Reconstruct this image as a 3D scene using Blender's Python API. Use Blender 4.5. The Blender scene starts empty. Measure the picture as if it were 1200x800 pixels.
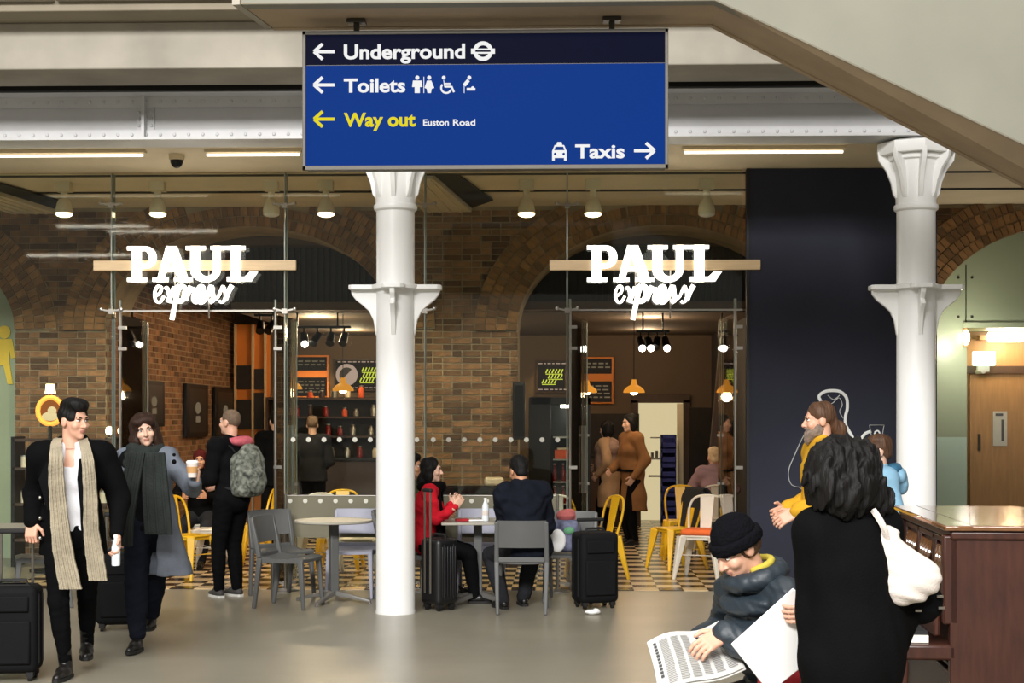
import bpy, math, random
import numpy as np
from mathutils import Vector, Matrix, Euler

S = bpy.context.scene
COL = S.collection
PI = math.pi
V = Vector
rnd = random.Random(7)

# ------------------------------------------------------------------ camera
FPX, HORIZON, EYE, PSI = 1800.0, 485.0, 1.72, math.radians(1.8)
cam_data = bpy.data.cameras.new('camera')
cam = bpy.data.objects.new('camera', cam_data)
COL.objects.link(cam)
cam.location = (0, 0, EYE)
cam.rotation_euler = (PI/2, 0, PSI)
cam_data.sensor_width = 36
cam_data.lens = FPX/1200*36
cam_data.shift_y = (HORIZON-400)/1200
cam_data.clip_end = 200
S.camera = cam

# ------------------------------------------------------------------ world, lights, exposure
S.view_settings.view_transform = 'Standard'
S.view_settings.look = 'None'
S.view_settings.exposure = 0.0
S.view_settings.gamma = 1.0
S.view_settings.use_curve_mapping = False
world = bpy.data.worlds.new('daylight')
S.world = world
world.use_nodes = True
world.node_tree.nodes['Background'].inputs[0].default_value = (1.0, 0.95, 0.86, 1)
world.node_tree.nodes['Background'].inputs[1].default_value = 0.30


def area_light(name, loc, target, sx, sy, power, color=(1, 1, 1)):
    d = bpy.data.lights.new(name, 'AREA')
    d.shape = 'RECTANGLE'
    d.size, d.size_y, d.energy, d.color = sx, sy, power, color
    o = bpy.data.objects.new(name, d)
    COL.objects.link(o)
    o.location = loc
    o.rotation_euler = (V(target)-V(loc)).to_track_quat('-Z', 'Y').to_euler()
    return o


# daylight coming down from the open train shed behind the viewer
area_light('train_shed_daylight', (-3.0, -7.0, 9.9), (0.5, 13.0, 2.2), 12, 2.6, 5600, (1.0, 0.98, 0.96))
area_light('concourse_roof_daylight', (-1.0, 6.5, 9.5), (0, 8.0, 0), 9, 5, 420, (1.0, 0.96, 0.9))


def point_light(name, loc, power, color=(1, 0.7, 0.4), r=0.06):
    d = bpy.data.lights.new(name, 'POINT')
    d.energy, d.color, d.shadow_soft_size = power, color, r
    o = bpy.data.objects.new(name, d)
    COL.objects.link(o)
    o.location = loc
    return o


def spot_light(name, loc, target, power, color=(1, 0.75, 0.45), ang=80, r=0.05):
    d = bpy.data.lights.new(name, 'SPOT')
    d.energy, d.color, d.spot_size, d.spot_blend, d.shadow_soft_size = power, color, math.radians(ang), 0.6, r
    o = bpy.data.objects.new(name, d)
    COL.objects.link(o)
    o.location = loc
    o.rotation_euler = (V(target)-V(loc)).to_track_quat('-Z', 'Y').to_euler()
    return o


# lamps of the cafe room (the fittings themselves are built further down)
WARM = (1.0, 0.72, 0.44)
for (x, y, z, p) in ((-3.2, 20.2, 2.9, 85), (-1.6, 22.0, 2.9, 60), (1.2, 20.5, 2.9, 55), (1.3, 23.3, 2.9, 30), (-3.2, 23.4, 2.9, 60)):
    point_light('room_lamp', (x, y, z), p, WARM, 0.15)

# ------------------------------------------------------------------ picture geometry
CR = V((math.cos(PSI), math.sin(PSI), 0))
CF = V((-math.sin(PSI), math.cos(PSI), 0))
CAM = V((0, 0, EYE))


def ray(px, py):
    return CR*((px-600)/FPX) + CF + V((0, 0, (HORIZON-py)/FPX))


def W(px, py, d):          # point at camera depth d
    return CAM + ray(px, py)*d


def AY(px, py, Y):         # point on the world plane y = Y
    r = ray(px, py)
    return CAM + r*(Y/r.y)


def FL(px, py, z=0.0):     # point on a level plane
    r = ray(px, py)
    return CAM + r*((z-EYE)/r.z)


# ------------------------------------------------------------------ materials
def lin(c):
    c = c/255.0
    return c/12.92 if c <= 0.04045 else ((c+0.055)/1.055)**2.4


def rgb(c):
    return (lin(c[0]), lin(c[1]), lin(c[2]), 1)


def M(name, col, rough=0.6, metal=0.0, var=0.12, scale=6.0, stretch=(1, 1, 1), bump=0.0, bscale=60.0,
      bstretch=(1, 1, 1), col2=None, spec=0.5, island=0.0, emit=0.0, wave=None, coat=0.0):
    m = bpy.data.materials.new(name)
    m.use_nodes = True
    nt = m.node_tree
    N, Lk = nt.nodes, nt.links
    b = N['Principled BSDF']
    b.inputs['Roughness'].default_value = rough
    b.inputs['Metallic'].default_value = metal
    b.inputs['Specular IOR Level'].default_value = spec
    b.inputs['Coat Weight'].default_value = coat
    c = rgb(col)
    tc = N.new('ShaderNodeTexCoord')

    def noise(sc, st, detail=4):
        mp = N.new('ShaderNodeMapping')
        mp.inputs['Scale'].default_value = st
        Lk.new(tc.outputs['Object'], mp.inputs[0])
        n = N.new('ShaderNodeTexNoise')
        n.inputs['Scale'].default_value = sc
        n.inputs['Detail'].default_value = detail
        Lk.new(mp.outputs[0], n.inputs['Vector'])
        return n
    if emit > 0:
        k_ = 1.0 if emit > 1 else 0.05
        b.inputs['Base Color'].default_value = (c[0]*k_, c[1]*k_, c[2]*k_, 1)
        b.inputs['Specular IOR Level'].default_value = 0.02
        b.inputs['Emission Color'].default_value = c
        b.inputs['Emission Strength'].default_value = emit
    else:
        n = noise(scale, stretch)
        r = N.new('ShaderNodeValToRGB')
        r.color_ramp.elements[0].position = 0.3
        r.color_ramp.elements[1].position = 0.7
        lo = tuple(max(0, x*(1-var)) for x in c[:3])+(1,)
        hi = rgb(col2) if col2 else tuple(min(1, x*(1+var)) for x in c[:3])+(1,)
        r.color_ramp.elements[0].color, r.color_ramp.elements[1].color = lo, hi
        Lk.new(n.outputs[0], r.inputs[0])
        out = r.outputs[0]
        if island > 0:
            ge = N.new('ShaderNodeNewGeometry')
            oi = N.new('ShaderNodeObjectInfo')
            ad = N.new('ShaderNodeMath'); ad.operation = 'ADD'
            fr = N.new('ShaderNodeMath'); fr.operation = 'FRACT'
            Lk.new(ge.outputs['Random Per Island'], ad.inputs[0])
            Lk.new(oi.outputs['Random'], ad.inputs[1])
            Lk.new(ad.outputs[0], fr.inputs[0])
            mr = N.new('ShaderNodeMapRange')
            mr.inputs['To Min'].default_value = 1-island
            mr.inputs['To Max'].default_value = 1+island*0.8
            Lk.new(fr.outputs[0], mr.inputs[0])
            hs = N.new('ShaderNodeHueSaturation')
            Lk.new(out, hs.inputs['Color'])
            Lk.new(mr.outputs[0], hs.inputs['Value'])
            out = hs.outputs[0]
        Lk.new(out, b.inputs['Base Color'])
    if bump > 0:
        n2 = noise(bscale, bstretch, 2)
        src = n2.outputs[0]
        if wave:
            mp = N.new('ShaderNodeMapping')
            Lk.new(tc.outputs['Object'], mp.inputs[0])
            w = N.new('ShaderNodeTexWave')
            w.bands_direction = wave
            w.inputs['Scale'].default_value = bscale
            w.inputs['Distortion'].default_value = 1.5
            Lk.new(mp.outputs[0], w.inputs['Vector'])
            src = w.outputs['Fac']
        bp = N.new('ShaderNodeBump')
        bp.inputs['Strength'].default_value = bump
        bp.inputs['Distance'].default_value = 0.01
        Lk.new(src, bp.inputs['Height'])
        Lk.new(bp.outputs[0], b.inputs['Normal'])
    return m


def glass(name, tint=(0.93, 0.97, 0.95), refl=1.0):
    m = bpy.data.materials.new(name)
    m.use_nodes = True
    nt = m.node_tree
    N, Lk = nt.nodes, nt.links
    N.remove(N['Principled BSDF'])
    tr = N.new('ShaderNodeBsdfTransparent')
    tr.inputs[0].default_value = tint+(1,)
    gl = N.new('ShaderNodeBsdfGlossy')
    gl.inputs['Roughness'].default_value = 0.03
    gl.inputs['Color'].default_value = (refl, refl, refl, 1)
    fr = N.new('ShaderNodeFresnel')
    fr.inputs[0].default_value = 1.35
    mx = N.new('ShaderNodeMixShader')
    Lk.new(fr.outputs[0], mx.inputs[0])
    Lk.new(tr.outputs[0], mx.inputs[1])
    Lk.new(gl.outputs[0], mx.inputs[2])
    Lk.new(mx.outputs[0], N['Material Output'].inputs[0])
    return m


MT = dict(
    floor=M('polished_concrete', (144, 139, 124), 0.32, var=0.10, scale=1.3, bump=0.03, bscale=9, spec=0.4),
    tile_light=M('cream_tile', (214, 188, 146), 0.25, var=0.08, scale=4, island=0.12),
    tile_dark=M('dark_tile', (34, 26, 20), 0.25, var=0.2, scale=4, island=0.2),
    concrete=M('concrete_beam', (158, 152, 140), 0.85, var=0.20, scale=1.6, bump=0.15, bscale=14),
    concrete_dark=M('concrete_slab', (140, 131, 114), 0.85, var=0.14, scale=1.2, bump=0.1, bscale=14),
    stair=M('stair_concrete', (128, 127, 114), 0.75, var=0.06, scale=2.2, bump=0.04, bscale=30),
    soffit=M('stair_soffit', (164, 144, 118), 0.75, var=0.10, scale=3.0, bump=0.05, bscale=20),
    ceil=M('ceiling_panel', (214, 197, 164), 0.7, var=0.06, scale=2.0),
    black=M('shade_black', (12, 11, 10), 0.9),  # flat black standing in for shade in gaps and openings
    steel_white=M('girder_paint', (196, 196, 196), 0.45, var=0.05, scale=3, bump=0.03, bscale=25),
    white_iron=M('white_cast_iron', (236, 236, 234), 0.35, var=0.02, scale=4, bump=0.02, bscale=40),
    mortar=M('mortar', (150, 132, 104), 0.95, var=0.25, scale=3.0, bump=0.2, bscale=60),
    brick=M('stock_brick', (112, 82, 54), 0.9, var=0.28, scale=9, bump=0.3, bscale=50, island=0.62),
    brick_arch=M('arch_brick', (128, 94, 58), 0.9, var=0.28, scale=9, bump=0.3, bscale=50, island=0.42),
    brick_warm=M('tunnel_brick', (124, 88, 58), 0.9, var=0.28, scale=9, bump=0.3, bscale=50, island=0.5),
    navy=M('navy_hoarding', (43, 45, 57), 0.75, var=0.10, scale=1.5, bump=0.03, bscale=20, spec=0.2),
    chalk=M('white_chalk_paint', (232, 234, 232), 0.7, var=0.05),
    green=M('green_paint', (150, 160, 132), 0.35, var=0.05, scale=1.5, bump=0.02, bscale=12),
    green_low=M('mint_gloss_paint', (180, 202, 184), 0.2, var=0.04, scale=1.5),
    door_wood=M('varnished_door', (146, 108, 66), 0.45, var=0.12, scale=3, stretch=(8, 8, 1), bump=0.03, bscale=12),
    chrome=M('brushed_steel', (160, 156, 148), 0.32, 1.0, var=0.05),
    steel_dark=M('dark_steel', (70, 66, 60), 0.4, 0.9, var=0.08),
    black_metal=M('black_metal', (18, 17, 17), 0.45, 0.3, var=0.1),
    wood_bar=M('pale_oak', (206, 178, 136), 0.5, var=0.10, scale=4, stretch=(1, 10, 10), bump=0.02),
    letter=M('lit_letter', (255, 250, 240), emit=2.2),
    tube=M('fluorescent_tube', (255, 246, 222), emit=2.6),
    lamp=M('lamp_face', (255, 222, 170), emit=14.0),
    lamp_white=M('lamp_face_white', (255, 246, 230), emit=14.0),
    blue=M('sign_blue', (8, 58, 142), 0.5, emit=0.8),
    blue_dark=M('sign_dark_blue', (10, 16, 50), 0.5, emit=0.5),
    print_white=M('sign_white', (250, 250, 250), emit=0.85),
    print_yellow=M('sign_yellow', (240, 226, 40), emit=0.8),
    frame_grey=M('sign_frame', (84, 80, 72), 0.55, 0.1, var=0.06),
    chair_grey=M('grey_plastic', (92, 93, 92), 0.5, var=0.05, bump=0.03, bscale=120),
    chair_sky_tint=M('sky_tinted_grey_plastic', (154, 156, 172), 0.5, var=0.04, bump=0.03, bscale=120),  # grey plastic with reflected sky painted in as a lilac tint
    alu=M('cast_aluminium', (150, 148, 144), 0.45, 0.7, var=0.06),
    tabletop=M('grey_laminate', (164, 160, 148), 0.35, var=0.06, scale=5),
    tolix_yellow=M('yellow_painted_steel', (224, 176, 30), 0.35, var=0.06),
    tolix_white=M('cream_painted_steel', (216, 208, 192), 0.4, var=0.06),
    screen=M('grey_mesh_banner', (120, 116, 98), 0.9, var=0.08, scale=2, bump=0.05, bscale=200),
    luggage=M('black_luggage_fabric', (13, 13, 15), 0.8, var=0.15, bump=0.15, bscale=220, spec=0.2),
    luggage_hard=M('black_ribbed_shell', (16, 16, 18), 0.4, var=0.1),
    rubber=M('black_rubber', (14, 14, 14), 0.7, var=0.1),
    piano=M('dark_walnut', (60, 30, 20), 0.38, var=0.28, scale=5, stretch=(6, 6, 1), bump=0.02),
    piano_top=M('worn_walnut_top', (112, 76, 48), 0.12, var=0.25, scale=3, stretch=(6, 1, 1), coat=0.6),
    key_white=M('ivory_keys', (238, 234, 224), 0.3, var=0.03),
    paper=M('newsprint', (206, 205, 200), 0.9, var=0.03, scale=14),
    board=M('white_card', (246, 246, 244), 0.5, var=0.01),
    ink=M('ink', (70, 70, 72), 0.9),
    ink_dark=M('ink_dark', (30, 30, 32), 0.9),
    red_cloth=M('red_cloth', (172, 34, 44), 0.85, var=0.14, scale=9, bump=0.3, bscale=30),
    canvas=M('natural_canvas', (214, 204, 196), 0.9, var=0.08, scale=6, bump=0.25, bscale=160),
    orange_wall=M('orange_panel', (206, 122, 44), 0.6, var=0.08, scale=2),
    taupe=M('taupe_wall', (88, 73, 58), 0.8, var=0.06, scale=1.5),
    dark_wall=M('charcoal_wall', (30, 27, 25), 0.8, var=0.15),
    corrug=M('dark_corrugated', (46, 42, 38), 0.6, 0.3, var=0.1),
    picture=M('poster_dark', (36, 32, 30), 0.4, var=0.3, scale=5),
    screen_dark=M('menu_screen', (52, 44, 36), 0.4, emit=0.5),
    menu_yellow=M('menu_yellow', (226, 232, 80), emit=0.9),
    menu_pink=M('menu_pale', (232, 196, 176), emit=0.55),
    menu_line=M('menu_line', (150, 132, 104), emit=0.45),
    amber=M('amber_shade', (232, 150, 50), 0.5, emit=0.9),
    amber_glow=M('amber_lit_sign', (250, 158, 66), emit=1.3),
    green_exit=M('exit_sign_face', (196, 255, 226), emit=2.2),
    yellow_print=M('yellow_figure', (220, 186, 48), 0.5, var=0.05),
    crate_blue=M('blue_crate', (40, 48, 132), 0.5, var=0.1),
    kitchen=M('kitchen_wall', (236, 226, 196), 0.5, var=0.05),
    steel_shelf=M('kitchen_steel', (170, 166, 156), 0.35, 0.8, var=0.1),
    glassy=glass('clear_glass'),
    glass_edge=M('glass_edge', (148, 152, 142), 0.2, var=0.05),
    dot=M('frosted_dot', (214, 212, 200), 0.6, var=0.03),
    bottle_red=M('red_bottle', (120, 24, 18), 0.2, var=0.1),
    bottle_clear=M('pale_plastic', (226, 232, 236), 0.15, var=0.03),
    orange_box=M('orange_box', (214, 84, 26), 0.6, var=0.08),
    kraft=M('kraft_paper', (196, 150, 96), 0.8, var=0.08, bump=0.1, bscale=30),
    cream_pot=M('cream_ceramic', (214, 200, 172), 0.3, var=0.06),
    dark_wood=M('dark_stained_wood', (58, 38, 24), 0.5, var=0.2, scale=4, stretch=(6, 6, 1)),
)


# ------------------------------------------------------------------ mesh building
class MB:
    def __init__(s):
        s.v, s.f, s.m = [], [], []

    def add(s, vs, fs, mi=0):
        n = len(s.v)
        s.v += [tuple(x) for x in vs]
        s.f += [tuple(i+n for i in q) for q in fs]
        s.m += [mi]*len(fs)
        return s

    def box(s, c, size, R=None, mi=0):
        x, y, z = size[0]/2, size[1]/2, size[2]/2
        p = [V((a*x, b*y, d*z)) for a in (-1, 1) for b in (-1, 1) for d in (-1, 1)]
        if R is not None:
            p = [R @ q for q in p]
        c = V(c)
        return s.add([q+c for q in p], [(0, 1, 3, 2), (4, 6, 7, 5), (0, 4, 5, 1), (2, 3, 7, 6), (0, 2, 6, 4), (1, 5, 7, 3)], mi)

    def bar(s, a, b, w, h, mi=0, w2=None, h2=None, up=(0, 0, 1)):
        a, b = V(a), V(b)
        t = (b-a).normalized()
        up = V(up)
        if abs(t.dot(up)) > 0.98:
            up = V((0, 1, 0))
        x = t.cross(up).normalized()
        y = x.cross(t)
        w2 = w if w2 is None else w2
        h2 = h if h2 is None else h2
        vs = [a+x*w/2*i+y*h/2*j for (i, j) in ((-1, -1), (1, -1), (1, 1), (-1, 1))] + \
             [b+x*w2/2*i+y*h2/2*j for (i, j) in ((-1, -1), (1, -1), (1, 1), (-1, 1))]
        return s.add(vs, [(3, 2, 1, 0), (4, 5, 6, 7), (0, 1, 5, 4), (1, 2, 6, 5), (2, 3, 7, 6), (3, 0, 4, 7)], mi)

    def prism(s, pts, off, mi=0):
        n = len(pts)
        off = V(off)
        p = [V(q) for q in pts]
        nn = V((0, 0, 0))
        for i in range(n):
            nn += p[i].cross(p[(i+1) % n])
        if nn.dot(off) > 0:
            p.reverse()
        fs = [tuple(range(n)), tuple(range(2*n-1, n-1, -1))]
        fs += [((i+1) % n, i, i+n, (i+1) % n+n) for i in range(n)]
        return s.add(p+[q+off for q in p], fs, mi)

    def cyl(s, a, b, r, r2=None, n=14, mi=0):
        a, b = V(a), V(b)
        r2 = r if r2 is None else r2
        t = (b-a).normalized()
        up = V((0, 0, 1)) if abs(t.z) < 0.9 else V((1, 0, 0))
        x = t.cross(up).normalized()
        y = t.cross(x)
        vs = []
        for (c, q) in ((a, r), (b, r2)):
            vs += [c+x*q*math.cos(2*PI*i/n)+y*q*math.sin(2*PI*i/n) for i in range(n)]
        fs = [(i, (i+1) % n, (i+1) % n+n, i+n) for i in range(n)]
        fs += [tuple(range(n-1, -1, -1)), tuple(range(n, 2*n))]
        return s.add(vs, fs, mi)

    def tube(s, pts, r, n=8, mi=0, closed=False, flat=1.0):
        p = [V(q) for q in pts]
        k = len(p)
        rs = r if isinstance(r, (list, tuple)) else [r]*k
        vs, up = [], None
        for i in range(k):
            t = (p[(i+1) % k]-p[i-1]) if closed else (p[min(i+1, k-1)]-p[max(i-1, 0)])
            t.normalize()
            if up is None:
                up = V((0, 0, 1)) if abs(t.z) < 0.9 else V((0, 1, 0))
            x = t.cross(up)
            if x.length < 1e-4:
                x = t.cross(V((1, 0, 0)))
            x.normalize()
            y = x.cross(t)
            up = y
            vs += [p[i]+x*rs[i]*math.cos(2*PI*j/n)+y*rs[i]*flat*math.sin(2*PI*j/n) for j in range(n)]
        fs = []
        for i in range(k if closed else k-1):
            a, b = i*n, ((i+1) % k)*n
            fs += [(a+j, a+(j+1) % n, b+(j+1) % n, b+j) for j in range(n)]
        if not closed:
            fs += [tuple(range(n-1, -1, -1)), tuple(range((k-1)*n, k*n))]
        return s.add(vs, fs, mi)

    def lathe(s, prof, c=(0, 0, 0), n=28, mi=0):
        c = V(c)
        vs, fs = [], []
        for (r, z) in prof:
            vs += [c+V((r*math.cos(2*PI*i/n), r*math.sin(2*PI*i/n), z)) for i in range(n)]
        for k in range(len(prof)-1):
            fs += [(k*n+i, k*n+(i+1) % n, (k+1)*n+(i+1) % n, (k+1)*n+i) for i in range(n)]
        fs += [tuple(range(n-1, -1, -1)), tuple(range((len(prof)-1)*n, len(prof)*n))]
        return s.add(vs, fs, mi)

    def ell(s, c, r, n=12, mi=0, R=None):
        c = V(c)
        k = max(4, n//2)
        vs, fs = [], []
        for i in range(k+1):
            a = PI*i/k
            for j in range(n):
                q = V((r[0]*math.sin(a)*math.cos(2*PI*j/n), r[1]*math.sin(a)*math.sin(2*PI*j/n), -r[2]*math.cos(a)))
                vs.append(c+(R @ q if R is not None else q))
        for i in range(k):
            fs += [(i*n+j, i*n+(j+1) % n, (i+1)*n+(j+1) % n, (i+1)*n+j) for j in range(n)]
        return s.add(vs, fs, mi)

    def ribbon(s, pts, widths, wdir, th, mi=0):
        """flat strip with thickness: centres, widths, width direction (one or per point)"""
        k = len(pts)
        vs, fs = [], []
        for i in range(k):
            p = V(pts[i])
            wd = V(wdir[i] if isinstance(wdir, list) else wdir).normalized()
            t = (V(pts[min(i+1, k-1)])-V(pts[max(i-1, 0)])).normalized()
            nn = t.cross(wd).normalized()
            w = widths[i]/2
            vs += [p-wd*w-nn*th/2, p+wd*w-nn*th/2, p+wd*w+nn*th/2, p-wd*w+nn*th/2]
        for i in range(k-1):
            a, b = 4*i, 4*i+4
            fs += [(a+j, a+(j+1) % 4, b+(j+1) % 4, b+j) for j in range(4)]
        fs += [(3, 2, 1, 0), (4*k-4, 4*k-3, 4*k-2, 4*k-1)]
        return s.add(vs, fs, mi)

    def mesh(s, name, mats, smooth=True, angle=38):
        me = bpy.data.meshes.new(name)
        me.from_pydata(s.v, [], s.f)
        for m in (mats if isinstance(mats, (list, tuple)) else [mats]):
            me.materials.append(m)
        if len(me.materials) > 1:
            me.polygons.foreach_set('material_index', s.m)
        if smooth:
            me.polygons.foreach_set('use_smooth', [True]*len(me.polygons))
            me.set_sharp_from_angle(angle=math.radians(angle))
        me.update()
        return me

    def build(s, name, mats, parent=None, bevel=0.0, smooth=True, label=None, kind=None, seg=2):
        o = bpy.data.objects.new(name, s.mesh(name, mats, smooth))
        COL.objects.link(o)
        if parent is not None:
            o.parent = parent
        if bevel > 0:
            b = o.modifiers.new('bevel', 'BEVEL')
            b.width, b.segments, b.limit_method = bevel, seg, 'ANGLE'
        if label:
            o['label'] = label
        if kind:
            o['kind'] = kind
        return o


def tag(o, label, cat, group=None):
    o['label'], o['category'] = label, cat
    if group:
        o['group'] = group
    return o


def thing(name, label, cat, loc=(0, 0, 0), rz=0.0, group=None):
    o = bpy.data.objects.new(name, None)
    COL.objects.link(o)
    o.empty_display_size = 0.1
    o.location = loc
    o.rotation_euler = (0, 0, rz)
    return tag(o, label, cat, group)


def kids(o):
    return [c for c in COL.objects if c.parent == o]


def dup(root, loc, rz, label, group=None):
    def cp(o, parent):
        c = o.copy()
        COL.objects.link(c)
        c.parent = parent
        for k in list(o.children):
            cp(k, c)
        return c
    r = cp(root, None)
    r.location, r.rotation_euler = loc, (0, 0, rz)
    r['label'] = label
    if group:
        r['group'] = group
    return r


def struct(o):
    o['kind'] = 'structure'
    return o


def arc(cx, cz, rx, rz, a0, a1, n):
    return [(cx+rx*math.cos(math.radians(a0+(a1-a0)*i/n)), cz+rz*math.sin(math.radians(a0+(a1-a0)*i/n))) for i in range(n+1)]
# ================================================================== SETTING
mb = MB().box((0, 6.2, -0.1), (34, 41.6, 0.2))
floor = struct(mb.build('floor', MT['floor']))
# chequered tiles of the cafe floor, real slabs a few millimetres proud
GY = 15.0                                   # plane of the glass front
BY = 17.9                                   # plane of the brick arches
BACK = 25.0                                 # back wall of the cafe
tl, td = MB(), MB()
T = 0.24
for i in range(-24, 12):
    for j in range(0, 42):
        x, y = i*T, GY-0.02+j*T
        if x > 2.35 or x < -5.6:
            continue
        (tl if (i+j) % 2 else td).box((x+T/2, y+T/2, 0.002), (T-0.004, T-0.004, 0.010))
tl.build('light_tiles', MT['tile_light'], floor, kind='stuff', smooth=False)
td.build('dark_tiles', MT['tile_dark'], floor, kind='stuff', smooth=False)

# ---- arcade brick wall, arches cut as half ellipses on jambs
H_TOP = 4.16
z_spring = EYE + 100*BY/FPX
RISE = 120*BY/FPX
def xb(px):
    return AY(px, 485, BY).x
ARCH = [(xb(292), 170*BY/FPX), (xb(776), 169*BY/FPX), (xb(1262), 170*BY/FPX), (xb(-170), 193*BY/FPX)]
X0, X1 = xb(-330), xb(1420)
wall_back = None
def top_of_opening(x):
    for (c, w) in ARCH:
        if abs(x-c) < w:
            return z_spring+RISE*math.sqrt(max(0, 1-((x-c)/w)**2))
    return 0.0
edges = set([X0, X1])
for (c, w) in ARCH:
    for i in range(41):
        edges.add(min(max(c-w*math.cos(PI*i/40), X0), X1))
xs = sorted(edges)
mb = MB()
TH = 0.9
for a, b in zip(xs[:-1], xs[1:]):
    if b-a < 1e-5:
        continue
    za, zb = top_of_opening(a+1e-6), top_of_opening(b-1e-6)
    if top_of_opening((a+b)/2) == 0:
        za = zb = 0.0
    p = [(a, BY, za), (b, BY, zb), (b, BY, H_TOP), (a, BY, H_TOP)]
    q = [(x, BY+TH, z) for (x, y, z) in p]
    mb.add(p+q, [(0, 1, 2, 3), (5, 4, 7, 6), (4, 5, 1, 0), (3, 2, 6, 7)])
for (c, w) in ARCH:                             # jamb faces
    for sx in (-1, 1):
        x = c+sx*w
        if X0 < x < X1:
            q = [(x, BY, 0), (x, BY+TH, 0), (x, BY+TH, z_spring), (x, BY, z_spring)]
            mb.add(q, [(0, 1, 2, 3) if sx > 0 else (3, 2, 1, 0)])
wall_back = struct(mb.build('wall_back', MT['mortar'], smooth=False))
wall_back['label'] = 'brown stock brick arcade wall behind the glass front'

# bricks: the pier in the middle singly, the rest joined
def brick_mesh(l, h=0.062, d=0.05):
    m = MB()
    m.box((0, 0, 0), (l, d, h))
    v = m.v
    m.v = [(x*(0.985 if y < 0 else 1), y, z*(0.96 if y < 0 else 1)) for (x, y, z) in v]
    return m.mesh('brick', MT['brick'], False)
BM = {'s': brick_mesh(0.212), 'h': brick_mesh(0.100)}
RING = 0.50
def blocked(x, z, half):
    for (c, w) in ARCH:
        if z > z_spring-0.02:
            for s in (-1, 1):
                if max(((x-half-c)/(w+RING-0.03))**2, ((x+half-c)/(w+RING-0.03))**2)+((z-z_spring)/(RISE+RING-0.03))**2 < 1:
                    return True
        else:
            if abs(x-c) < w-half+0.03:
                return True
    return False
rest = MB()
pier0, pier1 = ARCH[0][0]+ARCH[0][1], ARCH[1][0]-ARCH[1][1]
n_single = 0
CH = 0.0745
row = 0
z = 0.04
while z < H_TOP-0.03:
    x = X0+(0.1125 if row % 2 else 0)
    k = 0
    while x < X1:
        l = 0.216 if (k+row) % 3 else 0.104
        xc = x+l/2
        xa, xb_ = x, x+l
        if z < z_spring:
            for (c, w) in ARCH:
                if xa < c-w < xb_:
                    xb_ = c-w+0.002
                if xa < c+w < xb_:
                    xa = c+w-0.002
        clipped = xb_-xa < l-0.001
        if xb_-xa > 0.025 and not blocked((xa+xb_)/2, z, (xb_-xa)/2) and xc+l/2 < X1:
            inpier = pier0-0.02 < xc < pier1+0.02 and z > 0.75
            prd = BY+0.012+rnd.uniform(-0.004, 0.003)
            if inpier and not clipped and n_single < 295:
                o = bpy.data.objects.new('brick', BM['s' if l > 0.2 else 'h'])
                COL.objects.link(o)
                o.parent = wall_back
                o.location = (xc, prd, z)
                o.rotation_euler = (0, rnd.uniform(-0.008, 0.008), 0)
                n_single += 1
            else:
                rest.box(((xa+xb_)/2, prd, z), (xb_-xa-0.004, 0.05, 0.062))
        x += l+0.010
        k += 1
    z += CH
    row += 1
rest.build('brickwork', MT['brick'], wall_back, kind='stuff', smooth=False)
# ring courses of each arch
for ai, (c, w) in enumerate(ARCH):
    ring = MB().prism([(c+w*math.cos(PI*i/30), BY-0.042, z_spring+RISE*math.sin(PI*i/30)) for i in range(31)] +
                      [(c+(w+RING)*math.cos(PI*i/30), BY-0.042, z_spring+(RISE+RING)*math.sin(PI*i/30)) for i in range(30, -1, -1)], (0, 0.04, 0)) \
        .build('trim_%d' % (ai+1), MT['mortar'], smooth=False)
    struct(ring)
    ring['label'] = 'ring of radial bricks round an arch'
    bits = MB()
    n_single = 0
    vm = {}
    for q in range(4):
        r0 = 0.006+q*0.124
        # walk the ellipse
        pts = []
        N = 400
        acc, last = 0.0, None
        step = 0.078
        nxt = step/2
        for i in range(N+1):
            t = PI*i/N
            p = V((c+(w+r0+0.056)*math.cos(t), 0, z_spring+(RISE+r0+0.056)*math.sin(t)))
            if last is not None:
                acc += (p-last).length
            if acc >= nxt:
                nx = V((math.cos(t)/(w+r0), 0, math.sin(t)/(RISE+r0))).normalized()
                pts.append((p, nx))
                nxt += step
            last = p
        for (p, nx) in pts:
            if p.z > H_TOP-0.05 or not (X0 < p.x < X1):
                continue
            ang = math.atan2(nx.z, nx.x)
            R = Matrix.Rotation(-ang, 3, 'Y')
            y = BY-0.036+rnd.uniform(-0.004, 0.003)
            if ai < 3 and n_single < 295:
                if 'v' not in vm:
                    vm['v'] = MB().box((0, 0, 0), (0.112, 0.05, 0.067)).mesh('brick', MT['brick_arch'], False)
                o = bpy.data.objects.new('brick', vm['v'])
                COL.objects.link(o)
                o.parent = ring
                o.location = (p.x, y, p.z)
                o.rotation_euler = (0, -ang, 0)
                n_single += 1
            else:
                bits.box((p.x, y, p.z), (0.112, 0.05, 0.067), R)
    if bits.v:
        bits.build('brickwork', MT['brick_arch'], ring, kind='stuff', smooth=False)

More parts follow.
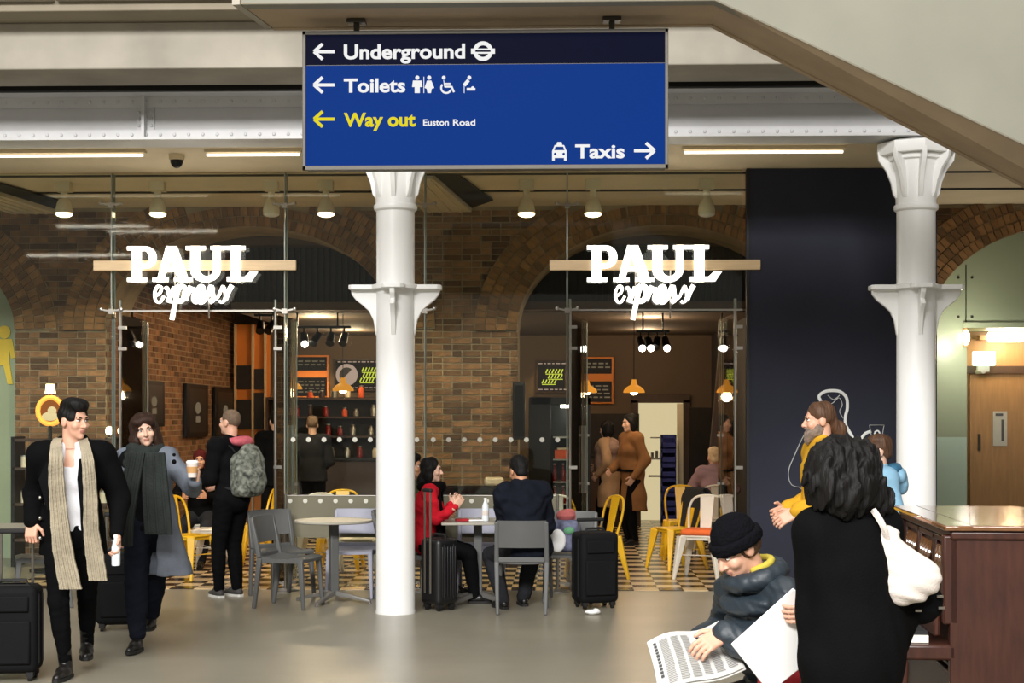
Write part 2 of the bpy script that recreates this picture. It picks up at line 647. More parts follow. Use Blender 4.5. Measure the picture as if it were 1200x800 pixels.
# ---- cafe room behind the arches
XL = ARCH[0][0]-ARCH[0][1]                    # left side wall of the tunnel
XR = 2.45
m = MB().box((XL-0.15, (BY+0.9+BACK)/2, 1.9), (0.3, BACK-BY-0.9, 3.8))
wall_left = struct(m.build('wall_left', MT['mortar'], smooth=False))
wall_left['label'] = 'warm lit brick side wall hung with black frames'
bits = MB()
row, z = 0, 0.04
while z < 3.78:
    y = BY+0.02+(0.11 if row % 2 else 0)
    while y < BACK-0.12:
        if y+0.11 < BACK:
            bits.box((XL-0.016+rnd.uniform(-0.003, 0.004)+(0.0 if y > BY+0.9 else 0.0), y+0.108, z), (0.05, 0.211, 0.062))
        y += 0.226
    z += CH
    row += 1
bits.build('brickwork', MT['brick_warm'], wall_left, kind='stuff', smooth=False)
struct(MB().box(((XL+XR)/2, BACK+0.1, 1.9), (XR-XL+0.6, 0.2, 3.8)).build('wall_rear', MT['taupe']))
struct(MB().box((XR+0.1, (BY+0.9+BACK)/2, 1.9), (0.2, BACK-BY-0.9, 3.8)).build('wall_right', MT['dark_wall']))
xcut = AY(278, 400, 19.2).x
ceil_room = MB().box(((xcut+XR)/2, 21.92, 3.05), (XR-xcut, 6.16, 0.1))
ceil_room.box(((XL+XR)/2-0.1, 22.0, 3.85), (XR-XL+0.8, 6.4, 0.1))
struct(ceil_room.build('ceiling_cafe', MT['taupe']))
bk = MB()
x = xcut
while x < XR:                                 # ribbed dark bulkhead inside the vaults
    bk.box((x+0.035, 19.15, 3.44), (0.04, 0.05, 0.84))
    x += 0.075
bk.box(((xcut+XR)/2, 19.2, 3.44), (XR-xcut, 0.05, 0.9))
struct(bk.build('trim_5', MT['corrug'], smooth=False))

# ---- main ceiling between girder and brick wall: boards, gap shade painted in black
ZC = 4.12
cl = MB()
for (y0, y1, zz) in ((13.62, 15.17, ZC-0.02), (15.30, 16.58, ZC+0.02), (16.68, 17.95, ZC+0.02)):
    cl.box((0, (y0+y1)/2, zz+0.05), (34, y1-y0, 0.10))
ceiling = struct(cl.build('ceiling', MT['ceil'], smooth=False))
MB().box((0, 15.235, ZC-0.012), (34, 0.12, 0.02)).box((0, 16.63, ZC+0.02), (34, 0.09, 0.02)).build('gap_shade_strip', MT['black'], ceiling)  # black strips flush in the board gaps paint in their shade
MB().box((0, 18.8, 4.45), (34, 10.2, 0.08)).build('void_shade', MT['black'], ceiling)  # black sheet over the boards, painted stand-in for unlit space
for k, px in enumerate((-12, 508)):
    xa = AY(px, 225, 16.6).x
    q = MB()
    q.prism([(xa-0.30, 15.32, ZC-0.05), (xa+0.10, 15.32, ZC-0.05), (xa+0.34, 17.86, ZC-0.05), (xa-0.22, 17.86, ZC-0.05)], (0, 0, 0.05))
    for r_ in range(4):
        q.bar((xa-0.24+0.1*r_, 15.35, ZC-0.055), (xa-0.14+0.12*r_, 17.8, ZC-0.055), 0.03, 0.02)
    q.build('ribbed_board', MT['ceil'], ceiling)
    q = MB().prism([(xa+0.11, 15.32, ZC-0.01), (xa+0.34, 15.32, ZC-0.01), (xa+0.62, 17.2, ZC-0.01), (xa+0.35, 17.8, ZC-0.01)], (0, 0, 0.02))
    q.build('gap_shade', MT['black'], ceiling)  # flat black plate painted in for a shaded opening

# ---- long fluorescent fittings behind the girder
fl_prev = None
for (p0, p1, lab) in ((-60, 168, 'long bare fluorescent tube at the far left under the white girder'),
                      (238, 352, 'fluorescent tube under the girder between the camera dome and the blue sign'),
                      (800, 992, 'fluorescent tube under the girder right of the blue sign')):
    a, b = AY(p0, 176, 13.66), AY(p1, 176, 13.66)
    zt = 4.06
    t = thing('fluorescent_light', lab, 'light', (a.x, 13.72, zt), 0)
    L = b.x-a.x
    MB().box((L/2, 0.02, 0.025), (L, 0.09, 0.03)).build('housing', MT['ceil'], t, bevel=0.004)
    MB().cyl((0.02, 0, -0.012), (L-0.02, 0, -0.012), 0.012, n=10).build('tube', MT['tube'], t)

# ---- white riveted girder on the columns
GYc = 13.3
g = thing('steel_girder', 'white riveted steel girder spanning above the two columns', 'girder', (0, GYc, 4.08), 0)
MB().box((0, 0.10, 0.225), (30, 0.025, 0.43)).build('web', MT['steel_white'], g)
MB().box((0, 0.0, 0.012), (30, 0.40, 0.024)).box((0, 0.06, 0.075), (30, 0.022, 0.11)).build('bottom_flange', MT['steel_white'], g)
MB().box((0, 0.03, 0.43), (30, 0.34, 0.024)).box((0, 0.06, 0.375), (30, 0.022, 0.10)).build("top_flange", MT["steel_white"], g)
rv = MB()
for i in range(-110, 111):
    for zz in (0.085, 0.375):
        rv.ell((i*0.125, 0.046, zz), (0.016, 0.012, 0.016), 6)
for px in (168, 620):
    xx = AY(px, 130, GYc).x
    MB().box((xx, 0.04, 0.225), (0.025, 0.13, 0.40)).box((xx, 0.075, 0.225), (0.15, 0.02, 0.30)).build('stiffener', MT['steel_white'], g)
    for s in (-1, 1):
        for k in range(5):
            rv.ell((xx+s*0.055, 0.062, 0.11+k*0.058), (0.014, 0.012, 0.014), 6)
rv.build('rivets', MT['steel_white'], g, kind='stuff')

# ---- concrete beam and slab edge in front of the girder
t = MB().box((0, 12.68, 4.71), (34, 0.64, 0.38))
t6 = struct(t.build('trim_6', MT['concrete'], bevel=0.012))
MB().box((0, 13.05, 4.69), (34, 0.07, 0.41)).build('gap_shade', MT['black'], t6)  # black strip behind the beam paints in the shade of the gap
t6['label'] = 'pale concrete beam in front of the girder'
t = MB().box((0, 12.5, 4.95), (34, 0.98, 0.10))
struct(t.build('trim_7', MT['concrete_dark'], bevel=0.01))
t = MB()
for i in range(-8, 9):
    t.box((i*2.05-0.9, 11.96, 5.12), (2.03, 0.06, 0.30))
struct(t.build('trim_8', MT['concrete'], bevel=0.006))
struct(MB().box((0, 21, 5.1), (34, 18, 0.2)).build('ceiling_slab', MT['concrete_dark']))

# ---- stair body crossing overhead, running down to the right
YA, YB = 9.5, 10.1
fr, bk = [], []
a0 = AY(282, 6, YA); a1 = AY(838, 0, YA); zf = (a0.z+a1.z)/2
r = V((AY(1200, 170, YA).x-a1.x, 0, AY(1200, 170, YA).z-zf)); sl = r.z/r.x
xe = 6.0
fr = [(a0.x, YA, zf), (a1.x, YA, zf), (xe, YA, zf+sl*(xe-a1.x))]
b0 = AY(320, 35, YB); b1 = AY(835, 28, YB); zb = (b0.z+b1.z)/2
rb = AY(1200, 215, YB); slb = (rb.z-b1.z)/(rb.x-b1.x)
bk = [(b0.x, YB, zb), (b1.x, YB, zb), (xe, YB, zb+slb*(xe-b1.x))]
st = thing('stair_flight', 'grey concrete underside of a staircase running down to the right', 'staircase')
topf = [(xe, YA, fr[2][2]+1.15), (a1.x+0.25, YA, zf+1.0), (a1.x-0.35, YA, zf+0.55), (a0.x, YA, zf+0.55)]
MB().prism(fr+topf, (0, 0.12, 0)).build('side_fascia', MT['stair'], st, bevel=0.01)
s_ = MB()
th = 0.2
for i in range(2):
    q = [fr[i], fr[i+1], bk[i+1], bk[i]]
    p = [V(x)+V((0, 0.002 if k < 2 else 0, 0.004)) for k, x in enumerate(q)]
    s_.add(p+[x+V((0, 0, th)) for x in p], [(0, 3, 2, 1), (4, 5, 6, 7), (0, 1, 5, 4), (1, 2, 6, 5), (2, 3, 7, 6), (3, 0, 4, 7)])
s_.build('soffit', MT['soffit'], st)
rm = MB()
for (p, q) in ((bk[0], bk[1]), (bk[1], bk[2])):
    rm.bar(V(p)+V((0, 0.02, 0.05)), V(q)+V((0, 0.02, 0.05)), 0.06, 0.10)
rm.build('rear_edge', MT['soffit'], st)
MB().bar(V(fr[0])+V((-0.03, 0, 0.05)), V(bk[0])+V((-0.03, 0, 0.05)), 0.05, 0.10).build('end_trim', MT['concrete'], st)

# ---- navy hoarding with chalk drawing
na, nb = AY(875, 205, 14.95), AY(1098, 205, 14.95)
hb = thing('hoarding_panel', 'tall navy painted hoarding panel with a white line drawing', 'panel', ((na.x+nb.x)/2, 15.0, 0))
wd = nb.x-na.x
MB().box((0, 0, 2.05), (wd, 0.10, 4.09)).build('board', MT['navy'], hb)
MB().box((-wd/2+0.012, -0.055, 2.05), (0.03, 0.02, 4.09)).build('edge_trim', MT['black_metal'], hb)
def hp(px, py):
    p = AY(px, py, 14.944)
    return (p.x-(na.x+nb.x)/2, -0.054, p.z)
def curve_pts(pts, n=6):
    out = []
    k = len(pts)
    for i in range(k-1):
        p0, p1, p2, p3 = V(pts[max(i-1, 0)]), V(pts[i]), V(pts[i+1]), V(pts[min(i+2, k-1)])
        for j in range(n):
            t = j/n
            out.append(0.5*((2*p1)+(p2-p0)*t+(2*p0-5*p1+4*p2-p3)*t*t+(3*p1-p0-3*p2+p3)*t**3))
    out.append(V(pts[-1]))
    return out
ch = MB()
for ln in ([(962, 470), (960, 464), (966, 459), (975, 457.5), (985, 459), (992, 466), (993, 478), (991, 487), (991, 497), (995, 505), (999, 512), (999, 520)],
           [(964, 470), (974, 473), (983, 466), (987, 474), (984, 482), (988, 490)],
           [(970, 463), (977, 468), (984, 463)],
           [(944, 506), (937, 520), (930, 536), (925, 548), (924, 558), (927, 567), (932, 570), (940, 574), (952, 600), (958, 640)],
           [(1004, 525), (1008, 516), (1014, 508), (1021, 505)],
           [(1004, 525), (1002, 560), (1004, 600)]):
    ch.tube(curve_pts([hp(*q) for q in ln]), 0.0145, 6, flat=0.3)
cup = [hp(1019, 498), hp(1036, 498), hp(1033, 516), hp(1022, 516), hp(1019, 498)]
ch.tube(cup, 0.012, 6, flat=0.3)
ch.tube([hp(1028+3*math.cos(t*PI/5), 508+3.5*math.sin(t*PI/5)) for t in range(11)], 0.008, 6, flat=0.3)
ch.build('chalk_drawing', MT['chalk'], hb)

# ---- green infill of the right arch with door
GI = BY+0.25
c, w = ARCH[2]
ge = AY(1133, 500, GI).x
gz = AY(1133, 384, GI).z
zl = AY(1110, 512, GI).z
pl = lambda pts, off: MB().prism(pts, off)
top = [(c+w*1.0*math.cos(PI*i/24), GI, z_spring+RISE*math.sin(PI*i/24)) for i in range(25)]
pts = [(c-w, GI, zl)]+[(x, y, z) for (x, y, z) in reversed(top)]+[(c+w, GI, gz), (ge, GI, gz), (ge, GI, zl)]
gw = struct(pl(pts, (0, 0.06, 0)).build('wall_green', MT['green'], smooth=False))
pl([(c-w, GI, 0), (c-w, GI, zl), (ge, GI, zl), (ge, GI, 0)], (0, 0.06, 0)).build('lower_panel', MT['green_low'], gw)
jn = MB()
for px in (1132,):
    a = AY(px, 310, GI-0.002)
    jn.box((a.x, GI-0.002, (a.z+gz)/2), (0.012, 0.006, a.z-gz))
for (px, py) in ((1123, 325), (1139, 325), (1123, 371), (1139, 371)):
    a = AY(px, py, GI-0.004)
    jn.cyl((a.x, GI-0.008, a.z), (a.x, GI, a.z), 0.016, n=10)
jn.build('joint_and_bolts', MT['steel_dark'], gw)
# recess behind with door
RY = 18.9
zd = AY(1133, 438, RY).z
rc_ = MB().box((ge+2.0, RY+0.15, 1.7), (4.2, 0.1, 3.4))
struct(rc_.build('wall_recess', MT['door_wood']))
struct(MB().box((ge-0.03, (GI+RY)/2+0.05, gz/2), (0.06, RY-GI, gz)).build('trim_9', MT['green_low']))
struct(MB().box((ge+2.0, (GI+RY)/2+0.1, gz+0.03), (4.1, RY-GI+0.3, 0.06)).build('ceiling_recess', MT['green']))
dx0 = AY(1136, 438, RY).x
d1 = MB().box((dx0+0.8, RY, zd/2), (1.6, 0.06, zd))
door = struct(d1.build('door_1', MT['door_wood'], bevel=0.006))
MB().box((dx0+0.8, RY-0.02, zd+0.05), (1.7, 0.1, 0.09)).build('door_frame', MT['dark_wood'], door)
q = AY(1172, 502, RY-0.04); MB().box((q.x, RY-0.036, q.z), (0.17, 0.008, 0.42)).build('notice_sheet', MT['tabletop'], door)
MB().box((q.x+0.03, RY-0.042, q.z-0.02), (0.03, 0.006, 0.26)).box((q.x-0.01, RY-0.042, q.z+0.17), (0.09, 0.006, 0.03)).build('notice_print', MT['ink'], door)
q = AY(1147, 517, RY-0.04); MB().bar((q.x, RY-0.06, q.z-0.11), (q.x, RY-0.06, q.z+0.09), 0.03, 0.03).build('door_handle', MT['steel_dark'], door)
# bulkhead light and exit sign
q = AY(1187, 394, RY-0.3)
t = thing('wall_light', 'long bright white tube light above the brown door', 'light', (q.x, RY-0.12, q.z))
MB().box((0.05, 0.16, 0.0), (0.75, 0.16, 0.06)).build('back_plate', MT['door_wood'], t)
MB().cyl((-0.24, 0, 0), (0.5, 0, 0), 0.06, n=14).build('diffuser', MT['lamp_white'], t)
point_light('door_light', (q.x, RY-0.28, q.z-0.12), 22, (1, 0.75, 0.42), 0.1)
q = AY(1133, 395, GI-0.1)
t = thing('bulkhead_lamp', 'small oval white lamp at the corner of the green wall', 'light', (q.x, GI-0.03, q.z))
MB().box((0, 0.01, 0), (0.05, 0.05, 0.22)).build('bracket', MT['door_wood'], t)
MB().ell((0, -0.03, 0), (0.045, 0.05, 0.09)).build('globe', MT['lamp_white'], t)
point_light('globe_light', (q.x-0.12, GI-0.55, q.z-0.1), 26, (1, 0.93, 0.8), 0.08)
q = AY(1153, 420, RY-0.35)
t = thing('exit_sign', 'small pale green lit sign above the brown door', 'sign', (q.x, RY-0.35, q.z))
MB().box((0, 0, 0), (0.27, 0.05, 0.17)).build('face', MT['green_exit'], t, bevel=0.012)
MB().box((0, 0.04, -0.12), (0.14, 0.06, 0.07)).cyl((0, 0.02, -0.15), (0, 0.33, -0.15), 0.03, n=8).build('mount', MT['tolix_white'], t)
# left arch infill, green with a yellow figure
c, w = ARCH[3]
top = [(c+w*math.cos(PI*i/24), GI, z_spring+RISE*math.sin(PI*i/24)) for i in range(25)]
gl_ = struct(MB().prism([(c+w, GI, 0)]+top+[(c-w, GI, 0)], (0, 0.06, 0)).build('wall_green_left', MT['green'], smooth=False))
fg = MB()
def gp(px, py):
    p = AY(px, py, GI-0.02)
    return (p.x, GI-0.02, p.z)
hc = gp(5, 389)
fg.prism([(hc[0]+0.075*math.cos(i*PI/8), GI-0.02, hc[2]+0.08*math.sin(i*PI/8)) for i in range(16)], (0, 0.018, 0))
fg.prism([gp(-9, 397), gp(14, 397), gp(18, 419), gp(13, 420), gp(11, 410), gp(11, 425), gp(15, 450), gp(9, 450), gp(4, 428), gp(0, 428), gp(-4, 450), gp(-10, 450), gp(-6, 425), gp(-6, 410), gp(-9, 420), gp(-14, 419)], (0, 0.018, 0))
fg.build('toilet_figure', MT['yellow_print'], gl_)
# ================================================================== COLUMNS
def column(px, label):
    p = W(px, 485, 13.3)
    t = thing('iron_column', label, 'column', (p.x, p.y, 0), PSI*0)
    R = 0.168
    MB().lathe([(R+0.004, 0), (R+0.004, 0.02), (R, 0.03), (R-0.003, 2.6), (R-0.003, 3.50)], n=36).build('shaft', MT['white_iron'], t)
    MB().lathe([(R, 3.47), (R+0.018, 3.485), (R+0.022, 3.505), (R+0.018, 3.525), (R, 3.535)], n=36).build('neck_ring', MT['white_iron'], t)
    MB().lathe([(R+0.004, 3.53), (R+0.006, 3.66), (R+0.014, 3.80), (R+0.035, 3.86), (R+0.04, 3.90), (R+0.075, 3.91), (R+0.08, 3.95)], n=32).build('capital_bell', MT['white_iron'], t)
    MB().lathe([(R+0.06, 3.95), (R+0.155, 3.955), (R+0.165, 3.975), (R+0.165, 4.05), (R+0.13, 4.065)], n=8).build('capital_plate', MT['white_iron'], t)
    for k in range(8):
        a = k*PI/4+PI/8*0
        u = V((math.cos(a), math.sin(a), 0)); s = V((-math.sin(a), math.cos(a), 0))
        pr = [(R-0.01, 3.56), (R+0.03, 3.62), (R+0.05, 3.72), (R+0.095, 3.83), (R+0.155, 3.91), (R+0.165, 3.99), (R-0.01, 3.99)]
        pts = [u*r-s*0.020+V((0, 0, z)) for (r, z) in pr]
        MB().prism(pts, s*0.040).build('capital_rib', MT['white_iron'], t, bevel=0.004)
    # mid height brackets, four curved arms under flat plates
    zt = EYE+150*13.3/FPX
    for k in range(4):
        a = k*PI/2
        L = 0.40 if k % 2 == 0 else 0.30
        u = V((math.cos(a), math.sin(a), 0)); s = V((-math.sin(a), math.cos(a), 0))
        MB().prism([u*0.08-s*0.10+V((0, 0, zt-0.035)), u*(L-0.03)-s*0.10+V((0, 0, zt-0.035)), u*L-s*0.07+V((0, 0, zt-0.035)),
                    u*L+s*0.07+V((0, 0, zt-0.035)), u*(L-0.03)+s*0.10+V((0, 0, zt-0.035)), u*0.08+s*0.10+V((0, 0, zt-0.035))],
                   (0, 0, 0.04)).build('bracket_plate', MT['white_iron'], t, bevel=0.006)
        pr = [(R-0.02, zt-0.02), (L-0.015, zt-0.03), (L-0.02, zt-0.075), (L-0.06, zt-0.125), (R+0.12, zt-0.165), (R+0.06, zt-0.22), (R+0.022, zt-0.30), (R+0.003, zt-0.42), (R-0.02, zt-0.46)]
        pts = [u*r-s*0.022+V((0, 0, z)) for (r, z) in pr]
        MB().prism(pts, s*0.044).build('bracket_fin', MT['white_iron'], t, bevel=0.008)
    MB().lathe([(R, zt-0.03), (R+0.05, zt-0.03), (R+0.055, zt), (R+0.02, zt+0.012), (R, zt+0.012)], n=36).build('bracket_collar', MT['white_iron'], t)
    return t


column(463.5, 'white cast iron column directly below the blue sign, beside the red-sweater diner')
column(1073.5, 'white cast iron column in front of the navy hoarding, behind the piano')

# ================================================================== HANGING SIGN
SY = 9.86
q0, q1 = AY(355, 38, SY), AY(783, 200, SY)
zt, zb_ = AY(569, 36, SY).z, AY(569, 199, SY).z
cx, sw, sh = (q0.x+q1.x)/2, q1.x-q0.x, zt-zb_
hs = thing('direction_sign', 'big blue station direction sign hanging from the staircase', 'sign', (cx, SY, zb_))
MB().box((0, 0.06, sh/2), (sw-0.02, 0.14, sh-0.02)).build('sign_case', MT['frame_grey'], hs, bevel=0.01)
fm = MB()
for (x, z, a, b) in ((0, sh-0.012, sw, 0.024), (0, 0.014, sw, 0.028), (-sw/2+0.011, sh/2, 0.022, sh), (sw/2-0.011, sh/2, 0.022, sh)):
    fm.box((x, -0.012, z), (a, 0.03, b))
fm.build('sign_frame', MT['frame_grey'], hs, bevel=0.003)
band = (77-38)/(200-38)
MB().box((0, -0.014, sh*(1-band)/2+0.01), (sw-0.03, 0.006, sh*(1-band)-0.03)).build('blue_face', MT['blue'], hs)
MB().box((0, -0.014, sh*(1-band/2)-0.008), (sw-0.03, 0.006, sh*band-0.02)).build('dark_band', MT['blue_dark'], hs)
def sp(px, py):            # picture point on the sign face, local to the sign
    p = AY(px, py, SY-0.018)
    return V((p.x-cx, -0.018, p.z-zb_))
def text(body, name, mat, parent, base, size, width=None, off=0.0, depth=0.002, shear=0.0):
    c = bpy.data.curves.new('text', 'FONT')
    c.body, c.size, c.extrude, c.offset, c.shear = body, size, depth, off, shear
    c.resolution_u = 4
    o = bpy.data.objects.new('text', c)
    COL.objects.link(o)
    bpy.context.view_layer.update()
    me = bpy.data.meshes.new_from_object(o.evaluated_get(bpy.context.evaluated_depsgraph_get()))
    bpy.data.objects.remove(o)
    bpy.data.curves.remove(c)
    n = len(me.vertices)
    co = np.empty(n*3, np.float32)
    me.vertices.foreach_get('co', co)
    co = co.reshape(-1, 3)
    x0, x1 = co[:, 0].min(), co[:, 0].max()
    k = (width/(x1-x0)) if width else 1.0
    out = np.stack([(co[:, 0]-x0)*k+base[0], np.full(n, base[1])-co[:, 2]-depth, co[:, 1]+base[2]], 1).astype(np.float32)
    me.vertices.foreach_set('co', out.ravel())
    me.materials.clear()
    me.materials.append(mat)
    me.update()
    o = bpy.data.objects.new(name, me)
    COL.objects.link(o)
    o.parent = parent
    return o
def sgn(body, x0, x1, ybase, cap, mat, off=0.0034):
    a, b = sp(x0, ybase), sp(x1, ybase)
    size = (sp(x0, ybase-cap).z-a.z)/0.70
    text(body, 'lettering', mat, hs, a, size, b.x-a.x, off)
sgn('Underground', 403, 545, 69, 16.5, MT['print_white'])
sgn('Toilets', 403, 475, 108, 15.5, MT['print_white'])
sgn('Way out', 403, 487, 148, 15.5, MT['print_yellow'])
sgn('Euston', 496, 526, 147, 7.2, MT['print_white'], 0.001)
sgn('Road', 531, 557, 147, 7.2, MT['print_white'], 0.001)
sgn('Taxis', 674, 732, 185, 15.5, MT['print_white'])
def arrow(px, py, d, mat):
    m_ = MB()
    for (a, b) in (((-12, 0), (12, 0)), ((-12, 0), (-2, -9)), ((-12, 0), (-2, 9))):
        m_.bar(sp(px+d*a[0], py+a[1]), sp(px+d*b[0], py+b[1]), 0.006, 0.020)
    return m_.build('arrow', mat, hs)
arrow(380, 60.5, 1, MT['print_white'])
arrow(380, 99.5, 1, MT['print_white'])
arrow(380, 139.5, 1, MT['print_yellow'])
arrow(755, 176.5, -1, MT['print_white'])
def disc(m_, px, py, rx, rz, a0=0, a1=360, n=16):
    c = sp(px, py); k = 9.86/1800
    m_.prism([c+V((rx*k*math.cos(math.radians(a0+(a1-a0)*i/n)), 0, rz*k*math.sin(math.radians(a0+(a1-a0)*i/n)))) for i in range(n + (0 if a1-a0 >= 360 else 1))], (0, -0.004, 0))
def poly(m_, *pts):
    m_.prism([sp(*p) for p in pts], (0, -0.004, 0))
m_ = MB()
ck = 9.86/1800
c = sp(566, 60)
m_.tube([c+V((9.2*ck*math.cos(i*PI/14), -0.002, 9.2*ck*math.sin(i*PI/14))) for i in range(28)], 0.013, 6, closed=True, flat=0.4)
poly(m_, (552, 57), (580, 57), (580, 63), (552, 63))
m_.build('roundel', MT['print_white'], hs)
poly(m_ := MB(), (557, 59), (575, 59), (575, 61), (557, 61)); m_.v = [(x, y-0.003, z) for (x, y, z) in m_.v]
m_.build('roundel_line', MT['blue_dark'], hs)
m_ = MB()
disc(m_, 489, 91, 2.4, 2.4); poly(m_, (484, 94.5), (494, 94.5), (495, 102), (492, 102), (492, 109), (486, 109), (486, 102), (483, 102))
poly(m_, (496.3, 90), (497.1, 90), (497.1, 109), (496.3, 109))
disc(m_, 503, 91, 2.4, 2.4); poly(m_, (500.5, 94.5), (505.5, 94.5), (509, 103), (506, 104), (505, 109), (501, 109), (500, 104), (497.5, 103))
m_.build('toilet_symbols', MT['print_white'], hs)
m_ = MB()
disc(m_, 520, 91, 2.2, 2.2)
m_.bar(sp(520, 94), sp(521, 102), 0.004, 0.016); m_.bar(sp(520, 98), sp(528, 98), 0.004, 0.009); m_.bar(sp(521, 101.5), sp(529, 101.5), 0.004, 0.012); m_.bar(sp(529, 101), sp(532, 108), 0.004, 0.012)
cc = sp(523, 103)
m_.tube([cc+V((6*ck*math.cos(math.radians(a)), -0.002, 6*ck*math.sin(math.radians(a)))) for a in range(140, 350, 15)], 0.0065, 6)
m_.build('wheelchair_symbol', MT['print_white'], hs)
m_ = MB()
disc(m_, 550, 91, 2.3, 2.3)
m_.bar(sp(549, 94), sp(544, 100), 0.004, 0.022); m_.bar(sp(544, 100), sp(544, 109), 0.004, 0.016); disc(m_, 554, 103, 1.8, 1.8); m_.bar(sp(547, 104.5), sp(557, 104.5), 0.004, 0.016)
m_.build('baby_change_symbol', MT['print_white'], hs)
m_ = MB()
poly(m_, (647, 188), (647, 177), (650, 170), (661, 170), (664, 177), (664, 188), (661, 188), (661, 185), (650, 185), (650, 188))
poly(m_, (652, 170), (653, 166.5), (658, 166.5), (659, 170))
m_.build('taxi_symbol', MT['print_white'], hs)
m_ = MB()
poly(m_, (651, 172), (660, 172), (661.5, 176), (649.5, 176)); disc(m_, 650.5, 180.5, 1.5, 1.5); disc(m_, 660.5, 180.5, 1.5, 1.5)
m_.v = [(x, y-0.002, z) for (x, y, z) in m_.v]
m_.build('taxi_symbol_detail', MT['blue'], hs)
for px in (418, 717):
    p = AY(px, 36, SY+0.04)
    ht = zf-zb_
    m_ = MB().box((p.x-cx, 0.04, (sh-0.01+ht)/2), (0.035, 0.035, ht-sh+0.01)).box((p.x-cx, 0.04, ht-0.013), (0.12, 0.10, 0.025))
    m_.build('hanger', MT['steel_dark'], hs, bevel=0.003)

# ================================================================== CCTV DOME AND CEILING LAMPS
p = AY(207, 180, 14.0)
t = thing('dome_camera', 'small dark security dome camera under the ceiling left of the blue sign', 'camera', (p.x, 14.0, ZC-0.02))
MB().cyl((0, 0, 0), (0, 0, -0.05), 0.075, 0.07, 16).build('mount', MT['ceil'], t)
MB().ell((0, 0, -0.055), (0.06, 0.06, 0.07), 14).build('dome', MT['black_metal'], t)
LP = ((75, 'ceiling lamp nearest the left edge, glowing brightest', 1), (185, 'second ceiling lamp from the left, above the left lit letters', 1), (318, 'unlit ceiling lamp left of the left column', 0),
      (382, 'lit ceiling lamp just left of the white column', 1), (617, 'lit ceiling lamp right of the white column', 1), (695, 'lit ceiling lamp above the right lit letters', 1), (828, 'unlit ceiling lamp close to the navy hoarding', 0))
for (px, lab, on) in LP:
    y = 15.9
    p = AY(px, 250, y)
    t = thing('ceiling_lamp', lab, 'lamp', (p.x, y, p.z), 0, 'round ceiling lamps behind the glass front')
    h = ZC+0.02-p.z
    MB().box((0, 0, h-0.05), (0.15, 0.12, 0.10)).cyl((0, 0, h-0.1), (0, 0, 0.12), 0.035, n=10).build('stem', MT['ceil'], t)
    MB().lathe([(0.055, 0.0), (0.085, 0.0), (0.088, 0.03), (0.075, 0.10), (0.05, 0.15)], n=18).build('lamp_can', MT['ceil'], t)
    MB().ell((0, 0, -0.006), (0.088, 0.088, 0.034), 14).build('lamp_face', MT['lamp'] if on else MT['tolix_white'], t)
    if on:
        spot_light('lamp_beam', (p.x, y, p.z-0.03), (p.x, y+0.7, 0), 260 if px != 75 else 340, (1.0, 0.74, 0.46), 125, 0.07)

# tubes over the open concourse, mirrored in the glass as pale streaks
for (px, py, L, lab) in ((120, 266, 1.6, 'overhead concourse tube nearest the cafe'), (95, 300, 1.9, 'long overhead concourse tube'), (190, 272, 1.9, 'overhead concourse tube toward the entrance')):
    Yt = 3.5
    q = AY(px, py, 2*GY-Yt)
    t = thing('fluorescent_light', lab, 'light', (q.x, Yt, q.z))
    MB().box((0, 0, 0.05), (L, 0.09, 0.04)).cyl((-L*0.4, 0, 0.05), (-L*0.4, 0, 0.6), 0.01, n=6).cyl((L*0.4, 0, 0.05), (L*0.4, 0, 0.6), 0.01, n=6).build('housing', MT['ceil'], t)
    MB().cyl((-L/2, 0, 0.015), (L/2, 0, 0.015), 0.018, n=10).build('tube', MT['lamp_white'], t)

# ================================================================== GLASS FRONT
def gx(px):
    return AY(px, 485, GY).x
JO = [-60, 130, 333, 497, 664, 870]
zdoor = AY(600, 364, GY).z
wn = 0
def pane(x0, x1, z0, z1, doored=False):
    global wn
    wn += 1
    o = MB().box(((x0+x1)/2, GY, (z0+z1)/2), (x1-x0-0.012, 0.014, z1-z0)).build('window_%d' % wn, MT['glassy'], smooth=False)
    struct(o)
    MB().box((x0+0.006, GY, (z0+z1)/2), (0.010, 0.022, z1-z0)).build('glass_edge', MT['glass_edge'], o, smooth=False)
    return o
panes = []
for i, (a, b) in enumerate(zip(JO[:-1], JO[1:])):
    x0, x1 = gx(a), gx(b)
    z0 = zdoor+0.02 if i in (1, 4) else 0.02
    o = pane(x0, x1, z0, ZC-0.03)
    panes.append(o)
    cl_ = MB()
    zc = AY(a, 241, GY).z
    for zz in (zc, zdoor, 0.06):
        cl_.box((x0+0.006, GY-0.012, zz), (0.05, 0.03, 0.05))
        for s in (-1, 1):
            cl_.bar((x0+0.006, GY-0.02, zz), (x0+0.006+s*0.10, GY-0.02, zz+0.02), 0.016, 0.016)
            cl_.ell((x0+0.006+s*0.10, GY-0.022, zz+0.02), (0.02, 0.014, 0.02), 8)
    cl_.build('clamp', MT['chrome'], o)
    if i in (1, 4):
        MB().box(((x0+x1)/2, GY, z0-0.015), (x1-x0, 0.02, 0.018)).build('door_head_rail', MT['chrome'], o)
    if i not in (1, 4) and i != 0:
        dt = MB()
        x = x0+0.09
        while x < x1-0.04:
            zz = AY(600, 515, GY).z
            dt.cyl((x, GY-0.011, zz), (x, GY-0.008, zz), 0.024, n=12)
            x += 0.152
        dt.build('frosted_dots', MT['dot'], o, kind='stuff')
    # glass fin standing behind the joint
    MB().box((x0+0.006, GY+0.06, (ZC)/2), (0.012, 0.08, ZC-0.06)).build('glass_fin', MT['glassy'], o, smooth=False)
    MB().box((x0+0.006, GY+0.102, ZC/2), (0.018, 0.008, ZC-0.06)).build('fin_edge', MT['glass_edge'], o, smooth=False)

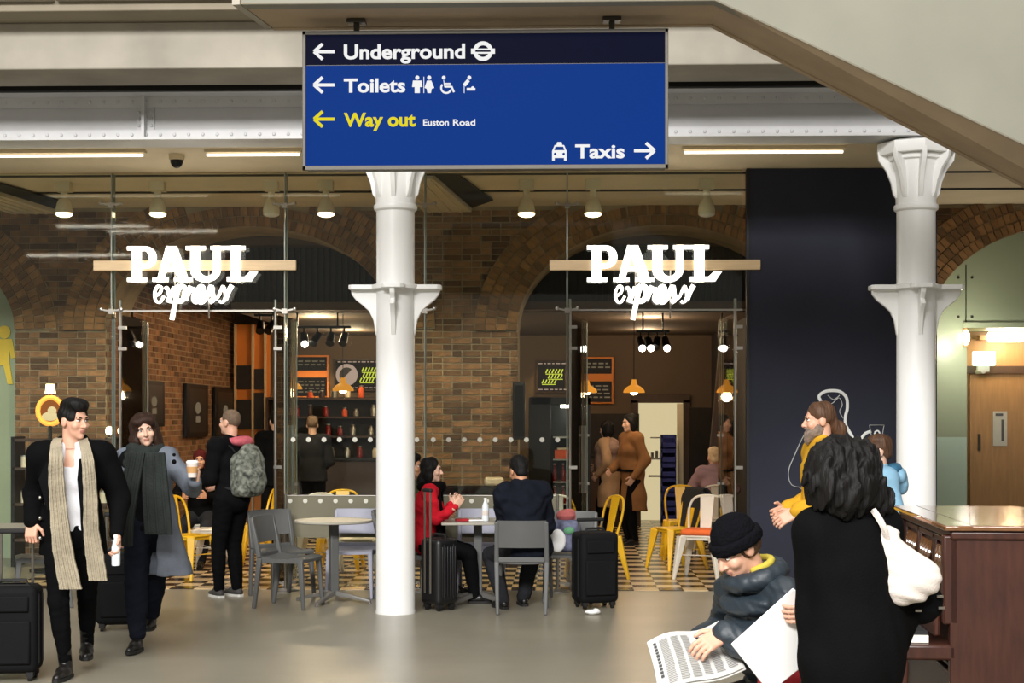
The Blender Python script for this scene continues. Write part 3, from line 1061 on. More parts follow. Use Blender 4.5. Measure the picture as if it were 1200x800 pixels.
def door_leaf(px_hinge, px_free, yin, name_lab, n):
    xh = gx(px_hinge)
    t = MB().cyl((xh, GY+0.03, 0), (xh, GY+0.03, AY(600, 350, GY).z), 0.015, n=10).build('door_%d' % n, MT['chrome'])
    struct(t)
    t['label'] = name_lab
    P2 = W(px_free, 485, yin)
    top = zdoor-0.03
    d = V((P2.x-xh, P2.y-GY, 0))
    dn = d.normalized()
    MB().prism([V((xh, GY+0.03, 0.02))+dn*0.03, V((xh, GY+0.03, 0.02))+d, V((xh, GY+0.03, top))+d, V((xh, GY+0.03, top))+dn*0.03], V((-dn.y, dn.x, 0))*0.012).build('glass_leaf', MT['glassy'], t, smooth=False)
    e = V((xh, GY+0.03, 0))+d
    MB().box((e.x, e.y, top/2), (0.012, 0.012, top-0.04)).build('leaf_edge', MT['glass_edge'], t, smooth=False)
    hz = MB()
    hb_ = V((xh, GY+0.03, 0))+d*0.86+V((0, -0.06, 0))
    hz.cyl(hb_+V((0, 0, 0.90)), hb_+V((0, 0, 1.60)), 0.018, n=10)
    for zz in (1.0, 1.5):
        hz.cyl(hb_+V((0, 0, zz)), hb_+V((0, 0.07, zz)), 0.012, n=8)
        hz.box(hb_+V((0.0, 0.02, zz)), (0.09, 0.03, 0.025))
    hz.build('door_handle', MT['chrome'], t)
    so = MB()
    for zz in (AY(600, 383, GY).z, AY(600, 408, GY).z, 1.2, 0.3):
        so.box((xh+0.03, GY, zz), (0.08, 0.03, 0.03))
    so.build('hinge', MT['chrome'], t)
door_leaf(140, 172, 16.05, 'glass door leaf standing open at the left of the left entrance', 2)
door_leaf(322, 347, 15.9, 'glass door leaf with bar handle standing open right of the left entrance', 3)
door_leaf(668, 688, 16.1, 'glass door leaf with bar handle at the left of the right entrance', 4)
door_leaf(862, 843, 16.1, 'glass door leaf with bar handle at the right of the right entrance', 5)

# ================================================================== LIT SHOP SIGNS
def shop_sign(xl, xr, tx0, tx1, ytop, ybot, ex0, ex1, lab, ybar):
    Yb = 14.935
    pa, pb = AY(xl, ybar, Yb), AY(xr, ybar, Yb)
    mx = (pa.x+pb.x)/2
    zz = (pa.z+pb.z)/2
    t = thing('shop_sign', lab, 'sign', (mx, Yb, zz))
    MB().box((0, 0, 0), (pb.x-pa.x, 0.04, 0.098)).build('timber_bar', MT['wood_bar'], t, bevel=0.004)
    st_ = MB()
    for px in (JO[1] if xl < 300 else JO[4], JO[2] if xl < 300 else JO[5]):
        x = gx(px)-mx
        st_.cyl((x, 0.02, 0), (x, 0.06, 0), 0.015, n=8)
    st_.build('standoff', MT['chrome'], t)
    a, b = AY(tx0, ybot, Yb-0.04), AY(tx1, ytop, Yb-0.04)
    x0, z0, Wd, Hh = a.x-mx, a.z-zz, b.x-a.x, b.z-a.z
    D = 0.022
    y = -0.022
    def letter(parts):
        m_ = MB()
        for poly_ in parts:
            m_.prism([V((x0+u*Wd, y, z0+v*Hh)) for (u, v) in poly_], (0, -D, 0))
        return m_.build('letter', MT['letter'], t)
    sf = 0.11
    box_ = lambda u0, u1, v0, v1: [(u0, v0), (u1, v0), (u1, v1), (u0, v1)]
    # P
    bowl = [(0.07+0.0, 0.37)]+[(0.135+0.085*math.cos(math.radians(q)), 0.685+0.315*math.sin(math.radians(q))) for q in range(-90, 91, 15)]+[(0.07, 1.0), (0.07, 0.86), (0.115, 0.86)]
    bowl = [(0.105, 0.37), (0.14, 0.37)]+[(0.14+0.085*math.cos(math.radians(q)), 0.685+0.315*math.sin(math.radians(q))) for q in range(-75, 76, 15)]+[(0.14, 1.0), (0.105, 1.0), (0.105, 0.87), (0.135, 0.87)]+ \
           [(0.135+0.03*math.cos(math.radians(q)), 0.685+0.185*math.sin(math.radians(q))) for q in range(75, -76, -15)]+[(0.135, 0.50), (0.105, 0.50)]
    letter([box_(0.035, 0.108, 0, 1), box_(0.0, 0.06, 1-sf, 1), box_(0.0, 0.15, 0, sf), bowl])
    # A
    letter([[(0.225, 0), (0.275, 0), (0.365, 0.98), (0.30, 1.0)], [(0.30, 1.0), (0.38, 1.0), (0.475, 0), (0.395, 0)], box_(0.26, 0.41, 0.28, 0.40), box_(0.195, 0.315, 0, sf), box_(0.36, 0.50, 0, sf)])
    # U
    ub = [(0.485, 1), (0.485, 0.32)]+[(0.60+0.115*math.cos(math.radians(q)), 0.32+0.34*math.sin(math.radians(q))) for q in range(180, 361, 18)]+[(0.715, 1), (0.66, 1), (0.66, 0.32)]+ \
         [(0.61+0.05*math.cos(math.radians(q)), 0.32+0.17*math.sin(math.radians(q))) for q in range(360, 179, -18)]+[(0.56, 0.32), (0.56, 1)]
    letter([ub, box_(0.45, 0.60, 1-sf, 1), box_(0.64, 0.755, 1-sf, 1)])
    # L
    letter([box_(0.795, 0.87, 0, 1), box_(0.76, 0.905, 1-sf, 1), [(0.765, 0), (0.95, 0), (1.0, 0.27), (0.94, 0.27), (0.90, 0.13), (0.765, 0.13)]])
    # script line
    e0, e1 = AY(ex0, 354, Yb-0.03), AY(ex1, 354, Yb-0.03)
    k = (e1.x-e0.x)/5.6
    strokes = [[(0.05, 0.42), (0.45, 0.62), (0.55, 0.92), (0.3, 1.0), (0.08, 0.65), (0.15, 0.2), (0.45, 0.1), (0.75, 0.45)],
               [(0.8, 0.85), (1.0, 0.9), (1.15, 0.2), (1.4, 0.1)], [(1.5, 0.95), (1.0, 0.1)], [(1.5, 0.6), (1.75, 0.95), (1.3, -0.9)], [(1.62, 0.5), (1.9, 0.98), (2.25, 0.85), (2.1, 0.25), (1.75, 0.15)],
               [(2.25, 0.2), (2.65, 0.98), (2.6, 0.8), (2.95, 0.78), (2.85, 0.3), (3.05, 0.12), (3.3, 0.42), (3.5, 0.68), (3.5, 0.95), (3.25, 0.9), (3.15, 0.4), (3.35, 0.1), (3.7, 0.3), (4.1, 0.98), (4.2, 0.6), (4.25, 0.25), (4.0, 0.1)],
               [(4.25, 0.2), (4.6, 0.4), (4.95, 1.0), (5.1, 0.6), (5.1, 0.25), (4.85, 0.08), (4.7, 0.18)], [(5.1, 0.2), (5.35, 0.7), (5.6, 1.05)]]
    for s_ in strokes:
        pts = curve_pts([(e0.x-mx+u*k, -0.03, e0.z-zz+(v-0.1)*k*1.25) for (u, v) in s_], 5)
        MB().tube(pts, 0.024, 6, flat=0.6).build('script_stroke', MT['letter'], t)
    rod = MB()
    for u in (0.36, 0.62):
        rod.cyl((x0+u*Wd, 0, -0.05), (x0+u*Wd, 0, -0.52), 0.008, n=6)
        rod.cyl((x0+u*Wd, 0, -0.30), (x0+u*Wd, -0.025, -0.30), 0.006, n=6)
    rod.build('hanging_rod', MT['chrome'], t)
    point_light('sign_glow', (mx, Yb-0.16, zz-0.02), 4, (1, 0.95, 0.86), 0.25)
    return t
shop_sign(110, 347, 149, 302, 288, 330, 180, 272, 'white lit cafe letters on a pale timber bar above the left entrance', 311)
shop_sign(644, 891, 688, 846, 287, 330, 720, 813, 'white lit cafe letters on a pale timber bar above the right entrance', 310.5)

# ================================================================== FURNITURE KINDS
def plastic_chair(name_loc, rz, lab, mat='chair_grey', group='grey plastic chairs outside the cafe'):
    t = thing('plastic_chair', lab, 'chair', name_loc, rz, group)
    m_ = MT[mat]
    for s in (-1, 1):
        MB().bar((s*0.205, -0.255, 0), (s*0.215, -0.195, 0.45), 0.030, 0.036, w2=0.042, h2=0.05, up=(0, 1, 0)) \
            .bar((s*0.215, -0.195, 0.45), (s*0.212, -0.275, 0.80), 0.042, 0.045, w2=0.034, h2=0.03, up=(0, 1, 0)).build('rear_leg', m_, t, bevel=0.008)
        MB().bar((s*0.215, 0.225, 0), (s*0.195, 0.185, 0.44), 0.028, 0.034, w2=0.045, h2=0.05, up=(0, 1, 0)).build('front_leg', m_, t, bevel=0.008)
    sm = MB()
    n = 8
    rows = []
    for i in range(n+1):
        y = -0.21+0.43*i/n
        dz = 0.012*math.cos(i/n*PI*2)-0.02*max(0, (i/n-0.8)*5)**2
        rows.append([(x, y, 0.452+dz-0.010*(1-(x/0.215)**2)) for x in (-0.215, -0.11, 0, 0.11, 0.215)])
    vs = [p for r_ in rows for p in r_]
    fs = [(i*5+j, i*5+j+1, i*5+j+6, i*5+j+5) for i in range(n) for j in range(4)]
    vb = [(x, y, z-0.024) for (x, y, z) in vs]
    nb_ = len(vs)
    fb = [tuple(reversed([q+nb_ for q in f])) for f in fs]
    ed = [(j, j+1) for j in range(4)]+[(i*5+4, i*5+9) for i in range(n)]+[(n*5+j+1, n*5+j) for j in reversed(range(4))]+[(i*5+5, i*5) for i in reversed(range(n))]
    fe = [(b, a, a+nb_, b+nb_) for (a, b) in ed]
    sm.add(vs+vb, fs+fb+fe)
    for s in (-1, 1):
        sm.box((s*0.205, 0.0, 0.425), (0.025, 0.38, 0.035))
    sm.build('seat', m_, t)
    bm_ = MB()
    k = 8
    pr = []
    for i in range(k+1):
        x = -0.212+0.424*i/k
        yb = -0.235-0.035*(1-(x/0.212)**2)
        pr.append((x, yb))
    for (z0, z1, y0, y1) in ((0.575, 0.81, 0.0, -0.042),):
        vs = [(x, yy+y0, z0) for (x, yy) in pr]+[(x, yy+y1, z1) for (x, yy) in pr]
        n2 = len(vs)
        vs += [(x, y+0.018, z) for (x, y, z) in vs]
        fs = [(i, i+1, i+k+2, i+k+1) for i in range(k)]
        fs2 = [tuple(reversed([q+n2 for q in f])) for f in fs]
        loop = list(range(k+1))+[i+k+1 for i in range(k, -1, -1)]
        fe = [(loop[(i+1) % len(loop)], loop[i], loop[i]+n2, loop[(i+1) % len(loop)]+n2) for i in range(len(loop))]
        bm_.add(vs, fs+fs2+fe)
    bm_.build('backrest', m_, t)
    MB().box((0, -0.215, 0.468), (0.40, 0.025, 0.045)).build('back_rail', m_, t, bevel=0.008)
    return t


def steel_chair(loc, rz, lab, mat='tolix_white', group='painted steel chairs inside the cafe'):
    t = thing('steel_chair', lab, 'chair', loc, rz, group)
    m_ = MT[mat]
    for sx in (-1, 1):
        for (sy, nm) in ((1, 'front_leg'), (-1, 'rear_leg')):
            MB().bar((sx*0.235, sy*0.235 if sy > 0 else -0.26, 0), (sx*0.165, sy*0.165, 0.445), 0.032, 0.032, w2=0.085, h2=0.085).build(nm, m_, t, bevel=0.010)
    MB().box((0, 0, 0.448), (0.36, 0.36, 0.022)).box((0, 0, 0.425), (0.33, 0.33, 0.035)).build('seat', m_, t, bevel=0.010)
    pts = [(-0.17, -0.15, 0.45), (-0.19, -0.19, 0.60), (-0.185, -0.225, 0.74), (-0.13, -0.25, 0.83), (0, -0.26, 0.855), (0.13, -0.25, 0.83), (0.185, -0.225, 0.74), (0.19, -0.19, 0.60), (0.17, -0.15, 0.45)]
    MB().tube(curve_pts(pts, 4), 0.013, 8).build('back_hoop', m_, t)
    MB().prism([(-0.055, -0.165, 0.46), (0.055, -0.165, 0.46), (0.075, -0.25, 0.845), (-0.075, -0.25, 0.845)], (0, 0.010, 0)).build('back_splat', m_, t)
    MB().bar((-0.20, -0.2, 0.22), (0.20, 0.2, 0.26), 0.016, 0.008).bar((-0.20, 0.2, 0.26), (0.20, -0.2, 0.22), 0.016, 0.008).build('cross_brace', m_, t)
    return t


def cafe_table(loc, lab, r=0.36, rz=0.4, square=False, group='pedestal tables outside the cafe'):
    t = thing('pedestal_table', lab, 'table', loc, rz, group)
    if square:
        MB().box((0, 0, 0.742), (2*r, 2*r, 0.024)).build('table_top', MT['tabletop'], t, bevel=0.006)
    else:
        MB().lathe([(r-0.01, 0.729), (r, 0.735), (r, 0.748), (r-0.006, 0.753)], n=36).build('table_top', MT['tabletop'], t)
    MB().box((0, 0, 0.40), (0.075, 0.075, 0.66)).box((0, 0, 0.722), (0.26, 0.26, 0.014)).build('pedestal', MT['chair_grey'], t, bevel=0.006)
    for k in range(4):
        a = PI/4+k*PI/2
        u = V((math.cos(a), math.sin(a), 0))
        MB().bar(u*0.03+V((0, 0, 0.085)), u*0.37+V((0, 0, 0.022)), 0.05, 0.05, w2=0.04, h2=0.02).cyl(u*0.36, u*0.36+V((0, 0, 0.014)), 0.02, n=10).build('foot', MT['alu'], t, bevel=0.006)
    return t


def suitcase(loc, rz, w, d, h, lab, handle=0.0, hard=False, group='black wheeled suitcases', grip=True, straps=False):
    t = thing('suitcase', lab, 'suitcase', loc, rz, group)
    mt = MT['luggage_hard' if hard else 'luggage']
    wh = 0.055
    MB().box((0, 0, wh+h/2), (w, d, h)).build('shell', mt, t, bevel=0.045, seg=4)
    zp = MB()
    for yy in (-d*0.22, d*0.22):
        c4 = [(-w/2-0.002, yy, wh+0.06), (-w/2-0.002, yy, wh+h-0.06), (-w/2+0.06, yy, wh+h+0.002), (w/2-0.06, yy, wh+h+0.002), (w/2+0.002, yy, wh+h-0.06), (w/2+0.002, yy, wh+0.06), (w/2-0.06, yy, wh-0.002), (-w/2+0.06, yy, wh-0.002)]
        zp.tube(c4, 0.006, 6, closed=True)
    zp.build('piping', MT['rubber'], t)
    if hard:
        for k in range(6):
            x = -w/2+0.05+(w-0.10)*k/5
            y = -d/2+0.05+(d-0.10)*k/5
            MB().bar((x, d/2, wh+0.07), (x, d/2, wh+h-0.07), 0.018, 0.014).build('rib', mt, t, bevel=0.004)
            MB().bar((w/2, y, wh+0.07), (w/2, y, wh+h-0.07), 0.018, 0.014).build('rib', mt, t, bevel=0.004)
    else:
        MB().box((0, d/2+0.008, wh+h*0.36), (w*0.78, 0.03, h*0.5)).build('front_pocket', mt, t, bevel=0.012)
        MB().box((0, d/2+0.01, wh+h*0.80), (w*0.72, 0.022, h*0.18)).build('front_pocket', mt, t, bevel=0.010)
    for sx in (-1, 1):
        for sy in (-1, 1):
            c = V((sx*(w/2-0.05), sy*(d/2-0.05), 0))
            MB().cyl(c+V((-0.012, 0, 0.024)), c+V((0.012, 0, 0.024)), 0.024, n=14).box(c+V((0, 0, 0.045)), (0.045, 0.05, 0.035)).build('wheel', MT['rubber'], t)
    MB().tube([(-0.09, 0, wh+h-0.005), (-0.08, 0, wh+h+0.028), (0.08, 0, wh+h+0.028), (0.09, 0, wh+h-0.005)], 0.012, 8).build('carry_handle', MT['rubber'], t)
    if handle:
        ph = MB()
        hy = -d/2+0.03
        hw = min(0.13, w*0.3)
        for s in (-1, 1):
            if hard:
                ph.cyl((s*hw*0.5, -d/2-0.012, wh+0.10), (s*hw*0.5, -d/2-0.012, wh+h+handle), 0.010, n=8)
            else:
                ph.cyl((s*hw/1, hy, wh+h-0.02), (s*hw/1, hy, wh+h+handle), 0.010, n=8)
        ph.build('telescopic_handle', MT['chrome'], t)
        if grip:
            MB().box((0, -d/2-0.012 if hard else hy, wh+h+handle), (hw+0.04 if hard else 2*hw+0.04, 0.035, 0.032)).build('grip', MT['rubber'], t, bevel=0.010)
    if straps:
        st_ = MB()
        for s in (-1, 1):
            for zz in (wh+h*0.25, wh+h*0.72):
                st_.ell((-w/2-0.006, s*0.06, zz), (0.008, 0.014, 0.014), 8)
        st_.build('studs', MT['chrome'], t)
    return t
# ================================================================== TABLES AND CHAIRS OUTSIDE
def on(px, py):
    p = FL(px, py)
    return (p.x, p.y, 0)
def face(a, b):           # heading so that local +Y points from a to b
    return math.atan2(-(b[0]-a[0]), b[1]-a[1])

T1 = W(391, 609, 14.05); T1 = (T1.x, T1.y, 0)
cafe_table(T1, 'round grey pedestal table left of the white column', 0.36, 0.5)
T2 = W(560, 609, 14.0); T2 = (T2.x, T2.y, 0)
cafe_table(T2, 'square grey pedestal table between the red-sweater diner and the black-jacket diner', 0.34, 0.1, True)
T3 = W(-6, 609, 13.2); T3 = (T3.x, T3.y, 0)
cafe_table(T3, 'square grey pedestal table at the far left edge', 0.42, 0.1, True)

c0 = W(340, 700, 13.72)
plastic_chair((c0.x, c0.y, 0), -PI/2-0.25, 'grey plastic chair seen from the side, pushed up left of the round table')
c0 = W(414, 690, 14.52)
plastic_chair((c0.x, c0.y, 0), PI-0.05, 'grey plastic chair behind the round table, sky reflection in its colour', 'chair_sky_tint')
c0 = W(331, 690, 14.45)
plastic_chair((c0.x, c0.y, 0), -PI/2-0.9, 'grey plastic chair half hidden behind the side-on chair')
c0 = W(612, 700, 13.40)
CH_MAN = V((c0.x, c0.y, 0))
plastic_chair(CH_MAN, 0.0, 'grey plastic chair with its back to us under the man in black')
c0 = W(500, 700, 14.02)
CH_RED = V((c0.x, c0.y, 0))
plastic_chair(CH_RED, -PI/2+0.05, 'grey plastic chair under the woman in the red sweater')
c0 = W(668, 700, 14.15)
CH_BAG = V((c0.x, c0.y, 0))
plastic_chair(CH_BAG, PI-0.12, 'grey plastic chair carrying the colourful backpack')
c0 = W(563, 690, 14.52)
plastic_chair((c0.x, c0.y, 0), PI, 'grey plastic chair on the far side of the square table, sky reflection in its colour', 'chair_sky_tint')
c0 = W(48, 690, 13.75)
plastic_chair((c0.x, c0.y, 0), PI/2+0.35, 'grey plastic chair at the table on the far left edge')
c0 = W(474, 690, 14.52)
CH_HID = V((c0.x, c0.y, 0))
plastic_chair(CH_HID, -PI/2, 'grey plastic chair mostly hidden behind the white column')

# low grey banner screens between tables and glass
def banner(px0, px1, lab):
    y = 14.90
    a, b = AY(px0, 580, y), AY(px1, 580, y)
    z1, z0 = a.z, AY(px0, 629, y).z
    w = b.x-a.x
    t = thing('cafe_screen', lab, 'screen', ((a.x+b.x)/2, y, 0), 0, 'low grey screens in front of the glass')
    MB().box((0, 0, (z0+z1)/2), (w-0.05, 0.012, z1-z0)).build('banner', MT['screen'], t)
    for s in (-1, 1):
        MB().cyl((s*(w/2-0.015), 0, 0.015), (s*(w/2-0.015), 0, z1+0.01), 0.016, n=10).build('post', MT['chrome'], t)
        MB().lathe([(0.13, 0), (0.13, 0.012), (0.02, 0.022)], (s*(w/2-0.015), 0, 0), 20).build('post_base', MT['alu'], t)
    MB().cyl((-w/2+0.02, 0, z1-0.005), (w/2-0.02, 0, z1-0.005), 0.008, n=8).build('top_rail', MT['chrome'], t)
    dt = MB()
    x = -w/2+0.06
    while x < w/2-0.02:
        dt.cyl((x, -0.010, z1-0.055), (x, -0.007, z1-0.055), 0.022, n=12)
        x += 0.148
    dt.build('pale_dots', MT['dot'], t, kind='stuff')
banner(333, 474, 'low grey screen behind the round table, left of the white column')
banner(492, 655, 'low grey screen right of the column, behind the two diners')

# ================================================================== SUITCASES
a = FL(24, 796)
suitcase((a.x-0.045, a.y, 0), PI+0.12, 0.34, 0.24, 0.56, 'black fabric suitcase at the left edge, held by the man with the beige scarf', 0.34)
a = FL(135, 740)
suitcase((a.x, a.y+0.12, 0), PI+0.2, 0.36, 0.25, 0.56, 'black suitcase behind the scarf man, pulled by the woman in the grey coat', 0.30)
a = FL(515, 714)
suitcase((a.x, a.y-0.02, 0), -0.80, 0.26, 0.24, 0.58, 'black ribbed suitcase with a long steel handle beside the white column', 0.42, True)
a = FL(697, 712)
suitcase((a.x, a.y+0.02, 0), PI+0.35, 0.36, 0.28, 0.62, 'large black upright suitcase right of the man in black', 0.10, straps=True)
a = FL(694, 720)
t = thing('paper_scrap', 'crumpled white paper scrap on the floor below the large black suitcase', 'litter', (a.x, a.y, 0))
m_ = MB().ell((0, 0, 0.022), (0.055, 0.035, 0.022), 12).ell((0.03, 0.01, 0.028), (0.03, 0.03, 0.026), 10)
m_.v = [(x*(1+0.2*math.sin(90*y+40*z)), y, z) for (x, y, z) in m_.v]
m_.build('crumpled_paper', MT['board'], t)

# ---- things on tables and chairs
bt = thing('water_bottle', 'clear plastic water bottle standing on the square table', 'bottle', (W(569, 608, 13.95).x, 13.90, 0.7545))
MB().lathe([(0.030, 0), (0.033, 0.01), (0.033, 0.11), (0.028, 0.14), (0.013, 0.175), (0.013, 0.19)], n=16).build('bottle_body', MT['bottle_clear'], bt)
MB().lathe([(0.0335, 0.05), (0.0338, 0.052), (0.0338, 0.09), (0.0335, 0.092)], n=16).build('bottle_label', MT['canvas'], bt)
MB().cyl((0, 0, 0.19), (0, 0, 0.205), 0.015, n=12).build('bottle_cap', MT['board'], bt)
q = W(548, 609, 13.85)
t = thing('food_wrapper', 'red and white food wrapper lying on the square table', 'wrapper', (q.x, q.y, 0.7545), 0.2)
MB().box((-0.05, 0, 0.012), (0.12, 0.09, 0.022)).build('red_tray', MT['red_cloth'], t, bevel=0.006)
MB().box((0.07, 0.01, 0.008), (0.13, 0.12, 0.012)).build('napkin', MT['board'], t, bevel=0.004)

bp = thing('rucksack', 'colourful blue, green and white patterned rucksack on a grey chair', 'bag', (CH_BAG.x-0.04, CH_BAG.y-0.10, 0.462), 0.1)
m_ = MB()
m_.box((0, 0, 0.15), (0.30, 0.20, 0.29))
sk = Matrix.Rotation(math.radians(-14), 3, 'Y')
m_.v = [tuple(V((x, y, z))+V((0.20*(0.15-z), 0, 0))) for (x, y, z) in m_.v]
M_denim = M('faded_navy_print', (58, 62, 88), 0.8, var=0.3, scale=14, bump=0.2, bscale=60, col2=(120, 124, 150))
M_pgreen = M('green_print', (92, 150, 110), 0.8, var=0.1)
m_.build('bag_body', M_denim, bp, bevel=0.05, seg=4)
MB().ell((-0.085, -0.105, 0.11), (0.075, 0.022, 0.105), 16).build('white_patch', MT['board'], bp)
MB().ell((0.02, -0.105, 0.20), (0.05, 0.022, 0.035), 12).build('green_patch', M_pgreen, bp)
MB().tube(curve_pts([(-0.05, 0.0, 0.29), (-0.02, -0.03, 0.36), (0.06, -0.02, 0.37), (0.07, 0, 0.29)], 5), [0.02]*16, 8).ell((-0.0, 0.0, 0.33), (0.09, 0.08, 0.06), 12).build('pink_bundle', M('dusty_pink', (172, 92, 90), 0.9, var=0.15, bump=0.3), bp)

# ================================================================== CAFE INTERIOR
for (px, py, d, rz, mat, lab) in (
        (372, 640, 16.35, PI, 'tolix_white', 'cream steel chair behind the grey screen, left one of the pair'),
        (418, 640, 15.6, PI+0.1, 'tolix_white', 'cream steel chair behind the grey screen, beside the column'),
        (398, 650, 17.1, PI, 'tolix_yellow', 'yellow steel chair behind the pair of cream chairs'),
        (222, 640, 16.0, -PI/2-0.5, 'tolix_yellow', 'yellow steel chair behind the woman in the grey coat'),
        (250, 640, 16.9, PI/2, 'tolix_white', 'cream steel chair inside the left entrance, near the brick wall'),
        (300, 640, 17.6, PI/2+0.5, 'tolix_yellow', 'yellow steel chair behind the backpacker'),
        (698, 650, 16.0, PI/2+0.5, 'tolix_yellow', 'yellow steel chair behind the large black suitcase'),
        (792, 650, 17.0, PI/2+0.5, 'tolix_yellow', 'yellow steel chair with dark coats over its back'),
        (822, 660, 16.0, PI-0.35, 'tolix_white', 'cream steel chair with an orange seat pad at the right entrance'),
        (800, 640, 18.2, PI, 'tolix_yellow', 'yellow steel chair beside the grey-haired woman'),
        (838, 640, 18.75, 0.0, 'tolix_white', 'cream steel chair under the grey-haired woman'),
        (660, 640, 16.5, -0.3, 'tolix_white', 'cream steel chair between the man in black and the right entrance')):
    q = W(px, py, d)
    steel_chair((q.x, q.y, 0.007), rz, lab, mat)
    if 'orange' in lab:
        ccx = q
    if 'coats' in lab:
        ccy = q
cu = MB().box((0, 0, 0.03), (0.36, 0.36, 0.06)).build('seat_cushion', M('orange_cushion', (226, 104, 44), 0.85, var=0.08, bump=0.2), None, bevel=0.025)
cu.location = (ccx.x, ccx.y, 0.468); cu.rotation_euler = (0, 0, PI-0.35)
tag(cu, 'orange cushion on the cream steel chair at the right entrance', 'cushion')
M_blackcloth = M('black_cloth', (22, 22, 25), 0.9, var=0.2, bump=0.3, bscale=40)
t = thing('draped_coat', 'dark coat draped over the yellow steel chair', 'coat', (ccy.x, ccy.y, 0), PI/2+0.5)
m_ = MB()
m_.ribbon(curve_pts([(0, -0.16, 0.40), (0, -0.21, 0.62), (0, -0.245, 0.85), (0, -0.275, 0.888), (0, -0.31, 0.84), (0, -0.32, 0.55), (0, -0.33, 0.30)], 5), [0.40+0.05*math.sin(i) for i in range(31)], (1, 0, 0), 0.035)
m_.build('coat_body', M_blackcloth, t, bevel=0.01)

# pendant lamps of amber shades
for (px, py, d, lab) in ((402, 458, 19.7, 'amber dome pendant just left of the white column'), (342, 456, 20.5, 'amber dome pendant beside the left door handle'),
                         (743, 460, 19.7, 'amber dome pendant in the middle of the right entrance'), (688, 460, 21.0, 'amber dome pendant in front of the right menu board'), (852, 460, 20.0, 'amber dome pendant near the navy hoarding')):
    q = W(px, py, d)
    t = thing('pendant_lamp', lab, 'lamp', (q.x, q.y, q.z), 0, 'amber dome pendants inside the cafe')
    MB().lathe([(0.135, 0.0), (0.138, 0.008), (0.13, 0.035), (0.09, 0.075), (0.045, 0.10), (0.03, 0.15), (0.03, 0.17)], n=20).build('shade', MT['amber'], t)
    MB().cyl((0, 0, 0.17), (0, 0, 3.0-q.z), 0.005, n=6).build('cord', MT['black_metal'], t)
    MB().ell((0, 0, 0.0), (0.05, 0.05, 0.03), 10).build('bulb', MT['lamp'], t)
    point_light('pendant_glow', (q.x, q.y, q.z-0.06), 10, WARM, 0.05)

# track spotlights
def track(px, py, d, n, L, lab, lit, dirx=1):
    q = W(px, py, d)
    t = thing('track_spotlights', lab, 'light', (q.x, q.y, q.z))
    MB().box((0, 0, 0.16), (L, 0.04, 0.03)).cyl((-L*0.3, 0, 0.16), (-L*0.3, 0, 3.0-q.z), 0.012, n=6).cyl((L*0.3, 0, 0.16), (L*0.3, 0, 3.0-q.z), 0.012, n=6).build('track', MT['black_metal'], t)
    for k in range(n):
        x = -L/2+L*(k+0.5)/n
        a = rnd.uniform(-0.5, 0.5)
        h_ = MB().cyl((x, 0, 0.15), (x, 0, 0.06), 0.012, n=6).cyl((x-0.03*a, 0.04, 0.07), (x+0.10*a, -0.08, -0.05), 0.045, 0.055, 12).build('spot_head', MT['black_metal'], t)
        if k in lit:
            MB().ell((x+0.107*a, -0.086, -0.056), (0.045, 0.045, 0.045), 10).build('spot_face', MT['lamp_white'], h_)
track(372, 398, 19.3, 5, 0.85, 'row of black track spotlights left of the white column', (1,))
track(765, 403, 19.5, 4, 0.42, 'cluster of black track spotlights with three lit heads', (0, 1, 3))
track(853, 408, 19.5, 2, 0.25, 'pair of black track spotlights near the hoarding', (1,))
track(148, 388, 18.9, 2, 0.25, 'pair of black track spotlights by the left brick wall', (1,))
track(312, 384, 19.4, 2, 0.3, 'black track spotlights over the orange partition', ())
q = W(303, 390, 20.0)
spot_light('partition_beam', (q.x, 23.6, 2.7), (q.x-0.1, 24.8, 1.8), 120, (1, 0.6, 0.25), 60, 0.03)

# orange partition with framed panels at the back left
YP = 24.6
def bp_(px, py, y=YP):
    p = AY(px, py, y)
    return V((p.x, y, p.z))
a, b = bp_(276, 380), bp_(316, 500)
t = thing('orange_partition', 'orange timber partition with dark framed panels at the back left', 'partition', ((a.x+b.x)/2, YP, 0))
ox = (a.x+b.x)/2
MB().box((0, 0.05, a.z/2), (b.x-a.x, 0.06, a.z)).build('board', MT['orange_wall'], t)
for (p0, p1, r0, r1) in ((277, 295, 428, 456), (277, 295, 468, 503), (298, 309, 432, 456), (298, 309, 460, 503)):
    u, v = bp_(p0, r1), bp_(p1, r0)
    MB().box(((u.x+v.x)/2-ox, -0.0, (u.z+v.z)/2), (v.x-u.x, 0.04, v.z-u.z)).build('framed_panel', MT['picture'], t, bevel=0.006)
m_ = MB()
for px in (276, 296.5, 311):
    m_.box((bp_(px, 400).x-ox, -0.01, a.z/2), (0.035, 0.06, a.z))
m_.build('stile', MT['wood_bar'], t)

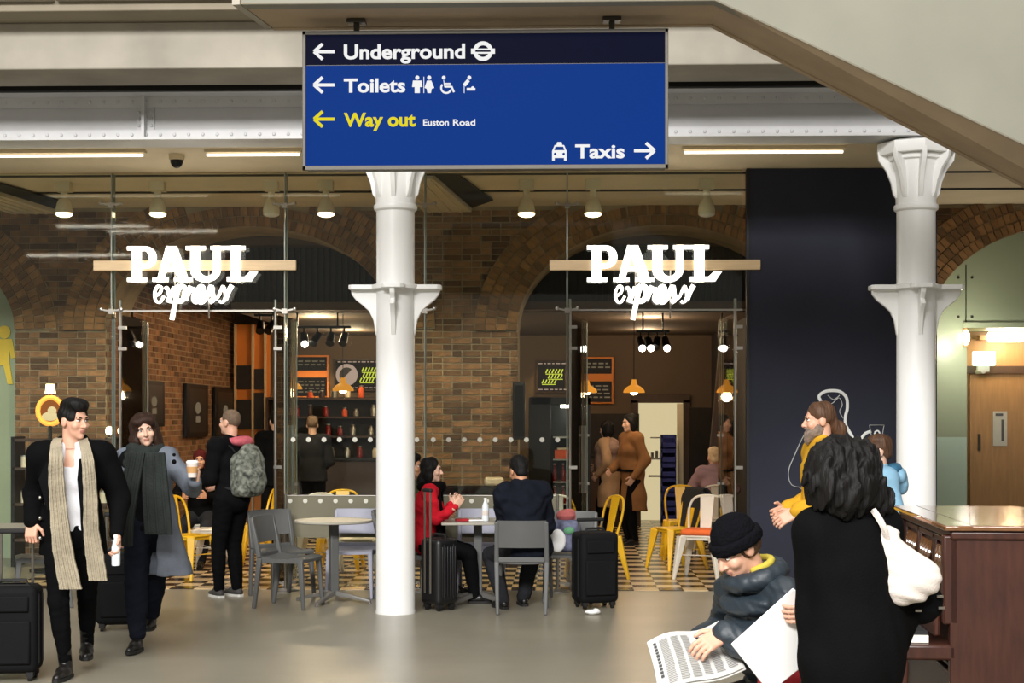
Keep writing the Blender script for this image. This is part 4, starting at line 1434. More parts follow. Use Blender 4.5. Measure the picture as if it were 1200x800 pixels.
# menu boards on the back wall
def menu(px0, px1, py0, py1, lab, kind):
    y = BACK-0.066
    u, v = bp_(px0, py1, y), bp_(px1, py0, y)
    t = thing('menu_board', lab, 'board', ((u.x+v.x)/2, y, (u.z+v.z)/2), 0, None)
    w, h = v.x-u.x, v.z-u.z
    MB().box((0, 0.04, 0), (w, 0.05, h)).build('board_frame', MT['dark_wood'] if kind != 'wood' else MT['orange_wall'], t, bevel=0.005)
    MB().box((0, 0.012, 0), (w-0.06, 0.012, h-0.06)).build('board_face', MT['screen_dark'], t)
    ln = MB()
    r2 = random.Random(int(px0))
    if kind == 'wood':
        MB().box((0, 0.0, 0.06*h), (w-0.04, 0.014, h*0.16)).build('timber_band', MT['orange_wall'], t)
        for (zz) in (-0.12, -0.2, -0.28, -0.36, 0.28, 0.36):
            x = -w/2+0.06
            while x < w/2-0.08:
                l = r2.uniform(0.03, 0.10)
                ln.box((x+l/2, 0.004, zz*h), (l, 0.006, 0.022))
                x += l+0.03
        ln.build('printed_lines', MT['menu_line'], t, kind='stuff')
    else:
        MB().tube([(w*0.44*math.cos(i*PI/2)*1.0, 0.004, h*0.42*math.sin(i*PI/2)) for i in range(4)], 0.001, 4, closed=True)
        for (zz, x0, x1) in ((0.40, -0.42, 0.42), (-0.40, -0.42, 0.42)):
            x = x0*w
            while x < x1*w:
                l = r2.uniform(0.03, 0.07)
                ln.box((x+l/2, 0.004, zz*h), (l, 0.006, 0.016))
                x += l+0.025
        ln.build('printed_lines', MT['menu_pink'], t, kind='stuff')
        if kind == 'disc':
            MB().cyl((-w*0.24, 0.0, 0), (-w*0.24, 0.006, 0), h*0.34, n=24).build('round_logo', MT['menu_pink'], t)
            MB().prism([(-w*0.24+h*0.23*math.cos(i*PI/12+0.8), -0.002, h*0.23*math.sin(i*PI/12+0.8)) for i in range(13)], (0, -0.004, 0)).build('round_logo_centre', MT['picture'], t)
        y_ = MB()
        for (zz, x0, x1) in ((0.16, 0.06, 0.40), (0.0, 0.08, 0.40), (-0.16, 0.02, 0.30)) if kind == 'disc' else ((0.16, -0.18, 0.36), (0.0, -0.10, 0.38), (-0.16, -0.30, 0.14)):
            x = x0*w
            while x < x1*w:
                y_.bar((x, 0.004, zz*h-0.03), (x+0.03, 0.004, zz*h+0.035), 0.018, 0.006, up=(0, 1, 0))
                x += 0.05
            y_.box(((x0+x1)/2*w, 0.004, zz*h-0.045), ((x1-x0)*w, 0.006, 0.012))
        y_.build('yellow_writing', MT['menu_yellow'], t, kind='stuff')
    return t
menu(391, 450, 420, 458, 'dark menu board with a round pale emblem, left of the white column', 'disc')
menu(345, 385, 416, 466, 'timber framed menu board left of the round emblem board', 'wood')
menu(628, 664, 422, 460, 'dark menu board with yellow writing left of the right entrance post', 'yellow')
menu(681, 719, 418, 473, 'timber framed menu board inside the right entrance', 'wood')
spot_light('menu_wash', (bp_(648, 400).x, 24.5, 2.75), (bp_(648, 440).x, 24.9, 2.0), 30, (1, 0.62, 0.25), 80, 0.03)

# framed posters on the brick side wall (they face right)
def poster(px0, px1, py0, py1, lab):
    x = XL+0.05
    def onx(px, py):
        r = ray(px, py)
        return CAM+r*((x-0)/r.x)
    u, v = onx(px0, (py0+py1)/2), onx(px1, (py0+py1)/2)
    zt_, zb2 = onx((px0+px1)/2, py0).z, onx((px0+px1)/2, py1).z
    t = thing('framed_poster', lab, 'picture', (x, (u.y+v.y)/2, (zt_+zb2)/2), 0, None)
    w, h = abs(v.y-u.y), zt_-zb2
    MB().box((0.0, 0, 0), (0.05, w, h)).build('frame', MT['black_metal'], t, bevel=0.006)
    MB().box((0.024, 0, 0), (0.01, w*0.76, h*0.82)).build('print', MT['picture'], t)
    MB().ell((0.028, 0.0, 0.05*h), (0.004, w*0.14, h*0.12), 10).box((0.028, 0, -h*0.16), (0.004, w*0.2, h*0.12)).build('printed_figure', MT['menu_line'], t)
poster(165, 191, 446, 500, 'black framed poster on the brick wall, nearest the entrance')
poster(217, 242, 450, 512, 'black framed poster in the middle of the brick wall')
poster(251, 273, 454, 514, 'black framed poster at the far end of the brick wall')

# black wall speaker on the pier
q = W(608, 481, 17.7)
t = thing('wall_speaker', 'slim black speaker hung on the right edge of the brick pier', 'speaker', (q.x, 17.72, q.z))
MB().box((0, 0, 0), (0.14, 0.12, 0.66)).build('cabinet', MT['black_metal'], t, bevel=0.012)
MB().box((0, -0.062, 0), (0.10, 0.008, 0.58)).build('grille', MT['luggage'], t)
MB().box((0.0, 0.09, 0.2), (0.05, 0.08, 0.05)).build('wall_bracket', MT['steel_dark'], t)

# bench seat below the pier with paper bags
a, b = AY(500, 575, 17.3), AY(600, 575, 17.3)
t = thing('bench_seat', 'black upholstered bench against the brick pier', 'bench', ((a.x+b.x)/2, 17.5, 0.007))
L = b.x-a.x+0.5
MB().box((0, -0.1, 0.4), (L, 0.45, 0.12)).build('seat', MT['luggage'], t, bevel=0.03)
MB().box((0, 0.12, 0.70), (L, 0.12, 0.38)).build('backrest', MT['luggage'], t, bevel=0.03)
MB().box((0, -0.08, 0.17), (L-0.1, 0.38, 0.34)).build('plinth', MT['dark_wood'], t)
for (px, w_, lab, m2, zz) in ((583, 0.32, 'brown paper bag lying on the black bench', 'kraft', 0.0), (577, 0.22, 'cream bread bag on the back of the black bench', 'cream_pot', 1)):
    q = W(px, 575, 17.2)
    y = 17.36 if not zz else 17.62
    t = thing('paper_bag', lab, 'bag', (q.x, y, 0.467 if not zz else 0.897), 0.1)
    m_ = MB().box((0, 0, 0.13 if not zz else 0.05), (w_, 0.16, 0.26 if not zz else 0.10))
    m_.build('bag_body', MT[m2], t, bevel=0.03)

# drinks fridge with bottles inside the right arch
a, b = AY(622, 466, 20.6), AY(692, 466, 20.6)
fx = (a.x+b.x)/2; fw = b.x-a.x; fh = a.z
t = thing('drinks_fridge', 'dark open-fronted drinks fridge inside the right arch', 'fridge', (fx, 20.6, 0.007))
MB().box((-fw/2+0.12, 0.3, fh/2), (0.30, 0.6, fh)).box((fw/2-0.03, 0.3, fh/2), (0.06, 0.6, fh)).box((0, 0.58, fh/2), (fw, 0.05, fh)).box((0, 0.3, fh-0.05), (fw, 0.6, 0.1)).box((0, 0.3, 0.1), (fw, 0.6, 0.2)).build('cabinet', MT['black_metal'], t, bevel=0.006)
for zz in (0.5, 0.8, 1.1, 1.4):
    MB().box((0.12, 0.3, zz), (fw-0.36, 0.5, 0.02)).build('shelf', MT['steel_shelf'], t)
MB().cyl((0.0, 0.1, fh-0.12), (0.3, 0.1, fh-0.12), 0.02, n=8).build('light_tube', MT['lamp_white'], t)
point_light('fridge_light', (fx+0.15, 20.75, fh-0.2), 3, (1, 0.95, 0.85), 0.05)
k = 0
for zi, zz in enumerate((0.51, 0.81)):
    for i in range(4):
        x = -0.08+i*0.115
        t = thing('sauce_bottle', '%s red bottle from the left on the %s shelf of the drinks fridge' % (['first', 'second', 'third', 'fourth'][i], ['lowest', 'second lowest'][zi]), 'bottle', (fx+x, 20.75, zz+0.007), 0, 'red bottles in the drinks fridge')
        MB().lathe([(0.035, 0), (0.037, 0.12), (0.013, 0.17), (0.013, 0.22)], n=10).build('bottle_body', MT['bottle_red'], t)
        MB().cyl((0, 0, 0.22), (0, 0, 0.235), 0.015, n=8).build('bottle_cap', MT['tolix_white'], t)
t = thing('snack_box', 'orange carton on the middle shelf of the drinks fridge', 'box', (fx+0.10, 20.75, 1.117))
MB().box((0, 0, 0.06), (0.36, 0.2, 0.12)).build('carton', MT['orange_box'], t, bevel=0.005)
MB().box((0, -0.02, 0.135), (0.30, 0.16, 0.03)).build('cream_rolls', MT['cream_pot'], t, bevel=0.012)

# kitchen doorway, bright room shown as a self-glowing wall, blue crates
y = BACK-0.02
a, b = AY(748, 472, y), AY(800, 472, y)
dz = a.z
dd = MB()
dd.box((a.x-0.06, y, dz/2), (0.12, 0.10, dz+0.1)).box((b.x+0.06, y, dz/2), (0.12, 0.10, dz+0.1)).box(((a.x+b.x)/2, y, dz+0.07), (b.x-a.x+0.24, 0.10, 0.14))
kd = dd.build('door_6', MT['dark_wood'], bevel=0.006)
struct(kd)
kr = thing('kitchen_room', 'cream kitchen with a glowing wall seen through the doorway', 'room', ((a.x+b.x)/2, y, 0))
kw = b.x-a.x
MB().box((0, -0.04, dz/2), (kw, 0.04, dz)).build('glowing_wall', M('kitchen_glow', (236, 218, 170), emit=0.75), kr)  # wall emits its own glow in place of kitchen lighting
for (u, v, w_, h_, mt_) in ((-0.02, 1.0, 0.36, 0.03, 'steel_shelf'), (-0.02, 0.72, 0.36, 0.03, 'steel_shelf'), (-0.02, 1.34, 0.30, 0.02, 'steel_shelf')):
    MB().box((u, -0.12, v), (w_, 0.14, h_)).build('shelf', MT[mt_], kr)
m_ = MB()
for i in range(5):
    m_.cyl((-0.14+i*0.07, -0.12, 1.015), (-0.14+i*0.07, -0.12, 1.10+0.03*(i % 2)), 0.025, n=8)
m_.build('pots', MT['steel_shelf'], kr, kind='stuff')
MB().box((0.31, -0.07, dz/2), (0.10, 0.05, dz-0.02)).build('door_post', MT['kitchen'], kr)
cq = AY(783, 560, 24.55)
for k in range(6):
    t = thing('plastic_crate', ('%s blue crate of the tall stack by the kitchen doorway' % ['lowest', 'second lowest', 'third lowest', 'third highest', 'second highest', 'topmost'][k]), 'crate', (cq.x, 24.55, 0.007+k*0.231), 0, 'blue crates by the kitchen door')
    MB().box((0, 0, 0.015), (0.24, 0.34, 0.03)).box((-0.11, 0, 0.12), (0.02, 0.34, 0.22)).box((0.11, 0, 0.12), (0.02, 0.34, 0.22)).box((0, 0.16, 0.12), (0.24, 0.02, 0.22)).box((0, -0.16, 0.06), (0.24, 0.02, 0.10)).box((0, -0.16, 0.2), (0.24, 0.02, 0.05)).build('crate_shell', MT['crate_blue'], t)
# dark panelling right of the doorway and sloping timber post
q0, q1 = AY(806, 478, 24.85), AY(866, 478, 24.85)
t = thing('dark_panelling', 'black panelling right of the kitchen doorway', 'panel', ((q0.x+q1.x)/2-0.03, 24.93, 0.007))
MB().box((0, 0, q0.z/2), (q1.x-q0.x-0.12, 0.08, q0.z)).build('panel_board', MT['dark_wall'], t, bevel=0.01)
q0, q1 = AY(836, 560, 22.5), AY(850, 398, 22.5)
t = thing('timber_post', 'sloping dark timber post at the right of the cafe', 'post', (q0.x, 22.5, 0.0))
MB().bar((-0.09, 0, 0.007), (q1.x-q0.x, 0, 2.99), 0.14, 0.12).build('post_beam', MT['dark_wood'], t, bevel=0.01)

# back counter with shelves of jars inside the left arch
a, b = AY(322, 520, 23.6), AY(470, 520, 23.6)
t = thing('service_counter', 'dark wood service counter with shelving at the back of the left arch', 'counter', ((a.x+b.x)/2, 23.6, 0.007))
cw = b.x-a.x+0.3
MB().box((0, 0, 0.5), (cw, 0.6, 1.0)).build('counter_body', MT['dark_wood'], t, bevel=0.01)
MB().box((0, 0, 1.02), (cw+0.06, 0.66, 0.04)).build('counter_top', MT['black_metal'], t, bevel=0.006)
for zz in (1.36, 1.66, 1.95):
    MB().box((0, 0.25, zz), (cw, 0.22, 0.03)).build('shelf', MT['dark_wood'], t)
for s in (-1, 1):
    MB().box((s*cw/2, 0.25, 1.5), (0.04, 0.24, 0.95)).build('shelf_upright', MT['dark_wood'], t)
MB().box((0, 0.38, 1.5), (cw, 0.03, 0.95)).build('shelf_back', MT['dark_wall'], t)
jr = random.Random(3)
ORD = ['first', 'second', 'third', 'fourth', 'fifth', 'sixth', 'seventh', 'eighth', 'ninth', 'tenth', 'eleventh', 'twelfth']
JC = {'cream_pot': 'cream', 'bottle_red': 'red', 'orange_box': 'orange', 'steel_shelf': 'grey', 'dark_wood': 'brown'}
cxx = (a.x+b.x)/2
for zz, gname in ((1.048, 'counter top'), (1.382, 'lower shelf'), (1.682, 'middle shelf'), (1.972, 'upper shelf')):
    x = -cw/2+0.15
    kj = 0
    while x < cw/2-0.1:
        jm = jr.choice(list(JC))
        kj += 1
        t = thing('jar', 'small %s jar, %s from the left on the %s of the back counter' % (JC[jm], ORD[kj-1], gname), 'jar', (cxx+x, 23.6+(0.22 if zz > 1.1 else -0.15), zz), 0, 'jars on the %s of the back counter' % gname)
        h = jr.uniform(0.10, 0.18)
        MB().lathe([(0.035, 0), (0.045, 0.01), (0.045, h*0.75), (0.028, h*0.9), (0.028, h)], n=10).build('jar_body', MT[jm], t)
        MB().cyl((0, 0, h), (0, 0, h+0.015), 0.032, n=10).build('jar_lid', MT['steel_shelf'], t)
        x += jr.uniform(0.17, 0.30)
# counter at the right, behind the two customers
a, b = AY(690, 520, 23.8), AY(750, 520, 23.8)
t = thing('till_counter', 'dark till counter behind the two customers in brown coats', 'counter', ((a.x+b.x)/2, 23.8, 0.007))
MB().box((0, 0, 0.52), (b.x-a.x, 0.5, 1.04)).build('counter_body', MT['dark_wood'], t, bevel=0.01)
MB().box((0, 0, 1.06), (b.x-a.x+0.05, 0.55, 0.04)).build('counter_top', MT['black_metal'], t, bevel=0.006)
MB().box((0, 0.25, 1.4), (b.x-a.x, 0.06, 0.64)).build('back_panel', MT['dark_wall'], t)

# glowing round cake sign on the left with its post, table of goods below
q = W(53, 482, 16.6)
t = thing('round_lit_sign', 'round glowing amber sign topped by a small white lamp at the left', 'sign', (q.x, 16.6, 0.007), 0.1)
MB().lathe([(0.22, 0), (0.22, 0.02), (0.03, 0.035)], n=24).build('base', MT['black_metal'], t)
MB().cyl((0, 0, 0.03), (0, 0, q.z-0.15), 0.02, n=10).build('stand', MT['black_metal'], t)
MB().tube([(0.135*math.cos(i*PI/12), 0, q.z+0.145*math.sin(i*PI/12)) for i in range(24)], 0.026, 8, closed=True).build('glowing_ring', MT['amber_glow'], t)
MB().cyl((0, 0.02, q.z), (0, 0.03, q.z), 0.125, n=24).build('disc', M('amber_disc', (196, 110, 50), emit=0.6), t)
MB().ell((0, -0.01, q.z-0.06), (0.09, 0.03, 0.05), 12).ell((0.02, -0.01, q.z), (0.05, 0.03, 0.05), 10).build('printed_cake', M('cream_print', (255, 226, 170), emit=0.9), t)
MB().cyl((0, 0, q.z+0.16), (0, 0, q.z+0.20), 0.01, n=6).build('lamp_neck', MT['black_metal'], t)
MB().lathe([(0.055, q.z+0.19), (0.055, q.z+0.20), (0.045, q.z+0.29)], n=14).build('small_lamp_shade', MT['lamp'], t)
a = AY(70, 520, 16.9)
t = thing('display_shelf', 'dark display shelf unit behind the man with the beige scarf', 'shelf', (a.x, 17.2, 0.007))
for zz in (0.3, 0.7, 1.1, 1.42):
    MB().box((0, 0, zz), (1.15, 0.35, 0.03)).build('shelf_board', MT['dark_wood'], t)
for s in (-1, 1):
    MB().box((s*0.575, 0, 0.73), (0.04, 0.35, 1.46)).build('upright', MT['black_metal'], t)
bx = a.x
k = 0
for zz, nm in ((0.722, 'middle'), (1.122, 'upper')):
    for i in range(7):
        t = thing('gift_tin', 'small %s tin, %s from the left on the %s board of the display shelf' % (['cream', 'orange', 'brown'][i % 3], ['first', 'second', 'third', 'fourth', 'fifth', 'sixth', 'seventh'][i], nm), 'tin', (bx-0.48+i*0.15, 17.15, zz), 0, 'tins on the %s display board' % nm)
        MB().cyl((0, 0, 0), (0, 0, 0.12+0.04*(i % 3)), 0.045, n=12).build('tin_body', MT[['cream_pot', 'orange_box', 'kraft'][i % 3]], t)
        MB().cyl((0, 0, 0.12+0.04*(i % 3)), (0, 0, 0.135+0.04*(i % 3)), 0.047, n=12).build('tin_lid', MT['steel_shelf'], t)
for (px, py, lab) in ((118, 515, 'glowing table lamp on the display shelf, left of the dark-haired woman'), (133, 522, 'second small glowing table lamp beside the dark-haired woman')):
    q = W(px, py, 16.95)
    t = thing('table_lamp', lab, 'lamp', (q.x, 17.12 if px < 125 else 17.12, 1.442), 0)
    MB().lathe([(0.05, 0), (0.05, 0.01), (0.012, 0.02), (0.012, 0.06)], n=12).build('lamp_foot', MT['black_metal'], t)
    MB().ell((0, 0, 0.09), (0.045, 0.045, 0.05), 10).build('lamp_globe', MT['lamp'], t)

# ================================================================== PIANO
pc = W(1108, 615, 6.85)
pr_ = math.radians(-5.5)+PSI
# local frame: +Y runs away from the viewer along the keyboard, +X to the right (back of the piano), origin at near front corner
pf = thing('upright_piano', 'dark walnut upright piano with a worn shiny lid at the right edge', 'piano', (pc.x, pc.y, 0), PSI+math.radians(-5.5))
LN, DP, HP = 1.46, 0.62, 1.225
FRX = 0.02
MB().box((FRX+DP/2-0.01, 0.025, HP/2-0.02), (DP-0.02, 0.05, HP-0.06)).build('end_panel', MT['piano'], pf, bevel=0.006)
MB().box((FRX+DP/2-0.01, LN-0.025, HP/2-0.02), (DP-0.02, 0.05, HP-0.06)).build('end_panel', MT['piano'], pf, bevel=0.006)
MB().box((DP/2+0.07, LN/2, HP-0.012), (0.02+DP-0.10, LN+0.06, 0.024)).build('lid', MT['piano_top'], pf, bevel=0.006)
MB().box((0.055, LN/2, HP-0.013), (0.125, LN+0.06, 0.024)).build('lid_flap', MT['piano_top'], pf, bevel=0.006)
MB().box((DP/2+0.02, LN/2, HP-0.045), (DP+0.0, LN+0.03, 0.04)).build('lid_moulding', MT['piano'], pf, bevel=0.010)
MB().box((FRX+0.05, LN/2, 0.98), (0.03, LN-0.1, 0.40)).build('upper_panel', MT['piano'], pf)
for k in range(3):
    y0 = 0.10+k*0.43
    f_ = MB()
    for (yy, zz, a_, b_) in ((y0+0.19, 1.14, 0.40, 0.03), (y0+0.19, 0.86, 0.40, 0.03), (y0+0.005, 1.0, 0.03, 0.30), (y0+0.375, 1.0, 0.03, 0.30)):
        f_.box((FRX+0.03, yy, zz), (0.03, a_, b_))
    f_.build('raised_frame', MT['piano'], pf, bevel=0.006)
    c_ = MB()
    for i in range(4):
        c_.tube(curve_pts([(FRX+0.025, y0+0.08+i*0.07, 0.93), (FRX+0.012, y0+0.11+i*0.07, 1.0), (FRX+0.012, y0+0.07+i*0.07, 1.05), (FRX+0.025, y0+0.10+i*0.07, 1.10)], 4), 0.014, 6)
    c_.build('carved_scrolls', MT['piano_top'], pf)
for yy in (0.03, LN-0.03):
    MB().box((FRX+0.005, yy, 0.98), (0.07, 0.06, 0.40)).build('pilaster', MT['piano'], pf, bevel=0.01)
MB().box((-0.10, LN/2, 0.655), (0.30, LN, 0.07)).build('key_bed', MT['piano'], pf, bevel=0.012)
kw_ = MB()
nk = 52
kl = (LN-0.10)/nk
for i in range(nk):
    kw_.box((-0.145, 0.05+kl*(i+0.5), 0.708), (0.16, kl-0.0015, 0.032))
kw_.build('white_keys', MT['key_white'], pf, kind='stuff', smooth=False)
kb_ = MB()
for i in range(nk):
    if i % 7 in (0, 1, 3, 4, 5):
        kb_.box((-0.115, 0.05+kl*(i+1), 0.732), (0.10, 0.012, 0.022))
kb_.build('black_keys', MT['rubber'], pf, kind='stuff', smooth=False)
MB().box((-0.03, LN/2, 0.78), (0.03, LN-0.1, 0.12)).build('fallboard', MT['piano'], pf, bevel=0.01)
for yy in (0.035, LN-0.035):
    MB().bar((-0.20, yy, 0.03), (-0.20, yy, 0.62), 0.05, 0.05, w2=0.08, h2=0.08).build('front_leg', MT['piano'], pf, bevel=0.012)
    MB().box((-0.08, yy, 0.03), (0.34, 0.07, 0.06)).build('toe_block', MT['piano'], pf, bevel=0.01)
MB().box((FRX+0.04, LN/2, 0.36), (0.03, LN-0.1, 0.52)).build('lower_panel', MT['piano'], pf)
MB().box((FRX+0.02, LN/2, 0.56), (0.04, LN-0.1, 0.025)).box((FRX+0.02, LN/2, 0.60), (0.04, LN-0.1, 0.02)).build('panel_mouldings', MT['piano'], pf, bevel=0.006)
MB().box((DP/2, LN/2, 0.05), (DP, LN, 0.10)).build('plinth', MT['piano'], pf, bevel=0.006)
for yy in (LN/2-0.05, LN/2+0.05):
    MB().bar((0.0, yy, 0.07), (-0.11, yy, 0.06), 0.03, 0.012).build('pedal', MT['chrome'], pf)
MB().cyl((0.43, -0.03, HP-0.006), (0.43, 0.02, HP-0.006), 0.012, n=8).build('lid_hinge', MT['steel_dark'], pf)
# ================================================================== PEOPLE: distance fields turned into smooth skins
def n3(v):
    return np.array(v, np.float32)


class Field:
    def __init__(s, lo, hi, v):
        s.v = v
        s.lo = n3(lo)-3*v
        n = np.ceil((n3(hi)-n3(lo))/v).astype(int)+7
        s.a = np.full(n, 9.0, np.float32)

    def grid(s, lo, hi):
        i0 = np.maximum(np.floor((n3(lo)-s.lo)/s.v).astype(int), 0)
        i1 = np.minimum(np.ceil((n3(hi)-s.lo)/s.v).astype(int)+1, s.a.shape)
        if np.any(i1 <= i0):
            return None, None
        ax = [s.lo[k]+s.v*np.arange(i0[k], i1[k], dtype=np.float32) for k in range(3)]
        P = np.stack(np.meshgrid(*ax, indexing='ij'), -1)
        return tuple(slice(i0[k], i1[k]) for k in range(3)), P

    def add(s, prim, k=0.02):
        f, lo, hi = prim
        m = k+3*s.v
        sl, P = s.grid(n3(lo)-m, n3(hi)+m)
        if sl is None:
            return
        d = f(P)
        a = s.a[sl]
        if k > 0:
            h = np.maximum(k-np.abs(a-d), 0)/k
            s.a[sl] = np.minimum(a, d)-h*h*k*0.25
        else:
            s.a[sl] = np.minimum(a, d)

    def cut(s, prim, k=0.0):
        f, lo, hi = prim
        m = 3*s.v+k
        sl, P = s.grid(n3(lo)-m, n3(hi)+m)
        if sl is None:
            return
        a, d = s.a[sl], -f(P)
        if k > 0:
            h = np.maximum(k-np.abs(a-d), 0)/k
            s.a[sl] = np.maximum(a, d)+h*h*k*0.25
        else:
            s.a[sl] = np.maximum(a, d)

    def half(s, n, off):              # keep where n.p < off
        n = n3(n)
        sh = s.a.shape
        d = -off
        g = [(s.lo[k]+s.v*np.arange(sh[k], dtype=np.float32))*n[k] for k in range(3)]
        s.a = np.maximum(s.a, g[0][:, None, None]+g[1][None, :, None]+g[2][None, None, :]+d)

    def folds(s, amp, fr, seed=0, st=(1, 1, 1)):
        sh = s.a.shape
        m = np.abs(s.a) < 4*s.v+amp*2
        idx = np.argwhere(m)
        if not len(idx):
            return
        P = (s.lo+idx*s.v)*n3(st)
        r = np.random.RandomState(seed)
        t = np.zeros(len(P), np.float32)
        for o in range(3):
            A, B = r.randn(3), r.randn(3)
            A /= np.linalg.norm(A); B /= np.linalg.norm(B)
            f = fr*(1.0+0.8*o)
            t += np.sin(P@A*f+1.7*np.sin(P@B*f*0.6+r.rand()*6)+r.rand()*6)/(1+0.7*o)
        s.a[m] += (t*amp*0.5).astype(np.float32)

    def mesh(s, name, mats, relax=1):
        a, v = s.a, s.v
        sg = a < 0
        c = np.zeros(tuple(x-1 for x in a.shape), np.int8)
        cor = [(i, j, k) for i in (0, 1) for j in (0, 1) for k in (0, 1)]
        X, Y, Z = c.shape
        for (i, j, k) in cor:
            c += sg[i:i+X, j:j+Y, k:k+Z]
        act = (c > 0) & (c < 8)
        ijk = np.argwhere(act)
        n = len(ijk)
        idx = np.full(c.shape, -1, np.int64)
        idx[act] = np.arange(n)
        vals = [a[ijk[:, 0]+i, ijk[:, 1]+j, ijk[:, 2]+k] for (i, j, k) in cor]
        acc, num = np.zeros((n, 3)), np.zeros(n)
        for p in range(8):
            for q in range(p+1, 8):
                if sum(abs(x-y) for x, y in zip(cor[p], cor[q])) != 1:
                    continue
                v0, v1 = vals[p], vals[q]
                m = (v0 < 0) != (v1 < 0)
                t = v0[m]/(v0[m]-v1[m])
                acc[m] += n3(cor[p])+t[:, None]*(n3(cor[q])-n3(cor[p]))
                num[m] += 1
        co = s.lo+(ijk+acc/num[:, None])*v
        quads = []
        for ax in range(3):
            d0 = [slice(None)]*3; d1 = [slice(None)]*3
            d0[ax] = slice(0, -1); d1[ax] = slice(1, None)
            e = sg[tuple(d0)] != sg[tuple(d1)]
            E = np.argwhere(e)
            o = [k for k in range(3) if k != ax]
            E = E[(E[:, o[0]] > 0) & (E[:, o[1]] > 0) & (E[:, o[0]] < c.shape[o[0]]) & (E[:, o[1]] < c.shape[o[1]])]
            if not len(E):
                continue
            u, w = ((1, 2), (2, 0), (0, 1))[ax]
            def cell(du, dw):
                q = E.copy()
                q[:, u] += du; q[:, w] += dw
                return idx[q[:, 0], q[:, 1], q[:, 2]]
            Q = np.stack([cell(-1, -1), cell(0, -1), cell(0, 0), cell(-1, 0)], 1)
            ins = sg[E[:, 0], E[:, 1], E[:, 2]]
            Q[~ins] = Q[~ins][:, ::-1]
            quads.append(Q)
        Q = np.concatenate(quads)
        Q = Q[(Q >= 0).all(1)]
        for _ in range(relax):
            sm, ct = np.zeros_like(co), np.zeros(n)
            for k in range(4):
                np.add.at(sm, Q[:, k], co[Q[:, (k+1) % 4]]); np.add.at(ct, Q[:, k], 1)
                np.add.at(sm, Q[:, k], co[Q[:, (k-1) % 4]]); np.add.at(ct, Q[:, k], 1)
            co = co*0.5+0.5*sm/np.maximum(ct, 1)[:, None]
        return co, Q


def to_mesh(name, mats, pieces):
    """pieces: list of (co, quads, material index)"""
    me = bpy.data.meshes.new(name)
    nv = sum(len(p[0]) for p in pieces)
    nf = sum(len(p[1]) for p in pieces)
    co = np.concatenate([p[0] for p in pieces]).astype(np.float32)
    off, fq, mi = 0, [], []
    for p in pieces:
        fq.append(p[1]+off); off += len(p[0])
        mi.append(np.broadcast_to(np.asarray(p[2], np.int32), (len(p[1]),)))
    fq = np.concatenate(fq).astype(np.int32)
    me.vertices.add(nv)
    me.vertices.foreach_set('co', co.ravel())
    me.loops.add(nf*4)
    me.loops.foreach_set('vertex_index', fq.ravel())
    me.polygons.add(nf)
    me.polygons.foreach_set('loop_start', np.arange(0, nf*4, 4, dtype=np.int32))
    me.polygons.foreach_set('loop_total', np.full(nf, 4, np.int32))
    for m in mats:
        me.materials.append(m)
    me.polygons.foreach_set('material_index', np.concatenate(mi).astype(np.int32))
    me.polygons.foreach_set('use_smooth', np.ones(nf, bool))
    me.update(calc_edges=True)
    me.validate()
    return me


def rc(a, b, ra, rb, flat=None, fk=1.0, bulge=0.0, puff=0.0, pn=6):
    """tapered limb; flat = direction in which the section is squeezed by fk"""
    a, b = n3(a), n3(b)
    ba = b-a
    L2 = max(float(ba@ba), 1e-9)
    R = max(ra, rb)*(1+abs(bulge))+puff
    fl = None if flat is None else n3(flat)/np.linalg.norm(n3(flat))
    def f(P):
        p = P-a
        t = np.clip((p@ba)/L2, 0, 1)
        w = p-t[..., None]*ba
        if fl is not None:
            c = w@fl
            w = w+(c*(1/fk-1))[..., None]*fl
        r = ra+(rb-ra)*t
        if bulge:
            r = r*(1+bulge*np.sin(np.clip(t*1.25, 0, 1)*PI))
        if puff:
            r = r+puff*np.abs(np.sin(t*PI*pn))
        return (np.sqrt((w*w).sum(-1))-r)*(min(1.0, fk) if fl is not None else 1.0)
    return f, np.minimum(a, b)-R, np.maximum(a, b)+R


def el(c, r, R=None):
    c, r = n3(c), n3(r)
    Rm = None if R is None else np.array(R, np.float32)
    m = float(r.max())
    def f(P):
        p = P-c
        if Rm is not None:
            p = p@Rm
        q = p/r
        k0 = np.sqrt((q*q).sum(-1))
        k1 = np.sqrt(((q/r)**2).sum(-1))
        return k0*(k0-1)/np.maximum(k1, 1e-6)
    return f, c-m, c+m


def bxp(c, h, R=None, rad=0.01):
    c, h = n3(c), n3(h)
    Rm = None if R is None else np.array(R, np.float32)
    m = float(np.linalg.norm(h))
    def f(P):
        p = P-c
        if Rm is not None:
            p = p@Rm
        q = np.abs(p)-h+rad
        return np.sqrt((np.maximum(q, 0)**2).sum(-1))+np.minimum(q.max(-1), 0)-rad
    return f, c-m, c+m


